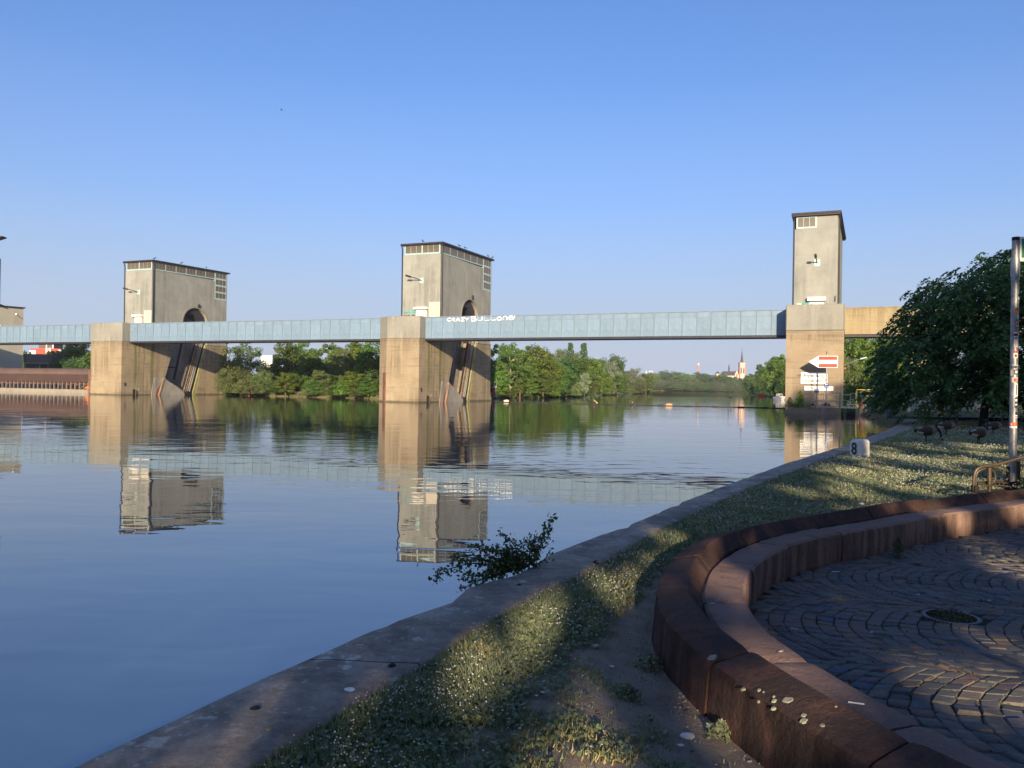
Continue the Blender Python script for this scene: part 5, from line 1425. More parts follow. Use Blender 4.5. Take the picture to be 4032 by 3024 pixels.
# ------------------------------------------------------------------ setts laid in segmental arcs
es = np.array([math.cos(R(-14)), math.sin(R(-14))]); ev = np.array([-es[1], es[0]])
PITCH_, W_, SAG, NJ = 0.127, 1.75, 0.42, 14
ringc = np.array([3.76, 6.68])
sett_list = []
rs = np.random.default_rng(3)
pin = [tuple(p) for p in off(-0.01)[::4]] + [(5.5, 0.2), (15, 0.2), (15, 13.6)]
for kb in range(-4, 5):
    vc = 6.81 + kb * W_
    cache = {}
    for i in range(-20, 95):
        for j in range(NJ):
            q = []
            for (ii, jj) in ((i, j), (i + 1, j), (i + 1, j + 1), (i, j + 1)):
                if (ii, jj) not in cache:
                    r3 = rs.normal(size=2) * 0.0055
                    vp = (jj / NJ - 0.5) * W_
                    s_ = ii * PITCH_ + SAG * (vp / (W_ / 2)) ** 2 + (0.31 if kb % 2 else 0)
                    cache[(ii, jj)] = es * (s_ + r3[0]) + ev * (vc + vp + r3[1])
                q.append(cache[(ii, jj)])
            q = np.array(q); c = q.mean(0)
            if not (1.5 < c[0] < 10 and 1.2 < c[1] < 13.2): continue
            if np.hypot(*(c - ringc)) < 0.26: continue
            sett_list.append((q, c))
cs = np.array([c for _, c in sett_list])
ok = inside_poly(cs[:, 0], cs[:, 1], pin)
sett_list = [s for s, k in zip(sett_list, ok) if k]
def sett_geo(q, c):
    sk = 0.945 + rs.uniform(-0.03, 0.02)
    o = c + (q - c) * sk
    inn = c + (q - c) * (sk - 0.13)
    z = FZ + rs.normal() * 0.0045
    tl = rs.normal(size=2) * 0.05
    V = [(p[0], p[1], FZ - 0.06) for p in o] + [(p[0], p[1], z - 0.007) for p in o] + [(p[0], p[1], z + float(tl @ (p - c))) for p in inn]
    F = [(0, 1, 5, 4), (1, 2, 6, 5), (2, 3, 7, 6), (3, 0, 4, 7), (4, 5, 9, 8), (5, 6, 10, 9), (6, 7, 11, 10), (7, 4, 8, 11), (8, 9, 10, 11)]
    return np.array(V), F
def visible_px(p, z):
    d = Vector((p[0], p[1], z - EYE)); dd = d.dot(_fw)
    return 2016 + FPX * d.dot(_rt) / dd, 1512 - FPX * d.dot(_up) / dd
def sett_rank(c):
    x, y = visible_px(c, FZ)
    hidden = 0
    # behind the coping as seen from the camera?
    if x > 4030 or y > 3020: hidden = 1
    P = onz(x, y, 0.95)
    i = np.argmin((SP[:, 0] - P.x) ** 2 + (SP[:, 1] - P.y) ** 2)
    o = (np.array([P.x, P.y]) - SP[i]) @ NO[i]
    if -0.05 < o < 0.8: hidden = 1
    return hidden * 100 + np.hypot(*c)
sett_list.sort(key=lambda s: sett_rank(s[1]))
for q, c in sett_list[:300]:
    V, F = sett_geo(q, c)
    V[:, :2] -= c; V[:, 2] -= FZ
    m = MB(); m.add(V.tolist(), F)
    link('cobblestone', m.mesh('cobblestone', M['sett']), plaza, (c[0], c[1], FZ))
VV = []; FF = []; AT = []
for q, c in sett_list[300:]:
    V, F = sett_geo(q, c)
    b = len(VV); VV += V.tolist(); FF += [[i + b for i in f] for f in F]; AT += [rs.random()] * 9
props(link('cobblestones', np_mesh('cobblestones', VV, FF, M['sett'], {'stone_rand': AT}), plaza), kind='stuff')
# moss and grit in the joints
n = 16000
c = np.array([s[1] for s in sett_list]); qq = np.array([s[0] for s in sett_list])
ii = rs.integers(0, len(qq), n); e = rs.integers(0, 4, n); t_ = rs.random(n)[:, None]
P2 = qq[ii, e] * (1 - t_) + qq[ii, (e + 1) % 4] * t_ + rs.normal(size=(n, 2)) * 0.004
keep = fnoise(P2[:, 0], P2[:, 1], 1.3, 51) > 0.42
P2 = P2[keep]; n = len(P2)
Nn = rs.normal(size=(n, 3)); Nn /= np.linalg.norm(Nn, axis=1)[:, None]
V, F = leaf_quads(np.column_stack([P2, FZ - 0.012 + 0.016 * rs.random(n)]), Nn, 0.024, 0.5, rs)
M['moss_joint'] = leaf_mat('dry_moss', (0.05, 0.045, 0.02), (0.12, 0.105, 0.04), trans=0.1, objvar=0.0)
props(link('joint_moss', np_mesh('joint_moss', V, F, M['moss_joint'], {'leaf_rand': rs.random(n)})), kind='stuff')
# toothed steel ring set in the paving
RG = empty('tree_grate_ring', (ringc[0], ringc[1], FZ), 0.3, 'toothed steel ring filled with soil, set flush among the cobbles', 'ring')
m = MB()
for k in range(48):
    a0 = 2 * math.pi * k / 48; a1 = a0 + 2 * math.pi / 48
    for (ra, rb, f) in ((0.195, 0.213, 1.0), (0.213, 0.23, 0.5)):
        am = a0 + (a1 - a0) * f
        P4 = [(ra * math.cos(a0), ra * math.sin(a0)), (rb * math.cos(a0), rb * math.sin(a0)), (rb * math.cos(am), rb * math.sin(am)), (ra * math.cos(am), ra * math.sin(am))]
        m.prism_z(P4, -0.05, 0.004)
m.build('steel_ring', M['ring_steel'], RG)
m = MB(); m.lathe([(0.18, -0.03), (0.12, -0.012), (0.02, -0.006)], 20); m.build('soil_fill', M['joint'], RG)
tg = np.random.default_rng(12); n = 500
a = tg.uniform(0, 6.28, n); r_ = 0.17 * np.sqrt(tg.random(n))
Nn = tg.normal(size=(n, 3)); Nn /= np.linalg.norm(Nn, axis=1)[:, None]
V, F = leaf_quads(np.stack([r_ * np.cos(a), r_ * np.sin(a), 0.02 * tg.random(n)], 1), Nn, 0.03, 0.35, tg)
link('ring_weeds', np_mesh('ring_weeds', V, F, M['moss_joint'], {'leaf_rand': tg.random(n)}), RG)

# ------------------------------------------------------------------ turf: blades, clover leaves, white clover heads
gr = np.random.default_rng(77)
def lawn_samples(n, r0, r1, dirt_lim, power=1.0):
    r = r0 * (r1 / r0) ** (gr.random(n) ** power)
    px = gr.uniform(200, 4400, n)
    x = r * (px - 2016) / FPX; y = r
    k = (x > xin(y) + 0.0) & (y < 50.2) & ~inside_poly(x, y, bench_edge)
    x, y = x[k], y[k]
    d = dirt_mask(x, y)
    k = gr.random(len(x)) > d * dirt_lim
    return x[k], y[k], d[k]
x, y, d = lawn_samples(800000, 2.6, 50, 0.97)
n = len(x); r = np.hypot(x, y)
hgt = (0.022 + 0.034 * gr.random(n) ** 1.4) * (1 + 0.018 * r) * (0.55 + 0.75 * fnoise(x, y, 2.0, 61)) * (1 - 0.4 * d)
dq = np.clip(x - xin(y), 0, 9)
hgt *= 1 + 0.45 * np.exp(-dq / 0.5)
w = 0.0035 * (1 + r / 5.5)
a = gr.uniform(0, 2 * math.pi, n); ln = gr.normal(size=(n, 2)) * 0.45
zb = lawn_z(x, y) - 0.005
B = np.stack([x, y, zb], 1)
wx = np.stack([np.cos(a), np.sin(a), np.zeros(n)], 1) * w[:, None]
tip = B + np.stack([ln[:, 0] * hgt, ln[:, 1] * hgt, hgt], 1)
V = np.stack([B - wx, B + wx, tip], 1).reshape(-1, 3)
M['blade'] = leaf_mat('grass_blades', (0.13, 0.16, 0.085), (0.31, 0.32, 0.21), trans=0.3, objvar=0.0)
dry = (fnoise(x, y, 1.1, 63) > 0.55) & (gr.random(n) < 0.35)
g = NG('straw_blades'); g.bsdf((0.36, 0.30, 0.16), 0.8); M['straw'] = g.m
props(link('grass', np_mesh('grass', V, np.arange(3 * n).reshape(-1, 3), [M['blade'], M['straw']], {'leaf_rand': np.clip(fnoise(x, y, 1.4, 62) * 0.7 + 0.4 * gr.random(n), 0, 1)}, mi=dry.astype(int))), kind='stuff')
x, y, d = lawn_samples(150000, 2.6, 40, 1.0)
n = len(x); r = np.hypot(x, y)
Nn = gr.normal(size=(n, 3)) * 0.45 + np.array([0, 0, 1.0]); Nn /= np.linalg.norm(Nn, axis=1)[:, None]
V, F = leaf_quads(np.stack([x, y, lawn_z(x, y) + 0.012 + 0.03 * gr.random(n)], 1), Nn, 0.02, 0.9, gr)
c_ = V.reshape(-1, 4, 3); ce = c_.mean(1, keepdims=True); c_ = ce + (c_ - ce) * (1 + r / 9)[:, None, None]; V = c_.reshape(-1, 3)
M['clover'] = leaf_mat('clover_leaves', (0.085, 0.13, 0.055), (0.20, 0.25, 0.125), trans=0.25, objvar=0.0)
props(link('clover_leaves', np_mesh('clover_leaves', V, F, M['clover'], {'leaf_rand': np.clip(fnoise(x, y, 1.7, 64) * 0.7 + 0.4 * gr.random(n), 0, 1)})), kind='stuff')
# clover heads: thick along the quay, thinner near the bench, a pale sheen farther away
x, y, d = lawn_samples(150000, 2.6, 50, 1.0, 0.72)
dq = x - xin(y); r = np.hypot(x, y)
pk = np.where(r < 9, np.exp(-(dq / 0.75) ** 2) * 0.62 + 0.04, 0.9 * np.clip(fnoise(x, y, 0.5, 65) * 2.2 - 0.55, 0.05, 1))
pk *= np.clip(fnoise(x, y, 2.2, 66) * 3.2 - 1.0, 0.04, 1)
k = gr.random(len(x)) < pk
x, y, r = x[k], y[k], r[k]; n = len(x)
rad = 0.0038 * (1 + r / 12) * gr.uniform(0.7, 1.25, n)
O6 = np.array([(1, 0, 0), (0, 1, 0), (-1, 0, 0), (0, -1, 0), (0, 0, 1.1), (0, 0, -0.9)])
fa = np.array([(0, 1, 4), (1, 2, 4), (2, 3, 4), (3, 0, 4), (1, 0, 5), (2, 1, 5), (3, 2, 5), (0, 3, 5)])
hz = lawn_z(x, y) + (0.035 + 0.05 * gr.random(n)) * (1 + 0.012 * r)
C = np.stack([x + gr.normal(size=n) * .01, y, hz], 1)
V = (C[:, None, :] + O6[None] * rad[:, None, None]).reshape(-1, 3)
F = (fa[None] + (np.arange(n) * 6)[:, None, None]).reshape(-1, 3)
g = NG('white_clover_heads')
la = g.n('ShaderNodeAttribute', _attribute_name='leaf_rand')
g.bsdf(g.ramp(la.outputs['Fac'], [(0, (0.38, 0.34, 0.28)), (0.5, (0.62, 0.6, 0.54)), (1, (0.74, 0.72, 0.68))]), 0.8)
M['flower'] = g.m
props(link('clover_flowers', np_mesh('clover_flowers', V, F, M['flower'], {'leaf_rand': np.repeat(gr.random(n), 8)})), kind='stuff')

# ------------------------------------------------------------------ rose bush growing from the quay joint over the water
RO_ = onz(1700 + .2486 * 1560, 2000 + .2486 * 930, QZ)
RS = empty('wild_rose', RO_, 0, 'wild rose with small pink flowers growing from the quay edge over the water', 'rose bush')
def rp(x, y, dy=0.0):
    return at(1700 + .2486 * x, 2000 + .2486 * y, RO_.y + dy) - RO_
br = [([(1600, 920), (1700, 650), (1750, 500), (1830, 350), (1890, 130)], 0.1, 1.0), ([(1600, 900), (1480, 750), (1350, 650), (1250, 520), (1190, 460), (1110, 380)], -0.05, .55), ([(1550, 900), (1590, 700), (1560, 560), (1500, 460)], 0.05, .8), ([(1600, 900), (1640, 640), (1620, 460)], 0.0, .8),
      ([(1500, 900), (1200, 700), (1000, 680), (750, 640), (600, 560)], -0.1, 1.0), ([(1400, 900), (1000, 850), (600, 780), (400, 780), (330, 820)], -0.2, .9), ([(1400, 930), (900, 900), (600, 880), (300, 960), (140, 1000), (60, 1170)], -0.25, .8), ([(1300, 950), (900, 1000), (700, 1080), (500, 1060), (470, 1150)], -0.3, .8), ([(1200, 1000), (900, 1100), (700, 1170), (540, 1250), (470, 1280)], -0.35, .6),
      ([(1450, 930), (1150, 820), (1000, 600)], 0.0, 1), ([(1450, 930), (1250, 800), (1120, 620)], 0.05, 1), ([(1500, 930), (1300, 850), (1210, 660)], 0.1, 1), ([(1500, 930), (1350, 760), (1450, 560)], 0.1, .8), ([(1500, 930), (1200, 930), (900, 960), (850, 1120)], -0.2, 1.3), ([(1500, 930), (1250, 980), (1050, 1040), (880, 1130)], -0.15, 1.3), ([(1600, 930), (1780, 820), (1880, 650)], 0.1, .4), ([(1500, 940), (1100, 880), (860, 820)], -0.05, 1.3), ([(1550, 940), (1420, 860), (1250, 860), (1050, 950)], 0.0, 1.4), ([(1650, 930), (1560, 840), (1440, 800)], 0.1, 1.2)]
stem = MB(); LC = []; rg = np.random.default_rng(99)
for pts, dy, dens in br:
    cv = catmull([rp(px, py, dy * i / (len(pts) - 1)) for i, (px, py) in enumerate(pts)], 10)
    stem.tube([tuple(p) for p in cv[::2]], [0.008 * (1 - 0.75 * i / len(cv[::2])) for i in range(len(cv[::2]))], 5)
    L_ = arclen(cv[:, [0, 2]])
    nl = int(L_[-1] / 0.0026 * dens)
    u = L_[-1] * (0.12 + 0.88 * rg.random(nl))
    P = np.stack([np.interp(u, L_, cv[:, k]) for k in range(3)], 1)
    LC.append(P + rg.normal(size=P.shape) * np.array([0.030, 0.045, 0.026]))
stem.build('stems', M['bark'], RS, smooth=True)
LC = np.concatenate(LC)
Nn = rg.normal(size=LC.shape) * 0.7 + np.array([0, -0.2, 0.8]); Nn /= np.linalg.norm(Nn, axis=1)[:, None]
V, F = leaf_quads(LC, Nn, 0.040, 0.62, rg)
link('foliage', np_mesh('foliage', V, F, M['leaf_rose'], {'leaf_rand': rg.random(len(LC))}), RS)
for (px, py) in ((895, 745), (1460, 712), (122, 995), (470, 1272), (1150, 900)):
    p = rp(px, py, -0.2 if px < 1000 else 0)
    m = MB()
    for k in range(5):
        a = 2 * math.pi * k / 5
        ax = Vector((math.cos(a), math.sin(a) * 0.6, 0.5)).normalized()
        m.obox(p + ax * 0.009, ax, ax.orthogonal(), ax.cross(ax.orthogonal()), 0.011, 0.009, 0.002)
    m.build('rose_flower', M['petal'], RS)

# ------------------------------------------------------------------ kilometre stone
p = onz(1868 * 1.8228, 984 * 1.8228, 0.72); p = Vector((9.36, 21.1, float(lawn_z(9.36, 21.1))))
KS = empty('kilometre_stone', p, R(-66), 'squat white stone block painted with a black 8 at the quay edge', 'marker stone')
m = MB(); m.add([(-.17, -.185, -.1), (.19, -.18, -.1), (.185, .18, -.1), (-.18, .18, -.1), (-.175, -.19, .40), (.19, -.185, .42), (.18, .17, .43), (-.17, .175, .42), (-.13, -.15, .46), (.15, -.14, .475), (.14, .13, .47), (-.13, .13, .465)], [(0, 1, 5, 4), (1, 2, 6, 5), (2, 3, 7, 6), (3, 0, 4, 7), (4, 5, 9, 8), (5, 6, 10, 9), (6, 7, 11, 10), (7, 4, 8, 11), (8, 9, 10, 11)])
M['limewash'] = concrete('flaking_limewash', (0.76, 0.72, 0.65), boards=0.0, blotch=0.25, stain=0.25)
m.build('stone', M['limewash'], KS, bevel=0.02)
text_mesh('painted_number', '8', 0.44, M['letter'], KS, (-0.01, -0.197, 0.07), sx=0.85, bold=0.008)

# ------------------------------------------------------------------ sticker covered pole
PY = 15.07
pb = Vector((9.62, PY, float(lawn_z(9.62, PY))))
ptop = at(2199 * 1.8228, 512 * 1.8228, PY).z - pb.z
PO = empty('sign_pole', pb, 0, 'tall grey metal pole covered in stickers at the right edge', 'pole')
m = MB(); m.lathe([(0.068, -0.2), (0.066, ptop - 0.9), (0.064, ptop - 0.06)], 20); m.build('post', M['pole_steel'], PO, smooth=True)
m = MB(); m.lathe([(0.068, ptop - 0.07), (0.068, ptop - 0.005), (0.055, ptop)], 20); m.build('post_cap', M['black'], PO, smooth=True)
for zc in (1020, 1100):
    z_ = at(4005, zc, PY).z - pb.z
    m = MB(); m.lathe([(0.069, z_ - .015), (0.072, z_ - .015), (0.072, z_ + .015), (0.069, z_ + .015)], 20); m.build('clamp_band', M['grey_steel'], PO)
za, zb = at(4005, 1092, PY).z - pb.z, at(4005, 1020, PY).z - pb.z
m = MB(); m.lathe([(0.078, za), (0.078, zb)], 20); m.build('sign_sleeve', M['grey_steel'], PO, smooth=True)
m = MB(); m.box(0.05, 0.75, -0.05, -0.03, zb - 0.05, zb + 0.42); sb = m.build('sign_plate', M['sign_white'], PO)
M['green'] = pm('green_sign_print', (0.05, 0.25, 0.10), 0.5, 0.1, 4)
m = MB(); m.box(0.085, 0.72, -0.056, -0.051, zb + 0.02, zb + 0.38); m.build('sign_print', M['green'], sb)
M['gold'] = pm('gold_print', (0.7, 0.42, 0.03), 0.5, 0.05, 4)
def sticker(y0, y1, a0, a1, mat, name='sticker', r_=0.0695):
    z0_ = at(4000, y1, PY).z - pb.z; z1_ = at(4000, y0, PY).z - pb.z
    V = []; k = 7
    for i in range(k):
        a = R(a0 + (a1 - a0) * i / (k - 1) - 122)
        for z in (z0_, z1_): V.append((r_ * math.cos(a), r_ * math.sin(a), z))
    m = MB(); m.add(V, [(2 * i, 2 * i + 2, 2 * i + 3, 2 * i + 1) for i in range(k - 1)])
    return m.build(name, M[mat], PO)
sticker(1215, 1220, 0, 62, 'black'); sticker(1220, 1228, 0, 62, 'red'); sticker(1228, 1236, 0, 62, 'gold')
sticker(1160, 1184, 45, 75, 'black'); sticker(1170, 1182, 52, 72, 'white', r_=.0705)
sticker(1238, 1255, 28, 62, 'white'); sticker(1262, 1293, 15, 68, 'red'); sticker(1268, 1287, 24, 60, 'white', r_=.0705); sticker(1272, 1283, 30, 52, 'black', r_=.0712)
sticker(1308, 1314, -12, 62, 'white'); sticker(1314, 1324, -12, 62, 'red'); sticker(1324, 1329, -12, 62, 'white'); sticker(1316, 1322, -4, 50, 'black', r_=.0705)
sticker(1334, 1368, -8, 60, 'white_dirty'); sticker(1348, 1364, 10, 50, 'pink', r_=.0705)
sticker(1382, 1390, -12, 55, 'red'); sticker(1391, 1410, -10, 55, 'white_dirty'); sticker(1396, 1406, 8, 40, 'letter', r_=.0705)
sticker(1437, 1453, -28, 62, 'sign_white', r_=.0697)
o = text_mesh('sticker_lettering', 'WAHL', 0.085, M['letter'], PO, (-0.022, -0.078, at(4000, 1451, PY).z - pb.z), sx=0.62, bold=0.002); o.rotation_euler = (math.pi / 2, 0, R(-18))
sticker(1455, 1480, -55, -20, 'pink'); sticker(1456, 1475, 5, 60, 'letter'); sticker(1460, 1470, 20, 50, 'sign_white', r_=.0705)
sticker(1486, 1506, -30, 55, 'pink'); sticker(1490, 1503, 0, 40, 'red', r_=.0705); sticker(1510, 1560, 20, 66, 'sign_white'); sticker(1514, 1556, 32, 50, 'letter', r_=.0705)
sticker(1566, 1606, 15, 64, 'letter'); sticker(1572, 1580, 24, 55, 'sign_white', r_=.0705); sticker(1590, 1596, 24, 55, 'sign_white', r_=.0705)
sticker(1622, 1634, 25, 64, 'black'); sticker(1634, 1644, 25, 64, 'white'); sticker(1638, 1642, 25, 64, 'red', r_=.0705)
sticker(1663, 1678, -58, 62, 'red'); sticker(1678, 1685, -58, 62, 'sign_white'); sticker(1666, 1675, -40, -10, 'pink', r_=.0705); sticker(1665, 1676, 10, 40, 'orange', r_=.0705)

# ------------------------------------------------------------------ bent tube bicycle rack
RY = 12.6
ZR = lambda x, y, dy=0.0: at(3300 + x * .3315, 1550 + y * .3315, RY + dy)
r0 = ZR(1620, 1273)
BK = empty('bicycle_rack', (r0.x, RY, float(lawn_z(r0.x, RY))), 0, 'bronze coloured bicycle rack of bent tubes behind the bench at the right edge', 'bicycle rack')
bo = BK.location.copy()
def rk(name, pts, r, mat='bronze', smooth=True, dy=0.0):
    cv = catmull([ZR(px, py, dy) - bo for px, py in pts], 7)
    return MB().tube([tuple(p) for p in cv], r, 8).build(name, M[mat], BK, smooth=True)
rk('top_tube', [(1618, 1290), (1612, 1100), (1614, 1000), (1645, 905), (1730, 865), (1860, 848), (2000, 812), (2120, 775), (2240, 745), (2420, 700)], 0.026)
rk('loop_tube', [(1640, 1290), (1638, 1100), (1645, 960), (1700, 905), (1790, 890), (1850, 930), (1868, 1000), (1835, 1062), (1760, 1078), (1655, 1070)], 0.017, dy=0.06)
rk('wheel_loop', [(1840, 880), (1920, 862), (1995, 895), (2028, 965), (2000, 1025), (1930, 1035), (1850, 1020)], 0.014, dy=0.12)
rk('guide_tube', [(1650, 1155), (1700, 1110), (1800, 1092), (1950, 1095), (2100, 1120), (2230, 1165)], 0.013, dy=-0.03)
rk('guide_tube', [(1655, 1060), (1800, 1045), (2000, 1060), (2110, 1050), (2240, 1010)], 0.016, 'bronze_dark', dy=0.08)
rk('guide_tube', [(1860, 1040), (1960, 1040), (2080, 1075), (2240, 1130)], 0.012, dy=0.15)
rk('guide_tube', [(1900, 1100), (2040, 1130), (2200, 1140)], 0.014, dy=0.05)
rk('post', [(1798, 1300), (1798, 1100), (1798, 880)], 0.034, dy=0.02)
rk('post', [(2018, 1300), (2018, 1100), (2018, 862)], 0.028, dy=0.25)
rk('post', [(2140, 1320), (2140, 1100), (2140, 800)], 0.03, dy=0.04)
rk('base_tube', [(1610, 1165), (1800, 1150), (2000, 1140), (2240, 1135)], 0.02, 'bronze_dark', dy=0.02)
q = ZR(1625, 1128) - bo; m = MB(); m.box(q.x - .03, q.x + .04, -.05, .06, q.z - .055, q.z + .055); m.build('clamp_block', M['black'], BK)
m = MB()
for k in range(9):
    q = ZR(1660 + k * 48, 1062 + 3 * k, 0.1) - bo
    m.obox(q, (1, 0, .1), (0, 1, 0), (0, 0, 1), 0.012, 0.035, 0.03)
m.build('tube_fitting', M['bronze_dark'], BK)

# ------------------------------------------------------------------ Canada geese
M['goose_black'] = pm('black_goose_feathers', (0.012, 0.011, 0.011), 0.6, 0.3, 20)
M['goose_brown'] = pm('brown_goose_feathers', (0.055, 0.037, 0.026), 0.8, 0.35, 14, bump=0.006)
M['goose_white'] = pm('white_goose_feathers', (0.42, 0.40, 0.36), 0.8, 0.1, 10)
M['goose_pale'] = pm('pale_breast_feathers', (0.17, 0.13, 0.095), 0.8, 0.15, 14)
def goose(loc, rz, pose, label, sc=1.0, group='Canada geese grazing on the lawn', name='goose'):
    g_ = empty(name, loc, rz, label, 'goose', group)
    g_.scale = (sc, sc, sc)
    body = [(-.50, 0, .41, .012, 0), (-.43, 0, .405, .05, 0), (-.36, 0, .40, .085, 1), (-.26, 0, .395, .125, 1), (-.12, 0, .40, .16, 2), (.04, 0, .41, .172, 2), (.17, 0, .425, .155, 3), (.27, 0, .45, .115, 3), (.335, 0, .50, .07, 4)]
    neck = {'up': [(.37, 0, .58, .048, 4), (.39, 0, .68, .040, 4), (.405, 0, .77, .038, 4), (.43, 0, .835, .047, 4), (.475, 0, .85, .046, 4), (.525, 0, .84, .028, 4), (.575, 0, .825, .016, 4), (.60, 0, .82, .006, 4)],
            'graze': [(.41, 0, .47, .05, 4), (.48, 0, .39, .044, 4), (.52, 0, .28, .040, 4), (.54, 0, .17, .038, 4), (.565, 0, .10, .045, 4), (.59, 0, .06, .040, 4), (.61, 0, .025, .022, 4), (.62, 0, .0, .01, 4)],
            'back': [(.37, 0, .58, .048, 4), (.39, 0, .68, .040, 4), (.40, 0, .77, .038, 4), (.39, .02, .835, .047, 4), (.35, .045, .85, .046, 4), (.30, .06, .84, .028, 4), (.255, .075, .825, .016, 4), (.23, .08, .82, .006, 4)]}[pose]
    A = np.array(body + neck)
    cv = catmull(A[:, :3], 4); rv = np.interp(np.linspace(0, len(A) - 1, len(cv)), np.arange(len(A)), A[:, 3])
    mi = [int(A[min(int(i / 4 + 0.5), len(A) - 1), 4]) for i in range(len(cv) - 1)]
    mi = [min(v_, 4) for v_ in mi]
    m = MB(); m.tube([tuple(p) for p in cv], list(rv), 14, mis=mi)
    m.build('body', [M['goose_black'], M['goose_white'], M['goose_brown'], M['goose_pale'], M['goose_black']], g_, smooth=True)
    for s in (-1, 1):
        pts = [(-.47, .03 * s, .45), (-.34, .085 * s, .44), (-.15, .135 * s, .445), (.05, .145 * s, .45), (.19, .11 * s, .455)]
        m = MB(); m.tube([tuple(p) for p in catmull(pts, 4)], list(np.interp(np.linspace(0, 4, 17), [0, 1, 2, 3, 4], [.012, .055, .095, .105, .03])), 10, flat=0.42)
        m.build('wing', M['goose_brown'], g_, smooth=True)
        h_ = Vector(A[-5, :3]) + Vector((0, .034 * s, -.012)); m = MB(); m.tube([h_ + Vector((-.02, 0, .022)), h_, h_ + Vector((0.01, -.012 * s, -.03))], [.014, .02, .012], 6, flat=0.6); m.build('cheek_patch', M['goose_white'], g_)
        m = MB(); m.tube([(-.02 + .05 * s, .07 * s, .30), (-.03 + .05 * s, .07 * s, .15), (-.02 + .05 * s, .07 * s, .012)], [.028, .014, .012], 6)
        m.add([(-.02 + .05 * s, .07 * s - .02, .002), (.07 + .05 * s, .07 * s - .045, .002), (.085 + .05 * s, .07 * s, .002), (.07 + .05 * s, .07 * s + .045, .002), (.0 + .05 * s, .07 * s, .022)], [(0, 1, 4), (1, 2, 4), (2, 3, 4), (3, 0, 4)])
        m.build('leg', M['goose_black'], g_)
    return g_
def lz(x, y): return float(lawn_z(x, y))
gp = [(14.75, 27.9, 0.05, 'graze', 'Canada goose with its head down in the clover, leftmost of the four'), (15.95, 26.8, 0.35, 'back', 'Canada goose nearest the quay pole, looking back over its wing'), (17.9, 32.3, -0.05, 'up', 'Canada goose standing farther back in the dark grass, head up'), (20.25, 33.0, 0.08, 'up', 'Canada goose standing in front of the tree trunk')]
for (x, y, rz, ps, lab) in gp:
    goose((x, y, lz(x, y)), rz, ps, lab, 0.98)
p = on_water(1950 + 985 * s3, 1250 + 633 * s3)
goose((p.x, p.y, 0.08), R(150), 'up', 'pale goose standing upright on the boom line in the river', 0.85, group=None, name='goose')

# birds: pigeons on the roofs, a gull, two in the air
M['pigeon'] = pm('grey_pigeon_feathers', (0.05, 0.05, 0.06), 0.7, 0.3, 10)
def small_bird(loc, rz, label, mat='pigeon', group=None, s=1.0, name='pigeon', cat='bird', wings=False):
    b = empty(name, loc, rz, label, cat, group); b.scale = (s, s, s)
    m = MB(); m.tube([(-.22, 0, .08), (-.12, 0, .11), (0, 0, .14), (.09, 0, .2), (.12, 0, .27), (.16, 0, .28), (.2, 0, .27)], [.02, .05, .08, .06, .04, .035, .008], 8)
    m.build('body', M[mat], b, smooth=True)
    if wings:
        for sd in (-1, 1):
            m = MB(); m.add([(.08, .03 * sd, .16), (-.1, .03 * sd, .15), (-.08, .3 * sd, .26), (-.02, .55 * sd, .22), (.06, .3 * sd, .28), (.08, .03 * sd, .19), (-.1, .03 * sd, .17)], [(0, 1, 2), (0, 2, 4), (2, 3, 4), (5, 4, 2), (5, 2, 6), (4, 3, 2)]); m.build('wing', M[mat], b)
    else:
        for sd in (-1, 1):
            m = MB(); m.tube([(0, .03 * sd, .08), (0.01, .03 * sd, 0)], .008, 5); m.build('leg', M[mat], b)
    return b
roofp = lambda t0, xl, u: wt(t0 - xl, u, 23.215 + 0.0149 * (u - 4.0))
for (xl, u, lab) in ((-2.9, 4.1, 'pigeon on the front roof edge of the middle tower'), (0.3, 9.6, 'pigeon on the side roof edge of the middle tower, nearest its front corner'), (0.3, 11.6, 'second pigeon along the side roof edge of the middle tower'), (0.3, 20.2, 'third pigeon along the side roof edge of the middle tower'), (0.3, 21.9, 'last pigeon at the back roof corner of the middle tower')):
    small_bird(roofp(44.67, xl, u), rng.uniform(0, 6.28), lab, group='pigeons on the tower roofs', s=1.25)
for (xl, u, lab) in ((0.2, 4.6, 'pigeon on the front roof corner of the left tower'), (0.3, 10.5, 'pigeon halfway along the roof edge of the left tower'), (0.3, 16.5, 'pigeon towards the back roof edge of the left tower')):
    small_bird(roofp(100.2, xl, u), rng.uniform(0, 6.28), lab, group='pigeons on the tower roofs', s=1.4)
pa = at(608 * 1.8228, 239 * 1.8228, 90)
small_bird(pa, 0.4, 'tiny dark bird flying high in the blue sky', wings=True, s=0.6, name='bird')
pa = at(2500 + 1195 * sX, 1330 + 763 * sX, 130)
small_bird(pa, 0.9, 'dark bird flying low over the river before the far trees', wings=True, s=1.3, name='bird')

# ------------------------------------------------------------------ end of the quay: barrier, fences, bollard
QB = empty('quay_barrier', (25.2, 50.9, 0.75), 0, 'low greenish barrier frame closing off the far end of the quay', 'barrier')
M['green_grey'] = pm('green_grey_paint', (0.14, 0.2, 0.17), 0.6, 0.2, 3)
m = MB(); m.box(-0.9, 1.9, -0.04, 0.04, 0.0, 0.16); m.build('bottom_rail', M['green_grey'], QB)
for xx in (-0.9, 1.85):
    m = MB(); m.box(xx - .06, xx + .06, -.06, .06, -0.1, 1.35 if xx < 0 else 0.35); m.build('barrier_post', M['green_grey'], QB)
GF = empty('mesh_fence', (25.2, 57.5, 0.85), 0, 'dark green wire mesh fence beyond the end of the quay', 'fence')
for k in range(5):
    m = MB(); m.box(-1.2 + k * 1.4 - .03, -1.2 + k * 1.4 + .03, -.03, .03, 0, 1.5); m.build('fence_post', M['green'], GF)
m = MB()
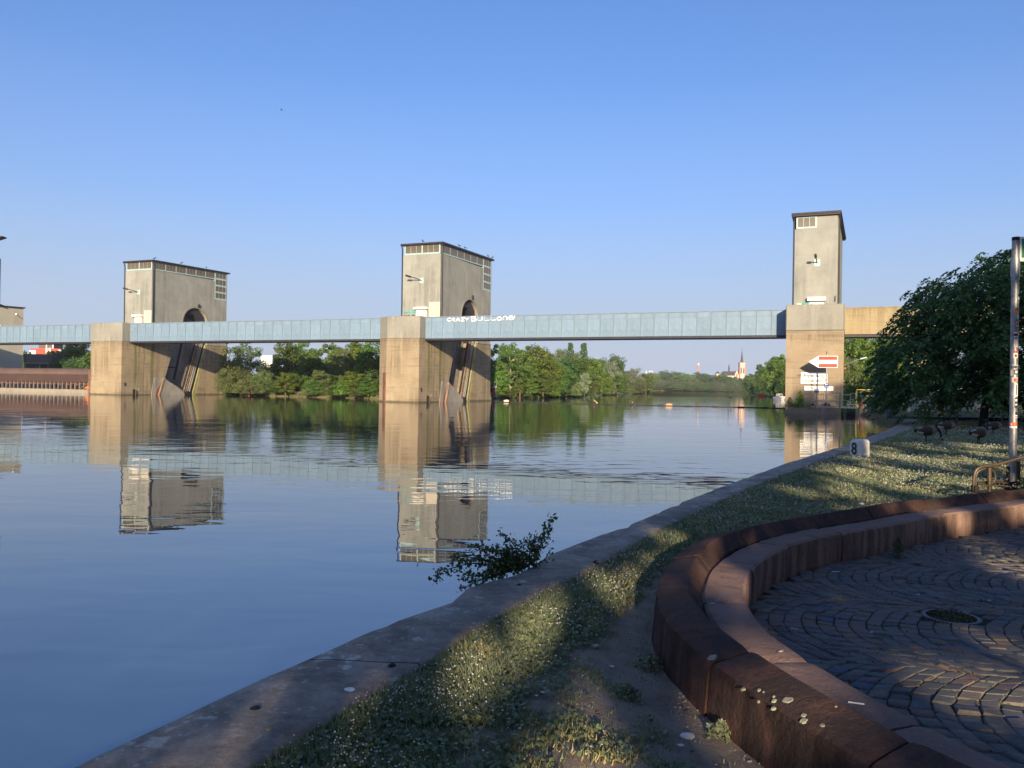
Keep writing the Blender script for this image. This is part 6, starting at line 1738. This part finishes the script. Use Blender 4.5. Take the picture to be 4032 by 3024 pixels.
for k in range(12): m.box(-1.2, 4.4, -.006, .006, 0.1 + k * .12, 0.115 + k * .12)
for k in range(56): m.box(-1.2 + k * .1, -1.19 + k * .1, -.005, .005, 0.05, 1.5)
m.build('fence_mesh', M['green'], GF)
m = MB(); m.tube([(0.35, -0.4, -0.05), (0.75, -0.4, 1.15)], 0.05, 6)
props(m.build('leaning_stake', M['yellow'], None, loc=(25.9, 57.0, 0.8)), 'pale yellow stake leaning beside the green mesh fence', 'stake')
m = MB(); m.box(-.8, .9, -.5, .5, -.1, 1.05); props(m.build('concrete_post_block', M['conc_dark'], None, loc=(28.4, 60.5, 0.85)), 'dark square block carrying a white gull beyond the quay end', 'block')
small_bird((27.9, 60.4, 1.9), 2.6, 'white gull sitting on the dark block beyond the quay end', 'white', s=1.3, name='gull')
WF = empty('board_fence', (32.6, 64, 0.95), -0.15, 'weathered grey board fence behind the geese, below the big tree', 'fence')
rr = random.Random(4)
bmb_ = [MB().box(-.085, .085, -.012, .012, 0, 1.75 + rr.uniform(-.06, .06)).mesh('fence_board', M['wood_fence']) for _ in range(4)]
for k in range(34):
    b = link('fence_board', bmb_[k % 4], WF, (k * .185, rr.uniform(-.01, .01), 0)); b.rotation_euler = (0, rr.uniform(-.012, .012), 0)
for z in (0.4, 1.4):
    m = MB(); m.box(-.1, 6.3, .02, .07, z, z + .1); m.build('fence_rail', M['wood_fence'], WF)
m = MB(); m.box(-.32, -.16, -.1, .1, -.1, 2.9); m.build('gate_post', M['white_dirty'], WF)
bl = at(3706, 1650, 55)
m = MB(); m.lathe([(.2, -.1), (.2, .2)], 14, mi=0); m.lathe([(.21, .2), (.25, .3), (.24, .42), (.12, .46)], 14, mi=1)
props(m.build('mooring_bollard', [M['black'], M['yellow']], None, loc=(bl.x, 55, 0.8)), 'short black mooring bollard with a yellow head on the lawn behind the geese', 'bollard')
lt = at(3724, 1146, 60)
SL = empty('street_lamp', (lt.x, 60, 0.9), 0, 'grey street lamp arm reaching out of the big tree against the sky', 'street lamp')
hz = lt.z - 0.9
m = MB(); m.tube([(0, 0, 0), (0, 0, hz)], [0.09, 0.06], 8); m.build('lamp_post', M['grey_steel'], SL)
m = MB(); m.tube([(0, 0, hz), (-.2, 0, hz + .06), (-.7, 0, hz + .06)], 0.035, 6); m.build('lamp_arm', M['grey_steel'], SL)
m = MB(); m.obox((-1.05, 0, hz + .07), (1, 0, -0.03), (0, 1, 0), (0, 0, 1), .38, .1, .04); m.build('lamp_head', M['white_dirty'], SL, bevel=0.02)
# lamp on the hidden side of the bank pier
m = MB(); m.tube([(6.0, -1.8, 5.3), (6.8, -2.0, 5.7), (7.7, -2.1, 6.05)], 0.05, 6); pl = m.build('side_lamp_arm', M['grey_steel'], RP)
m = MB(); m.obox((8.05, -2.1, 6.15), (1, 0, .25), (0, 1, 0), (-.25, 0, 1), .34, .14, .07); m.build('lamp_head', M['frame'], pl)
m = MB(); m.lathe([(.09, 0), (.1, .12), (.04, .18)], 8, c=(6.2, -2.4, 4.95)); m.build('signal_lamp', M['orange'], RP)

# plants on the landing
def weed(name, px, py, Y, H, Rr, mat, label, seed, n=900, leaf=0.12, cat='bush', z=None):
    p = at(px, py, Y)
    o = empty(name, (p.x, Y, p.z if z is None else z), 0, label, cat)
    rg = np.random.default_rng(seed)
    h = rg.random(n); a = rg.uniform(0, 6.28, n); r_ = Rr * (1 - h) ** 0.7 * np.sqrt(rg.random(n)) * (0.75 + 0.5 * np.sin(a * 3 + seed) ** 2)
    P = np.stack([r_ * np.cos(a), r_ * np.sin(a), H * h], 1)
    Nn = rg.normal(size=P.shape) * 0.6 + np.array([0, -.3, .7]); Nn /= np.linalg.norm(Nn, axis=1)[:, None]
    V, F = leaf_quads(P, Nn, leaf, 0.5, rg)
    link('foliage', np_mesh('foliage', V, F, M[mat], {'leaf_rand': rg.random(n)}), o)
    m = MB()
    for k in range(6):
        aa = k * 1.1; m.tube([(0, 0, 0), (Rr * .3 * math.cos(aa), Rr * .3 * math.sin(aa), H * .45), (Rr * .4 * math.cos(aa), Rr * .4 * math.sin(aa), H * .8)], 0.012 * H, 5)
    m.build('stems', M['bark'], o)
    return o
lp = wt(-4.9, -6.0)
weed('buddleia_bush', 3150, 1600, lp.y, 1.75, 0.7, 'leaf_c', 'green bush growing on the landing at the foot of the right pier', 3, 1400, 0.17, z=0.68)
weed('dry_weeds', 3110, 1600, lp.y + .3, 0.7, 0.5, 'leaf_b', 'yellowish low weeds left of the bush on the landing', 4, 500, 0.12, cat='weeds', z=0.68)
weed('hanging_weeds', 3200, 1610, lp.y - .4, 0.6, 0.75, 'leaf_c', 'low green weeds hanging over the landing edge right of the bush', 6, 700, 0.13, cat='weeds', z=0.5)
weed('seedling_weed', 3536, 2128, 9.05, 0.22, 0.09, 'leaf_rose', 'small green weed growing up the dark seat front at the far side', 7, 160, 0.035, cat='weeds', z=FZ)
weed('edge_weed', 3960, 2945, 3.35, 0.14, 0.14, 'leaf_rose', 'feathery green weed between the seat and the cobbles at bottom right', 8, 700, 0.03, cat='weeds', z=FZ)
weed('roadside_shrub', 4075, 1985, 12.2, 0.75, 0.28, 'leaf_rose', 'green shrub cut off by the right edge beside the bicycle rack', 9, 900, 0.07, z=0.7)
for i, (px, py, sz, lab) in enumerate(((2700, 2330, .09, 'tuft of yellow green leaves in the turf beside the bench curve'), (2560, 2620, .10, 'dark green grass tuft against the outer bench wall'), (2840, 2880, .09, 'yellowish tuft at the foot of the outer bench wall near the bottom'), (2470, 2760, .09, 'grass tuft on the worn earth left of the bench wall'))):
    p = onz(px, py, 0.66)
    weed('grass_tuft', px, py, p.y, sz, sz * 1.2, 'blade', lab, 20 + i, 420, 0.03, cat='grass tuft', z=lz(p.x, p.y) - .01)

# ------------------------------------------------------------------ small litter
M['paper'] = pm('white_paper', (0.72, 0.71, 0.70), 0.7, 0.06, 20)
M['tan_leaf'] = pm('dry_leaf', (0.32, 0.19, 0.10), 0.8, 0.35, 20)
M['pebble'] = pm('grey_pebble', (0.36, 0.33, 0.29), 0.9, 0.25, 10)
def butt(px, py, z, L, rz, label, r_=0.004, mat='paper'):
    p = onz(px, py, z + r_)
    m = MB(); m.tube([(-L / 2, 0, 0), (L / 2, 0, 0)], r_, 8)
    return props(m.build('cigarette_butt', M[mat], None, loc=p, rz=rz, smooth=True), label, 'cigarette butt', 'cigarette ends lying about')
zc2 = lambda x, y: (2900 + x * .5118, 2000 + y * .5118)
butt(*zc2(920, 1503), 0.882, 0.075, -0.35, 'large white cigarette end on the seat, close to the bottom right', 0.0055)
butt(*zc2(447, 928), FZ, 0.06, -0.6, 'white cigarette end on the cobbles near the left curve of the seat')
butt(*zc2(762, 490), FZ, 0.08, 0.0, 'white cigarette end on the cobbles before the dark seat front')
butt(*zc2(1720, 735), FZ, 0.07, 0.1, 'tan cigarette end on the cobbles behind the steel ring', mat='tan_leaf')
butt(*zc2(1395, 665), FZ, 0.04, 0.4, 'tiny white cigarette end on the cobbles left of the steel ring')
butt(*Z5(547, 645), 0.882, 0.03, 0.2, 'short white butt on the shaded seat at the tight curve', 0.005)
butt(2412, 2485, 0.66, 0.05, -0.4, 'orange tipped butt on the earth outside the bench', 0.005, 'orange')
def flake(px, py, z, s, rz, label, mat='tan_leaf', name='dry_leaf', cat='leaf', group=None, seed=0):
    p = onz(px, py, z)
    rr = random.Random(seed)
    V = []; nn = 7
    for i in range(nn + 1):
        t_ = i / nn; w_ = s * 0.32 * math.sin(math.pi * min(max(t_, .03), .97)) ** 0.8
        c_ = s * (t_ - .5); zz = s * 0.28 * (abs(t_ - .5) ** 1.5) + rr.uniform(0, .1) * s
        V += [(c_, -w_ * rr.uniform(.8, 1.1), zz + w_ * .5), (c_, 0, zz), (c_, w_ * rr.uniform(.8, 1.1), zz + w_ * .4)]
    F = []
    for i in range(nn):
        F += [(3 * i, 3 * i + 1, 3 * i + 4, 3 * i + 3), (3 * i + 1, 3 * i + 2, 3 * i + 5, 3 * i + 4)]
    m = MB(); m.add(V, F)
    return props(m.build(name, M[mat], None, loc=p + Vector((0, 0, .004)), rz=rz), label, cat, group)
flake(*zc2(345, 1118), 0.882, 0.04, 0.2, 'pale dry leaf on the sunlit seat', 'white_dirty', seed=1)
flake(*zc2(1385, 440), FZ, 0.13, -0.4, 'long tan leaf on the cobbles at the far side', seed=2)
flake(*zc2(1945, 720), FZ, 0.05, 0.2, 'pale leaf on the cobbles right of the steel ring', 'white_dirty', seed=3)
flake(*zc2(1040, 965), FZ, 0.035, 0.5, 'white scrap on the cobbles before the steel ring', 'paper', name='paper_scrap', cat='paper', seed=4)
zb8 = lambda x, y: (1700 + x * .5425, 2400 + y * .5425)
for k in range(34):
    px = rr.uniform(1780, 2830); py = rr.uniform(2560, 3000)
    p = onz(px, py, .66)
    if p.x < xin(p.y) + .15 or bench_dist([p.x], [p.y])[0] < .1: continue
    flake(px, py, lz(p.x, p.y) + .008, rr.uniform(.025, .05), rr.uniform(0, 6.28), *rr.choice([('small curled tan leaf on the worn earth between quay and bench', 'tan_leaf'), ('small pale dry leaf on the worn earth between quay and bench', 'white_dirty'), ('small rust brown leaf on the worn earth between quay and bench', 'rust')]), group='dry leaves on the worn earth', seed=100 + k)
def stone(px, py, z, s, label, mat='pebble', seed=0, fl=0.55, group=None, name='stone'):
    p = onz(px, py, z)
    bm = bmesh.new(); bmesh.ops.create_icosphere(bm, subdivisions=2, radius=s / 2)
    rr = random.Random(seed)
    for v_ in bm.verts:
        k = 1 + 0.25 * mnoise.noise(v_.co * (2.2 / s) + Vector((seed, 0, 0)))
        v_.co = Vector((v_.co.x * k * 1.2, v_.co.y * k, v_.co.z * k * fl))
    me = bpy.data.meshes.new(name); bm.to_mesh(me); bm.free(); me.materials.append(M[mat])
    return props(link(name, me, None, p + Vector((0, 0, s * fl * .3)), rr.uniform(0, 3)), label, 'stone', group)
stone(*zb8(1855, 940), 0.64, 0.07, 'pale tan stone on the earth beside the bench wall', 'white_dirty', 1)
stone(*zb8(2006, 858), 0.65, 0.022, 'small white pebble at the foot of the bench wall', 'paper', 2)
stone(*zb8(1190, 272), 0.68, 0.045, 'flat grey stone in the turf left of the bench', 'pebble', 3)
stone(*zb8(560, 985), 0.68, 0.045, 'pale stone in the grass near the bottom centre', 'pebble', 4)
stone(*zb8(470, 1090), 0.68, 0.03, 'small pale stone at the very bottom of the photo', 'pebble', 5)
zb6 = lambda x, y: (200 + x * .7685, 2200 + y * .7685)
stone(*zb6(1532, 672), QZ, 0.055, 'flat white chip lying on the quay', 'paper', 6, 0.18)
stone(*zb6(1050, 772), QZ, 0.05, 'black dropping on the lichened quay edge', 'black', 7, 0.5, name='dropping')
stone(*zb6(1747, 552), QZ, 0.04, 'dark brown dropping on the quay near the turf', 'bark_dark', 8, 0.6, name='dropping')
stone(*zb6(1118, 880), QZ, 0.03, 'small tan pebble in the middle of the quay', 'wood_float', 9)
stone(1600 + 1270 * .5877, 1900 + 540 * .5877, QZ, 0.055, 'dark dropping on the quay beside the rose bush', 'bark_dark', 10, 0.6, name='dropping')
stone(1600 + 755 * .5877, 1900 + 690 * .5877, QZ, 0.04, 'black dropping on the quay below the rose bush', 'black', 11, 0.5, name='dropping')
stone(2393, 2115, 0.72, 0.03, 'white scrap in the turf beyond the bench, left', 'paper', 12, 0.4, name='paper_scrap')
stone(3393, 1986, 0.75, 0.075, 'white crumpled scrap in the turf behind the far bench', 'paper', 13, 0.5, name='paper_scrap')
# gravel along the trodden foot of the bench wall
gv = np.random.default_rng(5); n = 1500
i_ = gv.integers(0, len(SP), n); o = 0.70 + 0.28 * gv.random(n) ** 1.5
P2 = SP[i_] + NO[i_] * o[:, None] + gv.normal(size=(n, 2)) * .02
rad = 0.0035 + 0.007 * gv.random(n) ** 3
C = np.column_stack([P2, lawn_z(P2[:, 0], P2[:, 1]) + rad * .4])
V = (C[:, None, :] + (O6 * np.array([1.2, .9, .7]))[None] * rad[:, None, None]).reshape(-1, 3)
F = (fa[None] + (np.arange(n) * 6)[:, None, None]).reshape(-1, 3)
props(link('gravel', np_mesh('gravel', V, F, M['pebble'])), kind='stuff')

# ------------------------------------------------------------------ the big drooping tree on the lawn
TY = 41.5
tb = at(3872, 1690, TY)
BT = empty('lawn_tree', (tb.x, TY, lz(tb.x, TY)), 0, 'big dark green tree with drooping sprays over the end of the quay', 'tree')
bo = BT.location.copy()
rg = np.random.default_rng(2024)
N = 8600
C = []
cen = np.array([27.4, 42.0, 4.9]); rad3 = np.array([8.0, 6.0, 5.4])
def crown_ok(p):
    q = (p - cen) / rad3
    lump = 1 + 0.42 * mnoise.noise(Vector(p * 0.42)) + 0.30 * mnoise.noise(Vector(p * 1.1))
    d = np.linalg.norm(q) / lump
    return d
hem = lambda x: np.interp(x, [18, 20.3, 21.4, 22.4, 23.2, 24.5, 26, 40], [1.9, 1.3, 0.8, 1.1, 2.3, 2.5, 1.6, 1.4])
while len(C) < N:
    p = cen + rad3 * rg.uniform(-1.15, 1.15, 3)
    d = crown_ok(p)
    if d > 1.0 or p[2] < hem(p[0]) + .3 * rg.random() + .45 * mnoise.noise(Vector((p[0] * 1.3, p[1], 0))): continue
    if p[0] < 19.7: continue
    if p[2] > np.interp(p[0], [19, 20.4, 21.2, 21.6, 23, 25, 27], [3.2, 4.9, 5.4, 7.2, 8.3, 9.6, 10.8]): continue
    if d < 0.55 and rg.random() < 0.55: continue
    # whole sprays missing here and there so the sky shows through
    if mnoise.noise(Vector(p * 0.62) + Vector((7, 3, 1))) < -0.24: continue
    C.append(p)
C = np.array(C)
K = 15
a = rg.uniform(0, 6.28, N)
outd = (C - cen); outd[:, 2] = 0; outd /= np.linalg.norm(outd, axis=1)[:, None] + 1e-6
dirs = outd * 0.8 + np.stack([np.cos(a), np.sin(a), np.zeros(N)], 1) * 0.6
dirs /= np.linalg.norm(dirs, axis=1)[:, None]
L = rg.uniform(0.38, 0.75, N)
t_ = (np.arange(K) // 2 + 0.5) / (K / 2)
sd = np.where(np.arange(K) % 2 == 0, 1.0, -1.0)
P = C[:, None, :] + dirs[:, None, :] * (t_[None, :, None] * L[:, None, None])
P[:, :, 2] -= (t_[None, :] ** 1.7) * L[:, None] * 0.75
lat = np.stack([-dirs[:, 1], dirs[:, 0], np.zeros(N)], 1)
P = P + lat[:, None, :] * (sd[None, :, None] * 0.085) + rg.normal(size=P.shape) * 0.012
P = P.reshape(-1, 3)
Nn = np.array([0, 0, 1.0]) + rg.normal(size=P.shape) * 0.55 + np.repeat(dirs, K, 0) * 0.35
Nn /= np.linalg.norm(Nn, axis=1)[:, None]
V, F = leaf_quads(P - np.array(bo), Nn, 0.21, 0.58, rg)
lr = np.clip(0.6 * np.repeat(rg.random(N), K) + 0.4 * rg.random(N * K), 0, 1)
link('crown', np_mesh('crown', V, F, M['leaf_near'], {'leaf_rand': lr}), BT)
m = MB(); m.tube([(0, 0, -.2), (0.02, 0, .5), (0.1, 0, 1.6), (0.25, 0, 3.0), (0.8, 0.1, 5.0), (1.6, .2, 8)], [.26, .2, .17, .16, .12, .05], 10)
m.build('trunk', M['bark_dark'], BT, smooth=True)
for k in range(15):
    rr = random.Random(k)
    z0_ = rr.uniform(1.8, 5.5); an = rr.uniform(0, 6.28); Lk = rr.uniform(3, 6)
    b = Vector((0.12 + 0.1 * z0_, 0, z0_)); e = b + Vector((math.cos(an) * Lk, math.sin(an) * Lk * .7, rr.uniform(-.4, 2.5)))
    md = (b + e) / 2 + Vector((0, 0, rr.uniform(.4, 1.0)))
    m = MB(); m.tube([tuple(q) for q in catmull([b, md, e, e + Vector((math.cos(an) * .8, math.sin(an) * .6, -.7))], 5)], [0.09 * (1 - i / 18) for i in range(16)], 6); m.build('limb', M['bark_dark'], BT, smooth=True)

# ------------------------------------------------------------------ shade trees standing behind the photographer
# leaves cut away along sun rays shape the light patches on bench and lawn
spots = []
def sp_(p, r, ly=None): spots.append((np.array(p), r * 1.05 + 0.03, (r * 1.2 + 0.08 if ly is None else ly)))
for (x, y, r) in [(40, 880, .30), (150, 915, .28), (260, 940, .28), (360, 960, .28), (460, 985, .28), (560, 1000, .3), (680, 1010, .38), (800, 1045, .40), (900, 1085, .38), (980, 1110, .3), (1060, 1080, .35), (1150, 1020, .4), (1280, 1010, .38), (1400, 1020, .35), (1520, 1030, .35), (980, 1000, .38), (840, 960, .34), (700, 920, .28), (560, 895, .2), (1360, 1140, .2), (90, 1060, .2), (200, 1050, .2), (1250, 980, .3), (1110, 970, .3)]:
    sp_(onz(3300 + x * .3315, 1550 + y * .3315, 0.74), r)
for (x, y, z, r, ly) in [(600, 505, .88, .22, .42), (680, 530, .88, .14, .3), (965, 985, .88, .22, .40), (1010, 1010, .88, .14, .3), (960, 1165, .95, .12, .2), (880, 1130, .96, .07, .12), (790, 1225, .83, .10, .28), (690, 1370, .70, .10, .3),
        (1900, 215, .74, .20, .35), (1960, 200, .78, .12, .25), (1730, 140, .88, .20, .4), (1640, 130, .92, .16, .3), (1500, 118, .98, .10, .2), (2230, 135, .85, .3, .5),
        (2080, 1130, .55, .12, .25), (1980, 1080, .55, .09, .22), (1890, 1045, .55, .06, .15), (2180, 1190, .55, .14, .25), (2212, 1090, .55, .12, .2), (2200, 920, .55, .12, .2), (1760, 1110, .55, .06, .12), (1850, 1145, .55, .05, .12), (2060, 370, .55, .14, .3), (2150, 430, .55, .16, .3), (2230, 490, .55, .18, .3), (1990, 310, .55, .10, .25), (2220, 390, .55, .2, .3), (1050, 555, .55, .08, .15), (730, 590, .7, .06, .2),
        (460, 303, .70, .10, .22), (525, 300, .70, .07, .16)]:
    p = onz(*Z5(x, y), z); sp_(p, r, ly)
for (x, y, r) in [(1330, 660, .10), (1380, 730, .08), (900, 960, .07), (820, 900, .07)]:
    sp_(onz(1600 + x * .5877, 1900 + y * .5877, 0.71), r)
for (x, y, r) in [(850, 1090, .09), (970, 1080, .10), (1090, 1090, .10), (1190, 1070, .09), (1240, 1010, .06), (350, 250, .05), (430, 330, .05), (250, 420, .06)]:
    sp_(onz(1700 + x * .5425, 2400 + y * .5425, 0.68), r)
for z in (0.95, 1.3, 1.7, 2.1, 2.5, 3.6, 4.3): sp_(pb + Vector((0, 0, z)), .085, 0.7)
for (x, y) in [(1700, 880), (1800, 950), (1950, 1030), (1900, 1060), (1720, 1080), (2080, 790), (1620, 950)]: sp_(ZR(x, y), .12, 0.4)
rl = np.random.default_rng(8)
for _ in range(90):      # extra gaps cut at random to sun half the turf behind the bench
    yy_ = rl.uniform(13.2, 27); xx_ = xin(yy_) + rl.uniform(0.2, 9) * (1 if yy_ > 13 else .5)
    sp_(Vector((xx_, yy_, lz(xx_, yy_))), rl.uniform(.12, .4), rl.uniform(.3, .8))
for _ in range(7):  # small gaps cut to drop flecks of sun near the quay
    yy_ = rl.uniform(2.8, 10); xx_ = xin(yy_) + rl.uniform(-0.4, 0.9)
    sp_(Vector((xx_, yy_, .71)), rl.uniform(.03, .12), rl.uniform(.08, .3))
SPP = np.array([s[0] for s in spots]); SPR = np.array([s[1] for s in spots]); SPL = np.array([s[2] for s in spots]); TS = np.array(TOSUN)
def shade_tree(x, y, H, Rr, z0, seed, label, ncl=130, per=300, leaf=0.36, mar=0.14):
    P, D, ids, rg = crown_pts(seed, H, Rr, z0, 'round', ncl, per, Rr * 0.27)
    Pw = P + np.array([x, y, 0.6])
    keep = np.ones(len(Pw), bool)
    side = np.cross(TS, (0, 0, 1.0)); side /= np.linalg.norm(side); upv = np.cross(side, TS)
    for c_, r_, l_ in zip(SPP, SPR, SPL):
        v_ = Pw - c_
        keep &= ~((((v_ @ side) / (r_ + mar)) ** 2 + ((v_ @ upv) / (l_ * 0.216 + mar)) ** 2 < 1) & (v_ @ TS > 0))  # drops leaves that would block the sun from a chosen spot
    P = P[keep]; D = D[keep]
    Nn = D + rg.normal(size=D.shape) * 0.7; Nn /= np.linalg.norm(Nn, axis=1)[:, None]
    V, F = leaf_quads(P, Nn, leaf, 0.62, rg)
    t = empty('shade_tree', (x, y, 0.6), 0, label, 'tree', 'shade trees behind the photographer')
    link('crown', np_mesh('crown', V, F, M['leaf_shade'], {'leaf_rand': rg.random(len(P))}), t)
    link('trunk', trunk_mesh('trunk', seed, H, Rr, z0, 0.3, M['bark']), t)
for i, (x, y, H, Rr, z0) in enumerate([(-8, -17, 17, 6.0, 2.2), (2, -15, 18, 6.5, 2.0), (12, -14, 20, 7, 2.2), (23, -11, 22, 7.5, 2.5), (34, -6, 22, 7.5, 2.5), (6, -31, 22, 7.5, 3), (18, -34, 26, 8.5, 3), (31, -34, 26, 9, 3), (45, -28, 27, 9, 3)]):
    shade_tree(x, y, H, Rr, z0, 300 + i, label='leafy tree out of view, ' + ['far left of', 'just left of', 'straight behind', 'right behind', 'right of', 'second row left behind', 'second row behind', 'second row right behind', 'far right behind'][i] + ' the camera', **(dict(per=560, leaf=0.26, mar=0.07) if i in (1, 2) else {}))

# ------------------------------------------------------------------ thin morning haze over the river
g = NG('thin_haze')
pv = g.n('ShaderNodeVolumePrincipled')
pv.inputs['Color'].default_value = (0.86, 0.90, 1.0, 1)
pv.inputs['Density'].default_value = 0.00012
pv.inputs['Anisotropy'].default_value = 0.0
g.l(pv.outputs[0], g.out.inputs['Volume'])
m = MB(); m.box(-900, 900, -70, 1900, -3.0, 75.0)
props(m.build('haze', g.m), kind='stuff')
